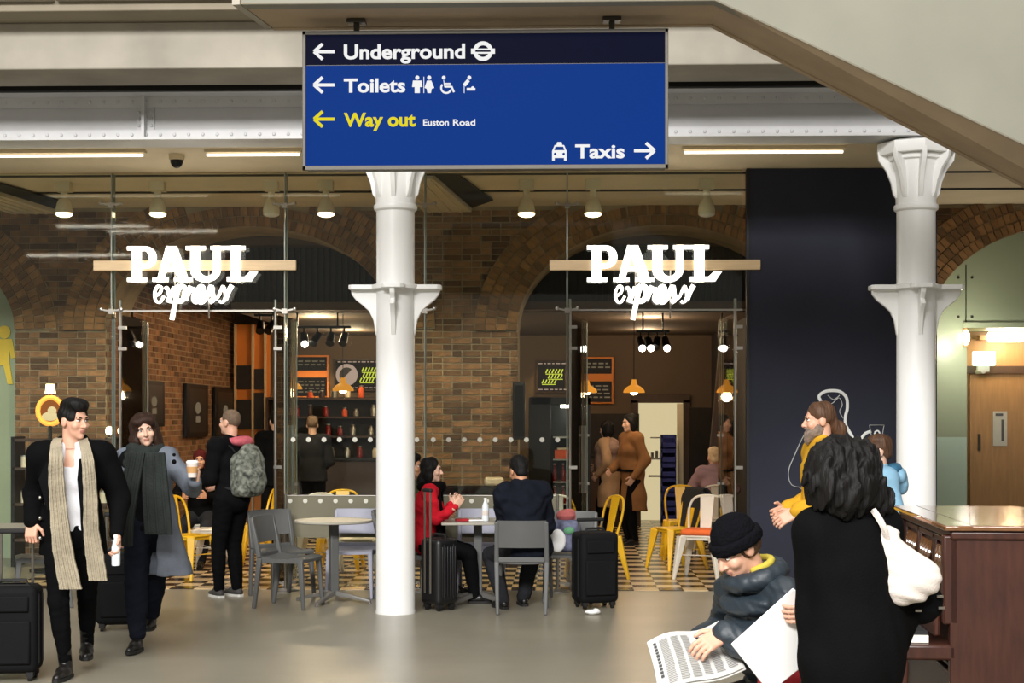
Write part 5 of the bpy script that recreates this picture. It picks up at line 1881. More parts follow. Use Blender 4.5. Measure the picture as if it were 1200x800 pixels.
SKIN = {
    'fair': M('skin_fair', (214, 164, 138), 0.5, var=0.06, scale=20, bump=0.02, bscale=200),
    'pale': M('skin_pale', (212, 170, 146), 0.5, var=0.05, scale=20, bump=0.02, bscale=200),
    'tan': M('skin_tan', (196, 142, 108), 0.5, var=0.06, scale=20, bump=0.02, bscale=200),
}
EYE_W = M('eye_white', (232, 228, 222), 0.25, var=0.02)
IRIS = M('iris_dark', (44, 28, 20), 0.2, var=0.1)
LIP = M('lip', (172, 116, 100), 0.45, var=0.05)
def cloth(name, col, var=0.12, bump=0.25, bscale=140, **k):
    return M(name, col, 0.9, var=var, scale=9, bump=bump, bscale=bscale, spec=0.06, **k)
CL = dict(
    black=cloth('black_wool', (12, 12, 13)), black2=cloth('black_jersey', (16, 16, 18)), coal=cloth('charcoal_cloth', (40, 41, 44)),
    denim_black=cloth('black_denim', (12, 12, 14)), navy=cloth('dark_navy_cloth', (25, 28, 37)),
    white=cloth('white_cotton', (226, 226, 230), 0.04), beige=cloth('beige_knit', (158, 148, 128), 0.18, 0.8, 55),
    grey_wool=cloth('grey_wool', (106, 112, 122), 0.10, 0.4, 120), dark_scarf=cloth('dark_green_grey_knit', (46, 50, 48), 0.14, 0.6, 60),
    red=cloth('red_jersey', (190, 30, 44), 0.08), pink=cloth('pink_knit', (196, 100, 110), 0.1),
    camo=M('camo_canvas', (50, 54, 48), 0.85, var=0.35, scale=26, bump=0.2, bscale=90, col2=(140, 144, 132)),
    brown=cloth('camel_coat', (136, 96, 62), 0.1), tan_coat=cloth('tan_coat', (164, 132, 102), 0.1),
    mauve=cloth('mauve_fleece', (150, 122, 128), 0.08), puffer=M('blue_grey_puffer', (36, 46, 54), 0.5, var=0.12, scale=5, bump=0.25, bscale=40),
    beanie=cloth('black_knit', (13, 13, 17), 0.15, 0.8, 70), yellow=cloth('mustard_cloth', (206, 156, 44), 0.1),
    jean=cloth('light_denim', (140, 152, 168), 0.1), sky=cloth('sky_blue_jersey', (136, 178, 204), 0.06), teal=cloth('teal_lining', (62, 110, 140), 0.06),
    olive=cloth('olive_jersey', (104, 116, 84), 0.1), trouser_grey=cloth('dark_grey_stripe_wool', (54, 54, 58), 0.2),
    boot=M('black_leather', (22, 20, 19), 0.35, var=0.1), sole_white=M('white_sole', (214, 212, 206), 0.6, var=0.03),
    shoe_grey=M('grey_trainer', (60, 58, 56), 0.7, var=0.2), sole_black=M('dark_sole', (24, 23, 22), 0.7, var=0.1),
)
HAIR = dict(
    black=M('black_hair', (15, 13, 12), 0.62, var=0.3, scale=30, stretch=(1, 1, 0.1), bump=0.5, bscale=90, bstretch=(1, 1, 0.12), spec=0.2),
    brown=M('dark_brown_hair', (48, 32, 24), 0.62, var=0.3, scale=30, stretch=(1, 1, 0.1), bump=0.5, bscale=90, bstretch=(1, 1, 0.12), spec=0.2),
    midbrown=M('brown_hair', (84, 60, 44), 0.5, var=0.3, scale=30, stretch=(1, 1, 0.1), bump=0.5, bscale=90, bstretch=(1, 1, 0.12), spec=0.2),
    crop=M('cropped_light_brown_hair', (104, 84, 66), 0.7, var=0.2, scale=40, bump=0.4, bscale=160),
    grey=M('pale_blonde_grey_hair', (206, 178, 142), 0.6, var=0.15, scale=30, bump=0.5, bscale=90),
    beard=M('greying_beard', (120, 104, 92), 0.8, var=0.3, scale=40, bump=0.5, bscale=120),
)


def ik(a, t, l1, l2, pole):
    a, t = V(a), V(t)
    d = t-a
    L = min(d.length, (l1+l2)*0.998)
    n = d.normalized()
    x = (l1*l1-l2*l2+L*L)/(2*L)
    h = math.sqrt(max(l1*l1-x*x, 0))
    p = V(pole)-n*V(pole).dot(n)
    p.normalize()
    return a+n*x+p*h, a+n*L


class Person:
    """local frame: +Y is where the body faces, +X its right hand, Z up; origin on the ground"""
    def __init__(s, label, loc, yaw, H=1.75, fem=False, hip=None, lean=(0, 0, 0), feet=None, knee=None, hands=None,
                 head=(0, 0, 0), skin='fair', v=0.010, group=None, wide=1.0):
        s.root = thing('person', label, 'person', (loc[0], loc[1], 0), yaw, group)
        s.loc0, s.yaw, s.H, s.fem, s.v, s.skin = V((loc[0], loc[1], 0)), yaw, H, fem, v, SKIN[skin]
        s.Ri = Matrix.Rotation(-yaw, 3, 'Z')
        hp = V(hip) if hip else V((0, 0, 0.515*H))
        lf, lr, lt = [math.radians(x) for x in lean]
        u = V((math.sin(lr), math.sin(lf), math.cos(lf))).normalized()
        r = V((math.cos(lt), math.sin(lt), 0))
        r = (r-u*r.dot(u)).normalized()
        f = u.cross(r)
        s.u, s.r, s.f = u, r, f
        s.R = Matrix((r, f, u)).transposed()
        sw = (0.098 if fem else 0.110)*H*wide
        J = s.J = {'pel': hp, 'neck': hp+u*0.305*H, 'chest': hp+u*0.20*H}
        hr, hpit, hrol = [math.radians(x) for x in (head[0], head[1], head[2])]
        s.RH = Matrix.Rotation(-hr, 3, 'Z') @ Matrix.Rotation(-hpit, 3, 'X') @ Matrix.Rotation(hrol, 3, 'Y')
        hu = s.RH @ V((0, 0, 1))
        s.hs = 0.132*H/0.235
        J['head'] = J['neck']+(u*0.4+hu*0.6).normalized()*0.100*H+s.RH @ V((0, 0.012, 0))
        for sd, sx in (('L', -1), ('R', 1)):
            J['sh'+sd] = hp+u*0.283*H+r*sx*sw
            J['hip'+sd] = hp+V((sx*0.052*H, 0, 0))-u*0.005
            ft = (feet or {}).get(sd, (sx*0.055*H, 0.0, 0.0))
            an = V((ft[0], ft[1], ft[2]+0.045*H))
            kp = (knee or {}).get(sd, (sx*0.1, 1, 0))
            J['kn'+sd], J['an'+sd] = ik(J['hip'+sd], an, 0.245*H, 0.24*H, kp)
            s.toe = getattr(s, 'toe', {})
            s.toe[sd] = ft[3] if len(ft) > 3 else 0.0
            hd = (hands or {}).get(sd)
            if hd is None:
                hd = dict(to=J['sh'+sd]+V((sx*0.05, 0.03, -0.31*H)))
            tgt = V(hd['to'])
            J['el'+sd], J['wr'+sd] = ik(J['sh'+sd], tgt, 0.172*H, 0.152*H, hd.get('pole', (sx*0.5, -1, -0.3)))
            fd = (J['wr'+sd]-J['el'+sd]).normalized()
            s.hand = getattr(s, 'hand', {})
            s.hand[sd] = (V(hd.get('dir', fd)).normalized(), V(hd.get('palm', (-sx, 0, 0))), hd.get('curl', 0.35), hd.get('on', True))

    def L(s, p):                      # world -> local
        return s.Ri @ (V(p)-s.loc0)

    # ---- primitive lists (g = how far outside the skin)
    def torso(s, g=0.0, hips=True):
        H, J, u, r, f = s.H, s.J, s.u, s.r, s.f
        k = 0.93 if s.fem else 1.0
        o = []
        if hips:
            o.append(el(J['pel']+u*0.01*H-f*0.006*H, (0.092*H*(1.05 if s.fem else 1)+g, 0.066*H+g, 0.075*H+g), s.R))
        o.append(el(J['pel']+u*0.095*H, (0.078*H*k+g, 0.058*H+g, 0.095*H+g), s.R))
        o.append(el(J['pel']+u*0.205*H, (0.090*H*k+g, 0.064*H+g, 0.090*H+g), s.R))
        if s.fem:
            for sx in (-1, 1):
                o.append(el(J['pel']+u*0.20*H+f*0.040*H+r*sx*0.038*H, (0.036*H+g*0.8, 0.036*H+g*0.8, 0.036*H+g*0.8)))
        sl, sr = J['shL'], J['shR']
        c = (sl+sr)/2
        o.append(rc(c+(sl-c)*0.86, c+(sr-c)*0.86, 0.036*H+g, 0.036*H+g))
        o.append(rc(J['pel']+u*0.26*H, J['neck']+u*0.01*H, 0.062*H+g, 0.032*H+g*0.7, f, 0.8))
        return o

    def arm(s, sd, g=0.0, to=1.0, puff=0.0):
        H, J = s.H, s.J
        w = J['el'+sd]+(J['wr'+sd]-J['el'+sd])*to
        k = 0.88 if s.fem else 1.0
        return [rc(J['sh'+sd], J['el'+sd], 0.031*H*k+g, 0.024*H*k+g, puff=puff, pn=4),
                rc(J['el'+sd], w, 0.025*H*k+g, (0.025+(0.0155-0.025)*to)*H*k+g*0.9, puff=puff, pn=4)]

    def leg(s, sd, g=0.0, to=1.0):
        H, J = s.H, s.J
        a = J['kn'+sd]+(J['an'+sd]-J['kn'+sd])*to
        return [rc(J['hip'+sd], J['kn'+sd], 0.052*H+g, 0.033*H+g), rc(J['kn'+sd], a, 0.032*H+g, (0.032+(0.021-0.032)*to)*H+g, bulge=0.10)]

    def field(s, v, extra=0.12, lo=None, hi=None):
        P = np.array([tuple(p) for p in s.J.values()])
        return Field(P.min(0)-extra if lo is None else lo, P.max(0)+extra if hi is None else hi, v)

    def garment(s, name, prims, mat, k=0.03, g=0.18, v=None, cuts=(), halves=(), folds=None, label=None, kc=0.012, relax=1):
        v = v or s.v
        lo = np.min([p[1] for p in prims], 0)-0.02
        hi = np.max([p[2] for p in prims], 0)+0.02
        F = Field(lo, hi, v)
        for p in prims:
            F.add(p, k)
        for c in cuts:
            F.cut(c, kc)
        for (n, o) in halves:
            F.half(n, o)
        if folds:
            F.folds(*folds)
        co, Q = F.mesh(name, [mat], relax)
        o = bpy.data.objects.new(name, to_mesh(name, [mat], [(co, Q, 0)]))
        COL.objects.link(o)
        o.parent = s.root
        if label:
            o['label'] = label
        return o

    def hp(s, x, y, z):               # head-local point -> person-local
        return s.J['head']+s.RH @ V((x, y, z))*s.hs

    def head_prims(s):
        k = s.hs
        P = s.hp
        R = s.RH
        E = lambda c, r: el(P(*c), n3(r)*k, R)
        j = 0.92 if s.fem else 1.0
        add = [E((0, -0.012, 0.032), (0.074, 0.093, 0.086)), E((0, 0.030, -0.030), (0.060*j, 0.062, 0.078)), E((0, 0.034, -0.072), (0.046*j, 0.050, 0.040)),
               E((0, 0.072, -0.098), (0.020, 0.017, 0.016)), rc(P(-0.036, 0.080, 0.024), P(0.036, 0.080, 0.024), 0.011*k, 0.011*k),
               rc(P(0, -0.022, -0.055), s.J['neck']-s.u*0.035, 0.054*k*j, 0.062*k*j)]
        for sx in (-1, 1):
            add.append(E((sx*0.042, 0.066, -0.028), (0.022, 0.022, 0.022)))
            add.append(E((sx*0.077, -0.006, -0.008), (0.010, 0.022, 0.031)))
        cut = [E((sx*0.031, 0.100, 0.006), (0.017, 0.014, 0.011)) for sx in (-1, 1)]
        fine = [rc(P(0, 0.088, 0.008), P(0, 0.110, -0.030), 0.008*k, 0.0125*k), E((0.011, 0.098, -0.034), (0.008, 0.009, 0.007)), E((-0.011, 0.098, -0.034), (0.008, 0.009, 0.007)),
                E((0, 0.087, -0.058), (0.022, 0.011, 0.006)), E((0, 0.086, -0.068), (0.019, 0.011, 0.0065))]
        return add, cut, fine

    def hand_prims(s, sd):
        H = s.H
        k = H/1.75*(0.93 if s.fem else 1.0)
        d, pn, curl, on_ = s.hand[sd]
        sx = -1 if sd == 'L' else 1
        pn = (pn-d*pn.dot(d)).normalized()
        ac = d.cross(pn).normalized()
        # thumb side of the hand: cross product order depends on side
        th = -ac if sd == 'L' else ac
        w = s.J['wr'+sd]
        R = Matrix((ac, d, pn)).transposed()
        out = [bxp(w+d*0.052*k, (0.041*k, 0.050*k, 0.0135*k), R, 0.012*k), rc(w-d*0.03*k, w+d*0.02*k, 0.024*k, 0.024*k, pn, 0.75)]
        for i, (o, l) in enumerate(((0.031, 0.070), (0.0105, 0.080), (-0.0105, 0.074), (-0.031, 0.058))):
            p = w+d*0.096*k+th*o*k
            dd = (d+th*o*1.6).normalized()
            ang = curl*0.6
            for q, fr in enumerate((0.45, 0.30, 0.25)):
                ax = dd.cross(pn)
                v_ = (dd*math.cos(ang)+pn*math.sin(ang)).normalized()
                e = p+v_*l*fr*k
                out.append(rc(p, e, (0.0092-0.0008*q)*k, (0.0086-0.0008*q)*k))
                p = e
                ang += curl*1.15
        p = w+d*0.028*k+th*0.034*k
        v1 = (d*0.62+th*0.72+pn*0.25).normalized()
        e = p+v1*0.042*k
        out.append(rc(p, e, 0.0125*k, 0.0105*k))
        out.append(rc(e, e+(d*0.9+th*0.2+pn*(0.2+curl*0.4)).normalized()*0.034*k, 0.0105*k, 0.008*k))
        return out

    def body(s, face=True, legs=True, hv=None, fine=0.0042):
        F = s.field(0.014, 0.16)
        for p in s.torso(-0.012):
            F.add(p, 0.03)
        for sd in 'LR':
            for p in s.arm(sd, -0.004)+s.leg(sd, -0.008):
                F.add(p, 0.02)
            an = s.J['an'+sd]
            F.add(rc(an, an+V((math.sin(s.toe[sd])*0.07, math.cos(s.toe[sd])*0.07, -0.03)), 0.03, 0.025), 0.02)
        pieces = [F.mesh('b', [])+(0,)]
        # head, finer
        add, cut, fn = s.head_prims()
        c = n3(s.J['head'])
        Fh = Field(c-0.17, c+0.17, hv or fine)
        for p in add:
            Fh.add(p, 0.018)
        for p in cut:
            Fh.cut(p, 0.008)
        for p in fn:
            Fh.add(p, 0.006)
        co, Q = Fh.mesh('h', [], 1)
        mi = np.zeros(len(Q), np.int32)
        ctr = co[Q].mean(1)
        Rm = np.array(s.RH, np.float32)
        lc = ((ctr-c)@Rm)/s.hs
        lip = (np.abs(lc[:, 0]) < 0.021) & (lc[:, 2] < -0.0545) & (lc[:, 2] > -0.0735) & (lc[:, 1] > 0.088)
        mi[lip] = 1
        pieces.append((co, Q, mi))
        for sd in 'LR':
            if s.hand[sd][3]:
                pr = s.hand_prims(sd)
                lo = np.min([p[1] for p in pr], 0); hi = np.max([p[2] for p in pr], 0)
                Fd = Field(lo, hi, 0.0036)
                for i, p in enumerate(pr):
                    Fd.add(p, 0.004 if i > 1 else 0.010)
                pieces.append(Fd.mesh('d', [], 1)+(0,))
        if face:
            def ball(c, r, m):
                q = MB().ell((0, 0, 0), (1, 1, 1), 12)
                vs = np.array(q.v, np.float32)*n3(r)*s.hs
                vs = vs@Rm.T+n3(s.hp(*c))
                pieces.append((vs, np.array(q.f), m))
            for sx in (-1, 1):
                ball((sx*0.031, 0.0775, 0.006), (0.0145, 0.0125, 0.0085), 2)
                ball((sx*0.031, 0.0865, 0.006), (0.0058, 0.005, 0.0062), 3)
                b = MB().tube([(sx*0.014, 0.0915, 0.022), (sx*0.030, 0.0905, 0.0275), (sx*0.048, 0.078, 0.0225)], [0.0042, 0.0048, 0.003], 6)
                vs = (np.array(b.v, np.float32)*s.hs)@Rm.T+c
                fq = [f for f in b.f if len(f) == 4]
                pieces.append((vs, np.array(fq), 4))
                b = MB().tube([(sx*0.018, 0.0895, 0.0125), (sx*0.031, 0.0915, 0.0150), (sx*0.045, 0.083, 0.0110)], 0.0022, 6)
                vs = (np.array(b.v, np.float32)*s.hs)@Rm.T+c
                pieces.append((vs, np.array([f for f in b.f if len(f) == 4]), 4))
        brow = s.brow if hasattr(s, 'brow') else HAIR['brown']
        o = bpy.data.objects.new('body', to_mesh('body', [s.skin, LIP, EYE_W, IRIS, brow], pieces))
        COL.objects.link(o)
        o.parent = s.root
        return o

    def hair(s, mat, style='short', amp=0.006, extra=(), cuts=(), label=None):
        k = s.hs
        E = lambda c, r: el(s.hp(*c), n3(r)*k, s.RH)
        add = [E((0, -0.018, 0.040), (0.083, 0.100, 0.092))]
        cut = [E((0, 0.098, -0.030), (0.066, 0.072, 0.090))]
        if style == 'crop':
            add = [E((0, -0.014, 0.036), (0.0785, 0.0965, 0.090))]
            cut.append(E((0, 0.02, -0.080), (0.11, 0.10, 0.085)))
        if style == 'short':
            add += [E((0, 0.035, 0.096), (0.066, 0.060, 0.038)), E((0, -0.02, 0.09), (0.075, 0.08, 0.055))]
            cut += [E((0, 0.04, -0.070), (0.12, 0.10, 0.07)), E((0, -0.06, -0.115), (0.1, 0.07, 0.05))]
        if style == 'bob':
            add += [E((0, -0.050, -0.030), (0.082, 0.062, 0.100)), E((0.068, -0.010, -0.03), (0.026, 0.048, 0.10)), E((-0.068, -0.010, -0.03), (0.026, 0.048, 0.10))]
        if style == 'long':
            add += [E((0, -0.050, -0.050), (0.086, 0.062, 0.130)), E((0.070, 0.004, -0.07), (0.026, 0.050, 0.140)), E((-0.070, 0.004, -0.07), (0.026, 0.050, 0.140)),
                    E((0.03, 0.05, 0.075), (0.055, 0.05, 0.04)), E((-0.035, 0.05, 0.07), (0.05, 0.05, 0.04))]
            cut = [E((0, 0.100, -0.036), (0.052, 0.070, 0.092))]
        if style == 'tied':
            add += [E((0, -0.09, -0.03), (0.045, 0.045, 0.06))]
            cut += [E((0, 0.045, -0.075), (0.12, 0.09, 0.07))]
        add += [E(c, r) for (c, r) in extra]
        cut += [E(c, r) for (c, r) in cuts]
        return s.garment('hair', add, mat, 0.02, v=0.006 if s.v < 0.012 else 0.008, cuts=cut, folds=(amp, 110, 4, (1, 1, 0.35)), label=label, kc=0.015)

    def shoes(s, mat, sole, high=0.0, white=False):
        for sd in 'LR':
            an, t = s.J['an'+sd], s.toe[sd]
            d = V((math.sin(t), math.cos(t), 0))
            z0 = an.z-0.045*s.H
            b = V((an.x, an.y, z0))
            k = s.H/1.75*(0.92 if s.fem else 1)
            pr = [rc(b-d*0.03*k+V((0, 0, 0.042)), b+d*0.06*k+V((0, 0, 0.052)), 0.036*k, 0.042*k), rc(b+d*0.05*k+V((0, 0, 0.045)), b+d*0.165*k+V((0, 0, 0.030)), 0.042*k, 0.028*k, (0, 0, 1), 0.85)]
            if high:
                sh = (s.J['kn'+sd]-an).normalized()
                pr.append(rc(an, an+sh*high, 0.042*k, 0.045*k))
            else:
                pr.append(rc(b+V((0, 0, 0.05)), an+V((0, 0, 0.01)), 0.04*k, 0.036*k))
            o = s.garment('shoe', pr, mat, 0.02, v=0.007, halves=[((0, 0, -1), -(z0+0.012))])
            m_ = MB()
            ou = []
            side = V((d.y, -d.x, 0))
            for (a, w) in ((-0.068, 0.022), (-0.055, 0.034), (0.0, 0.036), (0.07, 0.044), (0.13, 0.042), (0.175, 0.028), (0.192, 0.012)):
                ou.append((a, w))
            pts = [b+d*a*k+side*w*k for (a, w) in ou]+[b+d*a*k-side*w*k for (a, w) in reversed(ou)]
            m_.prism([p+V((0, 0, 0.001)) for p in pts], (0, 0, 0.022)).build('sole', sole, o)


# ------------------------------------------------------------------ 1 man with beige scarf
P0 = FL(86, 793)


def man1():
    loc = (P0.x, P0.y)
    yaw = PI+0.10
    Ri = Matrix.Rotation(-yaw, 3, 'Z')
    toL = lambda w: Ri @ (V(w)-V((loc[0], loc[1], 0)))
    hr = toL(W(38, 611, 9.93)); hl = toL(W(137, 626, 9.92))
    fr, fl_ = toL(FL(74, 797)), toL(FL(99, 784))
    s = Person('dark-haired man in a black coat with a long beige knitted scarf, walking with a suitcase', loc, yaw, 1.80, hip=(0.0, 0.03, 0.526*1.80), lean=(1, 0, 0),
               feet={'R': (fr.x, fr.y-0.08, 0, 0.12), 'L': (fl_.x, fl_.y-0.08, 0, -0.15)}, head=(-52, 3, 0), skin='fair', v=0.009, wide=1.04,
               hands={'R': dict(to=hr, pole=(0.28, -1, 0), dir=(0.05, 0.25, -1), palm=(-0.3, -1, 0), curl=0.9), 'L': dict(to=hl, pole=(-0.28, -1, 0), dir=(-0.1, 0.35, -1), palm=(0.8, 0.5, 0), curl=0.75)})
    s.brow = HAIR['black']
    s.body()
    s.hair(HAIR['black'], 'short', 0.010, extra=[((0, 0.05, 0.105), (0.062, 0.05, 0.036)), ((0.03, 0.02, 0.115), (0.05, 0.06, 0.03))])
    s.garment('trousers', [el(s.J['pel'], (0.160, 0.120, 0.14))]+s.leg('L', 0.004)+s.leg('R', 0.004), CL['denim_black'], 0.02, folds=(0.006, 45, 3, (1, 1, 1)))
    s.garment('shirt', s.torso(0.012), CL['white'], 0.03, halves=[((0, 0, -1), -0.90)], folds=(0.006, 40, 5, (1, 1, 0.5)), cuts=[bxp(s.J['neck']+V((0, 0.10, -0.03)), (0.03, 0.06, 0.075), Matrix.Rotation(0.5, 3, 'X'), 0.01)])
    pr = s.torso(0.034)+s.arm('L', 0.026, 0.97)+s.arm('R', 0.026, 0.97)
    pr += [rc(s.J['pel']+V((0, -0.01, 0.10)), (0, -0.01, 0.72), 0.185, 0.235, (0, 1, 0), 0.66)]
    for a in range(-4, 5):
        an = a*0.42+PI
        c = s.J['neck']+V((0.078*math.sin(an), 0.075*math.cos(an)+0.0, 0.005))
        pr.append(rc(c, c+V((0, 0, 0.055)), 0.026, 0.022))
    s.garment('coat', pr, CL['black'], 0.03, halves=[((0, 0, -1), -0.80)], folds=(0.010, 26, 2, (1, 1, 0.45)),
              cuts=[bxp((0.012, 0.23, 1.0), (0.095, 0.17, 0.60), None, 0.01)])
    lp = MB()
    for sx in (-1, 1):
        lp.ribbon([(0.012+sx*0.10, 0.125, 1.43), (0.012+sx*0.125, 0.155, 1.30), (0.012+sx*0.105, 0.160, 1.10)], [0.05, 0.11, 0.03], (1, -0.25*sx, 0), 0.02)
    lp.build('lapels', CL['black2'], s.root, bevel=0.006)
    for sx in (-1, 1):
        for z in (0.92, 1.05, 1.18):
            MB().ell((0.012+sx*0.17, 0.142, z), (0.013, 0.008, 0.013), 10).build('button', MT['chrome'], s.root)
    # scarf: two long knitted tails and the part round the neck
    def tail(pxs, d):
        return [s.L(W(px, py, d)) for (px, py) in pxs]
    for (pxs, ws, nm) in (([(66, 535), (66, 560), (69, 600), (74, 645), (83, 690)], [0.085, 0.095, 0.105, 0.125, 0.14], 'r'),
                          ([(103, 540), (106, 580), (107, 620), (111, 650), (115, 680)], [0.075, 0.085, 0.095, 0.11, 0.115], 'l')):
        sg = 1 if nm == 'r' else -1
        pts = curve_pts([s.J['neck']+V((sg*0.062, -0.03, 0.062)), s.J['neck']+V((sg*0.085, 0.05, 0.045))]+tail(pxs, 9.80), 5)
        ws = [0.05, 0.06]+ws
        wi = np.interp(np.linspace(0, 1, len(pts)), np.linspace(0, 1, len(ws)), ws)
        for i, q in enumerate(pts):
            q.y = max(q.y, 0.0)
        m_ = MB()
        m_.ribbon(pts, [float(x)*(1+0.04*math.sin(i*2.1)) for i, x in enumerate(wi)], (1, 0, 0), 0.024)
        for st in (-0.33, -0.11, 0.11, 0.33):
            m_.tube([q+V((st*float(x), 0.012, 0)) for q, x in zip(pts, wi)], 0.0085, 6)
        m_.build('scarf_tail', CL['beige'], s.root)
    nk = [V((0.085*math.sin(a), 0.080*math.cos(a), 1.515+0.03*math.cos(a+PI))) for a in np.linspace(0.8, 2*PI-0.8, 16)]
    MB().tube(nk, 0.026, 8, flat=1.5).build('scarf_neck', CL['beige'], s.root)
    s.shoes(CL['boot'], CL['sole_black'], 0.14)
    # small bottle held in the left hand
    w = s.J['wrL']+s.hand['L'][0]*0.07
    wv = s.root.matrix_basis
    q = Matrix.Rotation(yaw, 3, 'Z') @ w+V((loc[0], loc[1], 0))
    b = thing('drink_bottle', 'small clear drink bottle held by the man with the beige scarf', 'bottle', (q.x-0.0, q.y-0.03, q.z-0.13), 0)
    MB().lathe([(0.026, 0), (0.028, 0.01), (0.028, 0.12), (0.013, 0.165), (0.013, 0.18)], n=14).build('bottle_body', MT['bottle_clear'], b)
    MB().cyl((0, 0, 0.18), (0, 0, 0.198), 0.015, n=12).build('bottle_cap', MT['board'], b)
man1()

# ------------------------------------------------------------------ 2 woman with grey coat and cup
def woman1():
    P0 = FL(178, 760)
    loc, yaw = (P0.x, P0.y), PI-0.12
    Ri = Matrix.Rotation(-yaw, 3, 'Z')
    toL = lambda w: Ri @ (V(w)-V((loc[0], loc[1], 0)))
    hl = toL(W(229, 563, 10.85)); hr = toL(W(140, 640, 11.45))
    fr, fl_ = toL(FL(157, 766)), toL(FL(172, 752))
    H = 1.72
    s = Person('woman with long dark hair, grey wool coat and dark scarf, raising a paper cup', loc, yaw, H, True, hip=(0.0, 0.02, 0.526*H), lean=(2, 2, -4),
               feet={'R': (fr.x, fr.y-0.06, 0, 0.0), 'L': (fl_.x, fl_.y-0.06, 0, -0.2)}, head=(-24, 2, 9), skin='pale', v=0.009,
               hands={'L': dict(to=hl, pole=(-0.35, -0.5, -1), dir=(-0.25, 0.35, 0.9), palm=(0.55, 0.75, 0), curl=0.75), 'R': dict(to=hr, pole=(1, -0.5, 0), curl=0.8)})
    s.body()
    s.hair(HAIR['brown'], 'long', 0.010, extra=[((0, -0.02, 0.055), (0.098, 0.10, 0.085)), ((0.085, -0.02, -0.05), (0.035, 0.055, 0.11)), ((-0.08, -0.03, -0.05), (0.03, 0.05, 0.11)), ((0.085, -0.02, -0.13), (0.04, 0.05, 0.10)), ((-0.08, -0.02, -0.12), (0.035, 0.05, 0.08))])
    s.garment('trousers', [el(s.J['pel'], (0.165, 0.12, 0.13))]+s.leg('L', 0.024, 0.86)+s.leg('R', 0.024, 0.86), CL['navy'], 0.02, folds=(0.007, 38, 3))
    s.garment('jumper', s.torso(0.014), CL['black2'], 0.03, halves=[((0, 0, -1), -0.82)], folds=(0.006, 40, 5, (1, 1, 0.5)))
    pr = s.torso(0.036)+s.arm('L', 0.028, 0.95)+s.arm('R', 0.028, 0.95)
    pr += [rc(s.J['pel']+V((0, -0.015, 0.10)), (-0.07, -0.02, 0.46), 0.185, 0.245, (0, 1, 0), 0.68)]
    s.garment('coat', pr, CL['grey_wool'], 0.03, halves=[((0, 0, -1), -0.55)], folds=(0.010, 24, 8, (1, 1, 0.45)),
              cuts=[bxp((0.075, 0.25, 1.0), (0.165, 0.20, 0.62), None, 0.01)])
    bq = s.L(W(204, 541, 10.78))
    MB().ell(bq, (0.018, 0.01, 0.018), 10).ell(bq+V((0, 0, 0.05)), (0.014, 0.01, 0.012), 8).build('brooch', CL['black'], s.root)
    # bulky scarf: coils round the neck and two broad tails
    N = s.J['neck']
    co = []
    for k in range(3):
        ring = [N+V(((0.105+0.012*k)*math.sin(a), 0.028+(0.10+0.006*k)*math.cos(a), 0.030-0.042*k+0.012*math.sin(2*a+k))) for a in np.linspace(0, 2*PI, 15)]
        co += [rc(a, b, 0.038, 0.038) for a, b in zip(ring[:-1], ring[1:])]
    s.garment('scarf_coils', co, CL['dark_scarf'], 0.015, folds=(0.006, 70, 2))
    for (pxs, ws) in (([(181, 530), (182, 570), (184, 600), (186, 626)], [0.15, 0.19, 0.20, 0.20]), ([(160, 530), (152, 575), (147, 610), (146, 640)], [0.13, 0.13, 0.12, 0.12])):
        pts = curve_pts([s.L(W(px, py, 10.78)) for (px, py) in pxs], 5)
        wi = np.interp(np.linspace(0, 1, len(pts)), np.linspace(0, 1, len(ws)), ws)
        m_ = MB().ribbon(pts, [float(x) for x in wi], (1, 0, 0), 0.03)
        for st in (-0.3, 0.0, 0.3):
            m_.tube([q+V((st*float(x), 0.013, 0)) for q, x in zip(pts, wi)], 0.012, 6)
        m_.build('scarf_tail', CL['dark_scarf'], s.root, bevel=0.006)
    s.shoes(CL['boot'], CL['sole_black'], 0.06)
    w = s.J['wrL']+s.hand['L'][0]*0.085+V((0.018, 0.04, 0))
    q = Matrix.Rotation(yaw, 3, 'Z') @ w+V((loc[0], loc[1], 0))
    b = thing('paper_cup', 'white takeaway paper cup held up by the woman in the grey coat', 'cup', (q.x, q.y, q.z-0.05), 0)
    MB().lathe([(0.030, 0), (0.042, 0.10)], n=20).build('cup_body', MT['canvas'], b)
    MB().lathe([(0.0355, 0.032), (0.0425, 0.075)], n=20).build('cup_sleeve', MT['kraft'], b)
    MB().lathe([(0.044, 0.10), (0.044, 0.108), (0.036, 0.118)], n=20).build('cup_lid', MT['board'], b)
woman1()

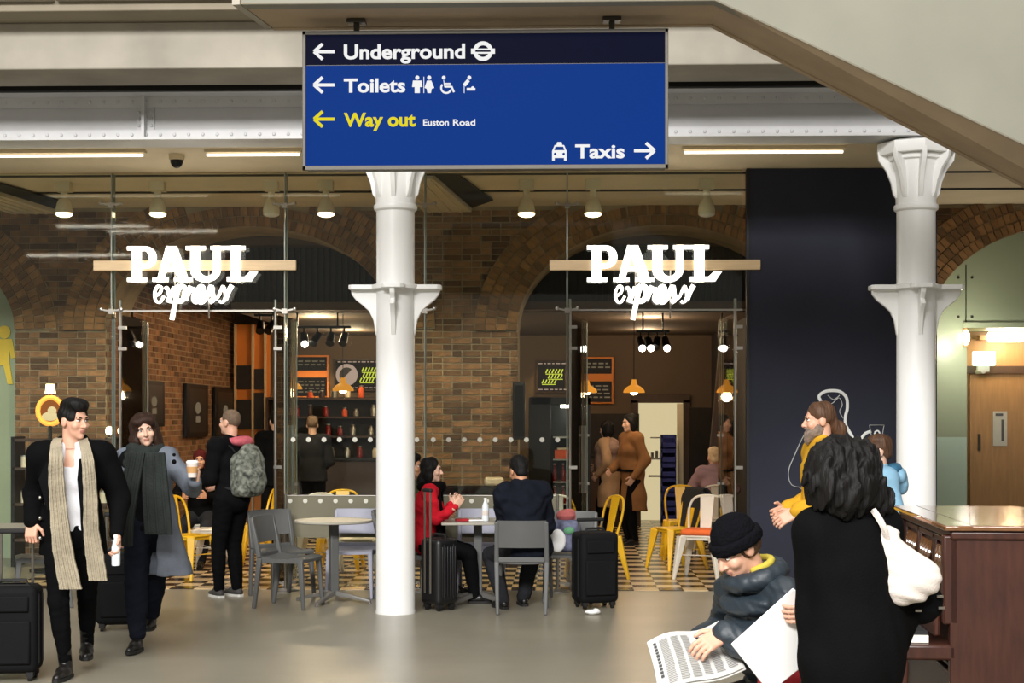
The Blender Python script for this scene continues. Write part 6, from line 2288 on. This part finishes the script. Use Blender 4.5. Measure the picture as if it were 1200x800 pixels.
# ------------------------------------------------------------------ 3 backpacker
def backpacker():
    P0 = FL(272, 700)
    loc, yaw = (P0.x, P0.y), PI/2-0.55
    H = 1.76
    s = Person('short-haired man in black with a camouflage backpack, standing turned away to the left', loc, yaw, H, hip=(0, 0.0, 0.527*H), lean=(2, 0, 0),
               feet={'R': (0.10, 0.03, 0, 0.15), 'L': (-0.07, 0.10, 0, 0.35)}, head=(-6, -4, 0), skin='fair', v=0.010,
               hands={'L': dict(to=(-0.16, 0.30, 1.05), pole=(-0.4, -1, -0.4), curl=0.7), 'R': dict(to=(0.15, 0.30, 1.05), pole=(0.4, -1, -0.4), curl=0.7)})
    s.body()
    s.hair(HAIR['crop'], 'crop', 0.003)
    s.garment('trousers', [el(s.J['pel'], (0.165, 0.125, 0.14))]+s.leg('L', 0.014, 0.97)+s.leg('R', 0.014, 0.97), CL['denim_black'], 0.02, folds=(0.006, 45, 3))
    s.garment('jacket', s.torso(0.030)+s.arm('L', 0.024, 0.97)+s.arm('R', 0.024, 0.97), CL['black2'], 0.03, halves=[((0, 0, -1), -0.80)], folds=(0.009, 30, 6, (1, 1, 0.6)))
    N = s.J['neck']
    ring = [N+V((0.095*math.sin(a), -0.01+0.085*math.cos(a), 0.0)) for a in np.linspace(0.6, 2*PI-0.6, 11)]
    s.garment('pink_hood', [rc(a, b, 0.030, 0.030) for a, b in zip(ring[:-1], ring[1:])]+[el(N+V((0.03, -0.12, 0.0)), (0.13, 0.075, 0.055))], CL['pink'], 0.02, folds=(0.007, 60, 2))
    s.shoes(CL['shoe_grey'], CL['sole_white'])
    for sd in 'LR':
        a = s.J['an'+sd]
        s.garment('sock', [rc(a+V((0, 0, -0.0)), a+V((0, 0, 0.07)), 0.042, 0.040)], CL['white'], 0.0, v=0.008)
    # backpack worn on the back
    c = s.J['chest']+V((0, -0.205, -0.075))
    b = thing('backpack', 'camouflage backpack on the back of the man in black', 'bag', (0, 0, 0))
    q = Matrix.Rotation(yaw, 3, 'Z') @ c+V((loc[0], loc[1], 0))
    b.location = q
    b.rotation_euler = (0, 0, yaw)
    def bag(name, prims, mat, **k):
        s2 = s.garment(name, prims, mat, 0.03, **k)
        s2.parent = b
    bag('bag_body', [el((0, -0.02, 0), (0.165, 0.115, 0.25)), bxp((0, 0.0, -0.05), (0.16, 0.10, 0.20), None, 0.07)], CL['camo'], folds=(0.008, 40, 3))
    bag('bag_pocket', [el((0, -0.115, -0.09), (0.13, 0.05, 0.13))], CL['camo'], folds=(0.006, 40, 4))
    st_ = MB()
    for sx in (-1, 1):
        st_.tube(curve_pts([(sx*0.09, 0.07, 0.16), (sx*0.12, 0.12, 0.22), (sx*0.135, 0.26, 0.20), (sx*0.14, 0.335, 0.05), (sx*0.15, 0.28, -0.1), (sx*0.14, 0.08, -0.18)], 4), 0.018, 6, flat=0.5)
    st_.build('shoulder_straps', CL['coal'], b)
backpacker()
# ------------------------------------------------------------------ seated figures
def seated(label, loc, yaw, H, fem, seat_z=0.47, lean=(6, 0, 0), head=(0, 0, 0), feet=None, hands=None, skin='fair', v=0.010, back=0.0, spread=0.10, **k):
    hip = V((0, back, seat_z+0.085))
    ft = feet or {'L': (-spread, back+0.45, 0, -0.1), 'R': (spread, back+0.43, 0, 0.1)}
    return Person(label, loc, yaw, H, fem, hip=hip, lean=lean, head=head, feet=ft, knee={'L': (-0.25, 0.5, 1), 'R': (0.25, 0.5, 1)}, hands=hands, skin=skin, v=v, **k)


def red_woman():
    loc, yaw, H = (CH_RED.x, CH_RED.y), -PI/2+0.12, 1.62
    Ri = Matrix.Rotation(-yaw, 3, 'Z')
    toL = lambda w: Ri @ (V(w)-V((loc[0], loc[1], 0)))
    hr, hl = toL(W(534, 593, 13.62)), toL(W(529, 590, 13.95))
    s = seated('woman with black hair in a red sweater and dark scarf, seated eating with raised hands', loc, yaw, H, True, lean=(3, 0, 0), head=(14, 2, 0), skin='pale',
               hands={'R': dict(to=hr, pole=(0.5, 0.1, -1), dir=(-0.3, 0.55, 0.7), palm=(-0.8, 0, 0.3), curl=0.8), 'L': dict(to=hl, pole=(-0.6, 0, -1), dir=(0.3, 0.55, 0.7), palm=(0.8, 0, 0.3), curl=0.8)})
    s.brow = HAIR['black']
    s.body()
    s.hair(HAIR['black'], 'bob', 0.007, extra=[((0.03, -0.09, -0.12), (0.055, 0.05, 0.09))])
    s.garment('trousers', [el(s.J['pel'], (0.17, 0.125, 0.11))]+s.leg('L', 0.016)+s.leg('R', 0.016), CL['black2'], 0.02)
    s.garment('sweater', s.torso(0.022)+s.arm('L', 0.016, 0.96)+s.arm('R', 0.016, 0.96), CL['red'], 0.025, folds=(0.008, 45, 3))
    N = s.J['neck']
    ring = [N+V((0.085*math.sin(a), 0.02+0.085*math.cos(a), 0.01)) for a in np.linspace(0, 2*PI, 13)]
    pr = [rc(a, b, 0.046, 0.046) for a, b in zip(ring[:-1], ring[1:])]
    f = s.f
    pr += [rc(N+V((0.085, 0.06, -0.02)), s.J['pel']+V((0.12, 0.13, 0.10)), 0.05, 0.06, f, 0.7), rc(N+V((-0.05, 0.10, -0.02)), s.J['pel']+V((-0.06, 0.15, 0.10)), 0.045, 0.05, f, 0.5)]
    s.garment('scarf', pr, CL['black'], 0.02, folds=(0.006, 60, 4))
    s.shoes(CL['boot'], CL['sole_black'])
red_woman()


def hidden_diner():
    loc = (CH_HID.x, CH_HID.y)
    s = seated('diner in an olive top mostly hidden behind the white column', loc, -PI/2, 1.66, False, head=(12, 0, 0), skin='tan',
               hands={'R': dict(to=(0.18, 0.36, 0.78), pole=(1, -0.3, -1)), 'L': dict(to=(-0.18, 0.36, 0.78), pole=(-1, -0.3, -1))}, v=0.012)
    s.body(hv=0.006)
    s.hair(HAIR['black'], 'short', 0.005)
    s.garment('trousers', [el(s.J['pel'], (0.165, 0.125, 0.11))]+s.leg('L', 0.016)+s.leg('R', 0.016), CL['coal'], 0.02)
    s.garment('jumper', s.torso(0.022)+s.arm('L', 0.018, 0.96)+s.arm('R', 0.018, 0.96), CL['olive'], 0.025, folds=(0.007, 45, 3))
    s.shoes(CL['boot'], CL['sole_black'])
hidden_diner()


def black_diner():
    loc, yaw, H = (CH_MAN.x+0.07, CH_MAN.y), 0.22, 1.74
    s = seated('man with black hair in a black jacket, seated with his back to us', loc, yaw, H, False, lean=(20, -4, 4), head=(-14, 16, 0), skin='tan',
               feet={'L': (-0.20, 0.22, 0, -0.3), 'R': (0.02, 0.40, 0, 0.0)},
               hands={'R': dict(to=(0.08, 0.46, 0.79), pole=(0.35, -0.3, -1)), 'L': dict(to=(-0.02, 0.50, 0.79), pole=(-0.30, -0.3, -1))}, wide=0.98)
    s.brow = HAIR['black']
    s.body()
    s.hair(HAIR['black'], 'short', 0.004, extra=[((0, -0.06, -0.035), (0.062, 0.045, 0.05))])
    s.garment('trousers', [el(s.J['pel'], (0.17, 0.13, 0.11))]+s.leg('L', 0.022)+s.leg('R', 0.022), CL['coal'], 0.02, folds=(0.007, 40, 3))
    s.garment('jacket', s.torso(0.046)+s.arm('L', 0.036, 0.96)+s.arm('R', 0.036, 0.96)+[rc(s.J['neck']-s.f*0.03, s.J['neck']-s.f*0.03+s.u*0.04, 0.085, 0.065)], CL['navy'], 0.03,
              folds=(0.018, 26, 7, (0.7, 1, 1.8)), halves=[((0, 0, -1), -0.47)])
    s.shoes(CL['boot'], CL['sole_black'])
black_diner()


# ------------------------------------------------------------------ customers at the counter
def customer(label, px, py_foot, d, yaw, H, coat, hairmat, style, headr, bag=False, fem=True, hem=0.45):
    q = W(px, 485, d)
    s = Person(label, (q.x, q.y), yaw, H, fem, hip=(0, 0, 0.527*H), lean=(2, 0, 0), head=headr, feet={'L': (-0.09, 0.02, 0.007, -0.1), 'R': (0.09, 0.0, 0.007, 0.1)}, skin='pale', v=0.014,
               hands={'R': dict(to=(0.14, 0.24, 0.98), pole=(0.6, -1, -0.3), curl=0.6), 'L': dict(to=(-0.2, 0.1, 0.90), pole=(-0.6, -1, -0.3), curl=0.6)})
    s.body(hv=0.007)
    s.hair(hairmat, style, 0.006)
    s.garment('trousers', [el(s.J['pel'], (0.16, 0.12, 0.13))]+s.leg('L', 0.016)+s.leg('R', 0.016), CL['black2'], 0.02)
    s.garment('coat', s.torso(0.036)+s.arm('L', 0.028, 0.97)+s.arm('R', 0.028, 0.97)+[rc(s.J['pel']+V((0, -0.01, 0.08)), (0, -0.01, hem-0.08), 0.18, 0.25, (0, 1, 0), 0.7)], CL[coat], 0.03,
              halves=[((0, 0, -1), -hem)], folds=(0.014, 24, 5, (1, 1, 0.35)))
    s.shoes(CL['boot'], CL['sole_black'])
    return s
s = customer('customer in a long camel coat facing left inside the right entrance', 741, 632, 20.2, PI/2+0.5, 1.72, 'brown', HAIR['black'], 'bob', (0, 4, 0))
MB().bar((0.0, 0.16, 0.98), (0.0, -0.02, 0.98), 0.40, 0.03, up=(0, 0, 1)).build('belt', CL['black2'], s.root)
s = customer('customer in a pale tan coat and scarf beside the woman in the camel coat', 714, 632, 21.0, PI/2-0.4, 1.62, 'tan_coat', HAIR['black'], 'bob', (10, 6, 0))
s.garment('wrap_scarf', [el(s.J['chest']+V((0, 0.0, 0.07)), (0.235, 0.185, 0.15)), el(s.J['chest']+V((0.0, 0.02, -0.12)), (0.215, 0.175, 0.24))], cloth('dusty_wrap', (150, 122, 108)), 0.03, folds=(0.012, 40, 3))
def dark_customer(label, px, d, yaw, H, coat, hair_):
    return customer(label, px, 0, d, yaw, H, coat, HAIR[hair_], 'short', (0, 0, 0), fem=False, hem=0.8)
dark_customer('customer in a dark brown-grey jacket with his back to us at the rear counter', 366, 21.0, 0.1, 1.68, 'coal', 'crop')
dark_customer('customer in a black jacket inside, just right of the backpacker', 324, 19.6, 0.5, 1.74, 'black', 'black')

# grey-haired woman
q = W(838, 640, 18.75)
s = seated('grey-haired woman in a mauve fleece, seated with her back to us inside the cafe', (q.x, q.y), 0.1, 1.58, True, lean=(6, 0, 0), head=(-10, 0, 0), skin='fair', v=0.012,
           hands={'R': dict(to=(0.2, 0.4, 0.75), pole=(1, -0.3, -1)), 'L': dict(to=(-0.2, 0.4, 0.75), pole=(-1, -0.3, -1))})
s.body(hv=0.007)
s.hair(HAIR['grey'], 'short', 0.008, extra=[((0, -0.06, -0.03), (0.07, 0.05, 0.06))])
s.garment('trousers', [el(s.J['pel'], (0.17, 0.125, 0.11))]+s.leg('L', 0.018)+s.leg('R', 0.018), CL['coal'], 0.02)
s.garment('fleece', s.torso(0.040)+s.arm('L', 0.030, 0.96)+s.arm('R', 0.030, 0.96)+[el(s.J['neck']-s.f*0.05, (0.11, 0.06, 0.05))], CL['mauve'], 0.03, folds=(0.010, 34, 3))
s.shoes(CL['boot'], CL['sole_black'])
# woman seated inside by the brick wall
q = W(236, 640, 17.6)
st2 = steel_chair((q.x, q.y, 0.007), PI, 'cream steel chair under the hooded woman by the brick wall', 'tolix_white')
s = seated('woman in a dark maroon headscarf seated inside by the brick wall', (q.x, q.y), PI, 1.60, True, head=(-8, 4, 0), skin='tan', v=0.012,
           hands={'R': dict(to=(0.14, 0.34, 0.80), pole=(1, -0.3, -1)), 'L': dict(to=(-0.14, 0.34, 0.80), pole=(-1, -0.3, -1))})
s.body(hv=0.007)
hs_c = [((0, -0.02, 0.035), (0.092, 0.108, 0.10)), ((0, -0.04, -0.08), (0.085, 0.08, 0.10))]
s.garment('headscarf', [el(s.hp(*c), n3(r)*s.hs, s.RH) for (c, r) in hs_c], cloth('maroon_scarf', (70, 26, 24)), 0.03, cuts=[el(s.hp(0, 0.10, -0.03), n3((0.056, 0.07, 0.085))*s.hs, s.RH)], v=0.008)
s.garment('trousers', [el(s.J['pel'], (0.17, 0.125, 0.11))]+s.leg('L', 0.018)+s.leg('R', 0.018), CL['coal'], 0.02)
s.garment('jacket', s.torso(0.032)+s.arm('L', 0.024, 0.96)+s.arm('R', 0.024, 0.96), CL['black'], 0.03, folds=(0.010, 34, 3))
s.shoes(CL['boot'], CL['sole_black'])

# ------------------------------------------------------------------ bearded man and person in the blue hooded top
def bearded():
    q = W(965, 485, 10.4)
    loc, yaw, H = (q.x, q.y), PI/2+0.05, 1.80
    Ri = Matrix.Rotation(-yaw, 3, 'Z')
    toL = lambda w: Ri @ (V(w)-V((loc[0], loc[1], 0)))
    hl = toL(W(931, 600, 10.15))
    s = Person('bearded man with tied-back hair in a mustard jacket, facing left', loc, yaw, H, False, hip=(0, 0, 0.527*H), lean=(1, 0, 0), head=(0, 3, 0), skin='fair', v=0.011,
               feet={'L': (-0.09, 0.16, 0, -0.05), 'R': (0.09, -0.12, 0, 0.05)},
               hands={'L': dict(to=hl, pole=(-0.4, -1, -0.4), dir=(0, 0.85, -0.5), palm=(0.8, 0, -0.5), curl=0.5), 'R': dict(to=hl+V((0.28, 0.0, 0.0)), pole=(0.4, -1, -0.4), curl=0.5)})
    s.body()
    s.hair(HAIR['midbrown'], 'tied', 0.006, extra=[((0, -0.135, -0.075), (0.042, 0.045, 0.065))])
    E = lambda c, r: el(s.hp(*c), n3(r)*s.hs, s.RH)
    s.garment('beard', [E((0, 0.055, -0.085), (0.056, 0.052, 0.045)), E((0, 0.085, -0.115), (0.032, 0.026, 0.045)), E((0.05, 0.02, -0.06), (0.018, 0.04, 0.05)), E((-0.05, 0.02, -0.06), (0.018, 0.04, 0.05)), E((0, 0.096, -0.049), (0.028, 0.010, 0.008))], HAIR['beard'], 0.015, v=0.006,
              cuts=[E((0, 0.105, -0.063), (0.018, 0.02, 0.007))], folds=(0.005, 130, 3))
    s.garment('trousers', [el(s.J['pel'], (0.165, 0.125, 0.14))]+s.leg('L', 0.02)+s.leg('R', 0.02), CL['jean'], 0.02, folds=(0.006, 45, 3))
    s.garment('shirt_collar', [rc(s.J['neck']+s.u*0.0, s.J['neck']+s.u*0.035, 0.068, 0.062)], CL['white'], 0.01)
    s.garment('jacket', s.torso(0.034)+s.arm('L', 0.028, 0.93)+s.arm('R', 0.028, 0.93), CL['yellow'], 0.03, halves=[((0, 0, -1), -0.85)], folds=(0.010, 30, 6))
    s.shoes(CL['shoe_grey'], CL['sole_white'])
bearded()
def blue_hood():
    q = W(1031, 485, 10.9)
    H = 1.56
    s = Person('brown-haired person in a pale blue hooded top, facing left behind the piano', (q.x, q.y), PI/2+0.1, H, True, hip=(0, 0, 0.527*H), lean=(0, 0, 0), head=(6, 0, 0), skin='pale', v=0.011,
               feet={'L': (-0.09, 0.05, 0, 0), 'R': (0.09, -0.03, 0, 0)}, wide=1.05)
    s.body()
    s.hair(HAIR['midbrown'], 'short', 0.006, extra=[((0, -0.055, -0.02), (0.074, 0.055, 0.07)), ((0, 0.07, 0.06), (0.05, 0.03, 0.03))])
    s.garment('trousers', [el(s.J['pel'], (0.16, 0.12, 0.13))]+s.leg('L', 0.02)+s.leg('R', 0.02), CL['jean'], 0.02)
    s.garment('hooded_top', s.torso(0.036)+s.arm('L', 0.030, 0.96)+s.arm('R', 0.030, 0.96), CL['sky'], 0.03, folds=(0.009, 30, 6))
    N = s.J['neck']
    s.garment('hood', [el(N+V((0, -0.115, -0.02)), (0.12, 0.075, 0.075)), el(N+V((0, -0.16, -0.08)), (0.08, 0.04, 0.07))], CL['sky'], 0.02, folds=(0.006, 50, 3))
    ring = [N+V((0.10*math.sin(a), -0.02+0.10*math.cos(a), 0.02-0.02*math.cos(a))) for a in np.linspace(0, 2*PI, 13)]
    s.garment('hood_lining', [rc(a, b, 0.034, 0.034) for a, b in zip(ring[:-1], ring[1:])], CL['teal'], 0.015)
    s.shoes(CL['shoe_grey'], CL['sole_white'])
blue_hood()

# ------------------------------------------------------------------ newspaper reader in the beanie
BN = W(929, 485, 6.30)
bench = thing('stool_bench', 'dark wooden bench under the newspaper reader in the black beanie', 'bench', (BN.x+0.02, BN.y, 0), PSI)
MB().box((0, 0, 0.435), (0.40, 0.95, 0.05)).build('seat', MT['dark_wood'], bench, bevel=0.01)
for sx in (-1, 1):
    for sy in (-1, 1):
        MB().box((sx*0.16, sy*0.42, 0.205), (0.05, 0.05, 0.41)).build('leg', MT['dark_wood'], bench, bevel=0.006)
def reader():
    loc, yaw, H = (BN.x, BN.y), PI/2+0.55, 1.72
    Ri = Matrix.Rotation(-yaw, 3, 'Z')
    toL = lambda w: Ri @ (V(w)-V((loc[0], loc[1], 0)))
    hl = toL(W(848, 742, 6.02)); hr = toL(W(868, 760, 6.25))
    s = seated('reader in a black beanie and dark blue-grey puffer jacket, bent over a newspaper', loc, yaw, H, False, seat_z=0.46, lean=(20, 2, 0), head=(2, 34, 0), skin='fair', v=0.009,
               feet={'L': (-0.13, 0.42, 0, -0.1), 'R': (0.13, 0.44, 0, 0.1)}, wide=1.02,
               hands={'L': dict(to=hl, pole=(-0.8, -0.6, -0.7), dir=(0.0, 0.85, -0.35), palm=(0.5, 0, -0.8), curl=0.45), 'R': dict(to=hr+V((0.22, 0.05, 0)), pole=(0.8, -0.6, -0.7), dir=(0, 0.85, -0.35), palm=(-0.5, 0, -0.8), curl=0.45)})
    s.body()
    E = lambda c, r: el(s.hp(*c), n3(r)*s.hs, s.RH)
    s.garment('hair', [E((0, -0.03, 0.0), (0.082, 0.085, 0.075))], HAIR['midbrown'], 0.01, v=0.006, cuts=[E((0, 0.09, -0.04), (0.075, 0.075, 0.10))], folds=(0.005, 110, 3))
    s.garment('beanie', [E((0, -0.016, 0.045), (0.088, 0.104, 0.105))], CL['beanie'], 0.02, v=0.006, cuts=[E((0, 0.03, -0.075), (0.16, 0.16, 0.095))], folds=(0.003, 60, 3))
    rg = [s.hp(0.088*math.sin(a), -0.014+0.104*math.cos(a), 0.030+0.012*math.cos(a)) for a in np.linspace(0, 2*PI, 25)]
    s.garment('beanie_cuff', [rc(a-s.RH @ V((0, 0, 0.012)), b+s.RH @ V((0, 0, 0.012)), 0.017*s.hs, 0.017*s.hs) for a, b in zip(rg[:-1], rg[1:])], CL['beanie'], 0.01, v=0.006)
    s.garment('trousers', [el(s.J['pel'], (0.17, 0.13, 0.11))]+s.leg('L', 0.024)+s.leg('R', 0.024), CL['trouser_grey'], 0.02, folds=(0.007, 40, 3))
    # quilted jacket: bulging rings round body and sleeves
    pr = []
    J, u, f, r = s.J, s.u, s.f, s.r
    for i in range(6):
        t = 0.0+i*0.052
        w = (0.118, 0.118, 0.118, 0.122, 0.124, 0.116)[i]*H
        dpt = (0.100, 0.098, 0.094, 0.092, 0.090, 0.082)[i]*H
        pr.append(el(J['pel']+u*(t*H+0.01), (w, dpt, 0.036*H), s.R))
    pr += s.torso(0.004)
    for sd in 'LR':
        for (a, b, n_) in ((J['sh'+sd], J['el'+sd], 4), (J['el'+sd], J['wr'+sd], 4)):
            for i in range(n_):
                c = a+(b-a)*((i+0.5)/n_)
                pr.append(rc(c-(b-a).normalized()*0.022, c+(b-a).normalized()*0.022, 0.064-0.012*(i/n_ if a is J['el'+sd] else 0), 0.064-0.012*(i/n_ if a is J['el'+sd] else 0)))
        pr += s.arm(sd, 0.006, 0.98)
    pr += [el(J['neck']+u*0.015-f*0.02, (0.115, 0.11, 0.065), s.R)]
    s.garment('puffer_jacket', pr, CL['puffer'], 0.010, v=0.008, folds=(0.009, 60, 5))
    N = J['neck']
    ring = [N+s.R @ V((0.108*math.sin(a), -0.01+0.10*math.cos(a), 0.030)) for a in np.linspace(0, 2*PI, 15)]
    s.garment('puffer_collar', [rc(a, b, 0.038, 0.038) for a, b in zip(ring[:-1], ring[1:])], CL['puffer'], 0.012, folds=(0.006, 60, 5))
    ring = [N+s.R @ V((0.082*math.sin(a), -0.012+0.078*math.cos(a), 0.072)) for a in np.linspace(0.9, 2*PI-0.9, 13)]
    s.garment('yellow_collar', [rc(a, b, 0.015, 0.015) for a, b in zip(ring[:-1], ring[1:])], M('yellow_fleece', (190, 172, 62), 0.9, var=0.1), 0.008)
    s.shoes(CL['boot'], CL['sole_black'])
    return s
RD = reader()

# newspaper: two slightly curled leaves resting on the knees
def newspaper():
    c = W(822, 765, 6.02)
    corners = {'tl': W(758, 752, 6.05), 'bl': W(772, 812, 5.75), 'tr': W(842, 727, 6.28), 'br': W(872, 782, 5.98)}
    t = thing('newspaper', 'open newspaper held by the reader in the black beanie', 'newspaper', c)
    A, B, Cc, D = [corners[k]-c for k in ('tl', 'tr', 'br', 'bl')]
    def surf(u, v, off=0.0):
        p = (A*(1-u)+B*u)*(1-v)+(D*(1-u)+Cc*u)*v
        n = (B-A).cross(D-A).normalized()
        if n.z < 0:
            n = -n
        return p+n*(0.018*math.sin(u*PI*2)*(1-0.3*v)+0.012*math.sin(v*3)+off)
    def sheet(name, u0, u1, v0, v1, off, mat, n=10, th=0.003, kind=None):
        m_ = MB()
        vs = [surf(u0+(u1-u0)*i/n, v0+(v1-v0)*j/n, off) for j in range(n+1) for i in range(n+1)]
        vb = [surf(u0+(u1-u0)*i/n, v0+(v1-v0)*j/n, off-th) for j in range(n+1) for i in range(n+1)]
        k = (n+1)**2
        fs = [(j*(n+1)+i, j*(n+1)+i+1, (j+1)*(n+1)+i+1, (j+1)*(n+1)+i) for j in range(n) for i in range(n)]
        loop = [i for i in range(n+1)]+[(j+1)*(n+1)+n for j in range(n)]+[n*(n+1)+i for i in range(n-1, -1, -1)]+[j*(n+1) for j in range(n-1, 0, -1)]
        fe = [(loop[(i+1) % len(loop)], loop[i], loop[i]+k, loop[(i+1) % len(loop)]+k) for i in range(len(loop))]
        m_.add(vs+vb, fs+[tuple(reversed([q+k for q in f])) for f in fs]+fe)
        return m_.build(name, mat, t)
    sheet('page', 0, 1, 0, 1, 0, MT['paper'])
    sheet('page', 0.01, 1.02, 0.02, 1.02, -0.008, MT['paper'])
    sheet('photo_print', 0.62, 0.78, 0.18, 0.36, 0.003, MT['ink_dark'], 3, 0.002)
    sheet('photo_print', 0.68, 0.73, 0.22, 0.33, 0.005, MT['paper'], 3, 0.002)
    m_ = MB()
    r2 = random.Random(5)
    for col in range(6):
        u0 = 0.12+col*0.145
        v = 0.12 if col in (0, 1, 2) else 0.44
        while v < 0.94:
            m_.add(*(lambda P: ([P[0], P[1], P[2], P[3]], [(0, 1, 2, 3)]))([surf(u0, v, 0.0035), surf(u0+0.115*r2.uniform(0.8, 1), v, 0.0035), surf(u0+0.115*r2.uniform(0.8, 1), v+0.010, 0.0035), surf(u0, v+0.010, 0.0035)]))
            v += 0.028
    m_.build('text_lines', M('grey_print', (128, 128, 126), 0.9), t, kind='stuff', smooth=False)
    h_ = MB()
    v = 0.12
    while v < 0.8:
        l = r2.uniform(0.03, 0.06)
        h_.add([surf(0.05, v, 0.004), surf(0.085, v, 0.004), surf(0.085, v+l, 0.004), surf(0.05, v+l, 0.004)], [(0, 1, 2, 3)])
        v += l+0.02
    h_.build('headline', MT['ink'], t, kind='stuff', smooth=False)
newspaper()
q = W(925, 785, 6.02)
t = thing('red_bag', 'red cloth bag on the bench beside the newspaper reader', 'bag', (q.x, q.y-0.05, 0.465), 0.2)
s_ = RD.garment('bag_body', [bxp((0, 0, 0.15), (0.12, 0.09, 0.15), None, 0.06), el((0.02, 0, 0.12), (0.13, 0.11, 0.12))], MT['red_cloth'], 0.03, folds=(0.014, 40, 9))
s_.parent = t
MB().tube(curve_pts([(-0.07, 0, 0.27), (-0.05, 0, 0.36), (0.05, 0, 0.36), (0.07, 0, 0.27)], 5), 0.010, 6).build('bag_handle', MT['red_cloth'], t)

# ------------------------------------------------------------------ woman in the black coat, nearest to the viewer
def black_coat():
    q = W(999, 485, 5.35)
    loc, yaw, H = (q.x, q.y), 0.50, 1.65
    Ri = Matrix.Rotation(-yaw, 3, 'Z')
    toL = lambda w: Ri @ (V(w)-V((loc[0], loc[1], 0)))
    hl = toL(W(962, 717, 5.60))
    s = Person('woman with big black hair in a black coat, carrying a white tote', loc, yaw, H, True, hip=(0, 0, 0.515*H), lean=(3, 0, 0), head=(-12, 2, 0), skin='fair', v=0.009,
               feet={'L': (-0.09, 0.16, 0, 0), 'R': (0.09, -0.14, 0, 0)}, wide=0.84,
               hands={'L': dict(to=hl, pole=(-0.2, -0.3, -1.0), dir=(-0.85, 0.45, -0.1), palm=(0.3, 0.9, 0.2), curl=0.4), 'R': dict(to=(0.19, 0.03, 0.80), pole=(0.5, -0.3, 0), curl=0.6)})
    s.body()
    E = lambda c, r: el(s.hp(*c), n3(r)*s.hs, s.RH)
    s.garment('hair', [E((-0.02, -0.03, 0.035), (0.122, 0.120, 0.105)), E((-0.05, -0.06, -0.05), (0.165, 0.105, 0.105)), E((0.04, -0.06, -0.10), (0.105, 0.105, 0.095)), E((-0.09, -0.05, -0.09), (0.105, 0.10, 0.085)), E((-0.14, -0.03, -0.03), (0.075, 0.085, 0.085)), E((-0.09, -0.03, 0.03), (0.085, 0.10, 0.085))],
              HAIR['black'], 0.03, v=0.007, cuts=[E((0, 0.13, -0.03), (0.06, 0.07, 0.09))], folds=(0.018, 85, 11, (1, 1, 0.6)))
    pr = s.torso(0.030)+s.arm('L', 0.024, 0.97)+s.arm('R', 0.026, 0.97)
    pr += [rc(s.J['pel']+V((0, -0.01, 0.30)), (0, -0.01, 0.42), 0.160, 0.178, (0, 1, 0), 0.85), el(s.J['neck']-s.u*0.05, (0.15, 0.11, 0.07))]
    s.garment('coat', pr, CL['black'], 0.06, halves=[((0, 0, -1), -0.50)], folds=(0.014, 20, 4, (1, 1, 0.5)))
    s.garment('trousers', [el(s.J['pel'], (0.15, 0.115, 0.13))]+s.leg('L', 0.012)+s.leg('R', 0.012), CL['black2'], 0.02)
    s.shoes(CL['boot'], CL['sole_black'])
    return s
BC = black_coat()
# white sheet in her left hand: a stiff folder seen tilted
def quad_thing(name, label, cat, cs, th, mat, part):
    c = (cs[0]+cs[1]+cs[2]+cs[3])/4
    t = thing(name, label, cat, c)
    n = (cs[1]-cs[0]).cross(cs[3]-cs[0]).normalized()
    MB().prism([x-c for x in cs], n*th).build(part, mat, t, bevel=0.004)
    return t, c, n
t, c, n = quad_thing('white_folder', 'large white sheet held low in the hand of the woman in the black coat', 'paper',
                     [W(857, 755, 5.62), W(930, 689, 5.62), W(990, 742, 5.68), W(902, 812, 5.68)], 0.010, MT['board'], 'card')
# white tote on her right side and small black bag behind it
q = W(1050, 690, 5.28)
t = thing('tote_bag', 'soft white tote bag hanging behind the woman in the black coat', 'bag', q, 0)
def lw(px, py, d):
    return W(px, py, d)-q
fl_ = (0, 1, 0)
s_ = BC.garment('bag_body', [rc(lw(1034, 626, 5.30), lw(1055, 690, 5.28), 0.022, 0.040, fl_, 0.8), rc(lw(1036, 628, 5.30), lw(1086, 678, 5.28), 0.025, 0.042, fl_, 0.8), rc(lw(1055, 690, 5.28), lw(1086, 678, 5.28), 0.040, 0.042, fl_, 0.8), rc(lw(1040, 640, 5.28), lw(1068, 680, 5.28), 0.04, 0.07, fl_, 0.75)],
                MT['canvas'], 0.03, v=0.007, folds=(0.012, 38, 6))
s_.parent = t
MB().tube(curve_pts([lw(1035, 628, 5.30), lw(1030, 612, 5.30), lw(1018, 596, 5.36)], 6), 0.012, 6).tube(curve_pts([lw(1040, 632, 5.26), lw(1034, 614, 5.24), lw(1024, 598, 5.28)], 6), 0.012, 6).build('bag_handles', MT['canvas'], t)
q2 = W(1078, 706, 5.42)
t = thing('shoulder_bag', 'black bag hanging below the white tote', 'bag', q2, 0)
s_ = BC.garment('bag_body', [el((0, 0, 0), (0.080, 0.07, 0.075)), el((-0.05, 0, 0.02), (0.06, 0.06, 0.075))], CL['black2'], 0.03, v=0.008, folds=(0.006, 40, 6))
s_.parent = t
MB().tube(curve_pts([(0.0, 0, 0.06), (-0.08, 0, 0.25), (-0.19, -0.02, 0.42)], 6), 0.008, 6).build('bag_strap', CL['black2'], t)
m_ = MB()
for (a, b) in ((0.055, 0.03), (0.06, -0.01), (-0.02, -0.02)):
    m_.box((a, -0.062, b), (0.022, 0.01, 0.008))
m_.build('bag_fittings', MT['chrome'], t)
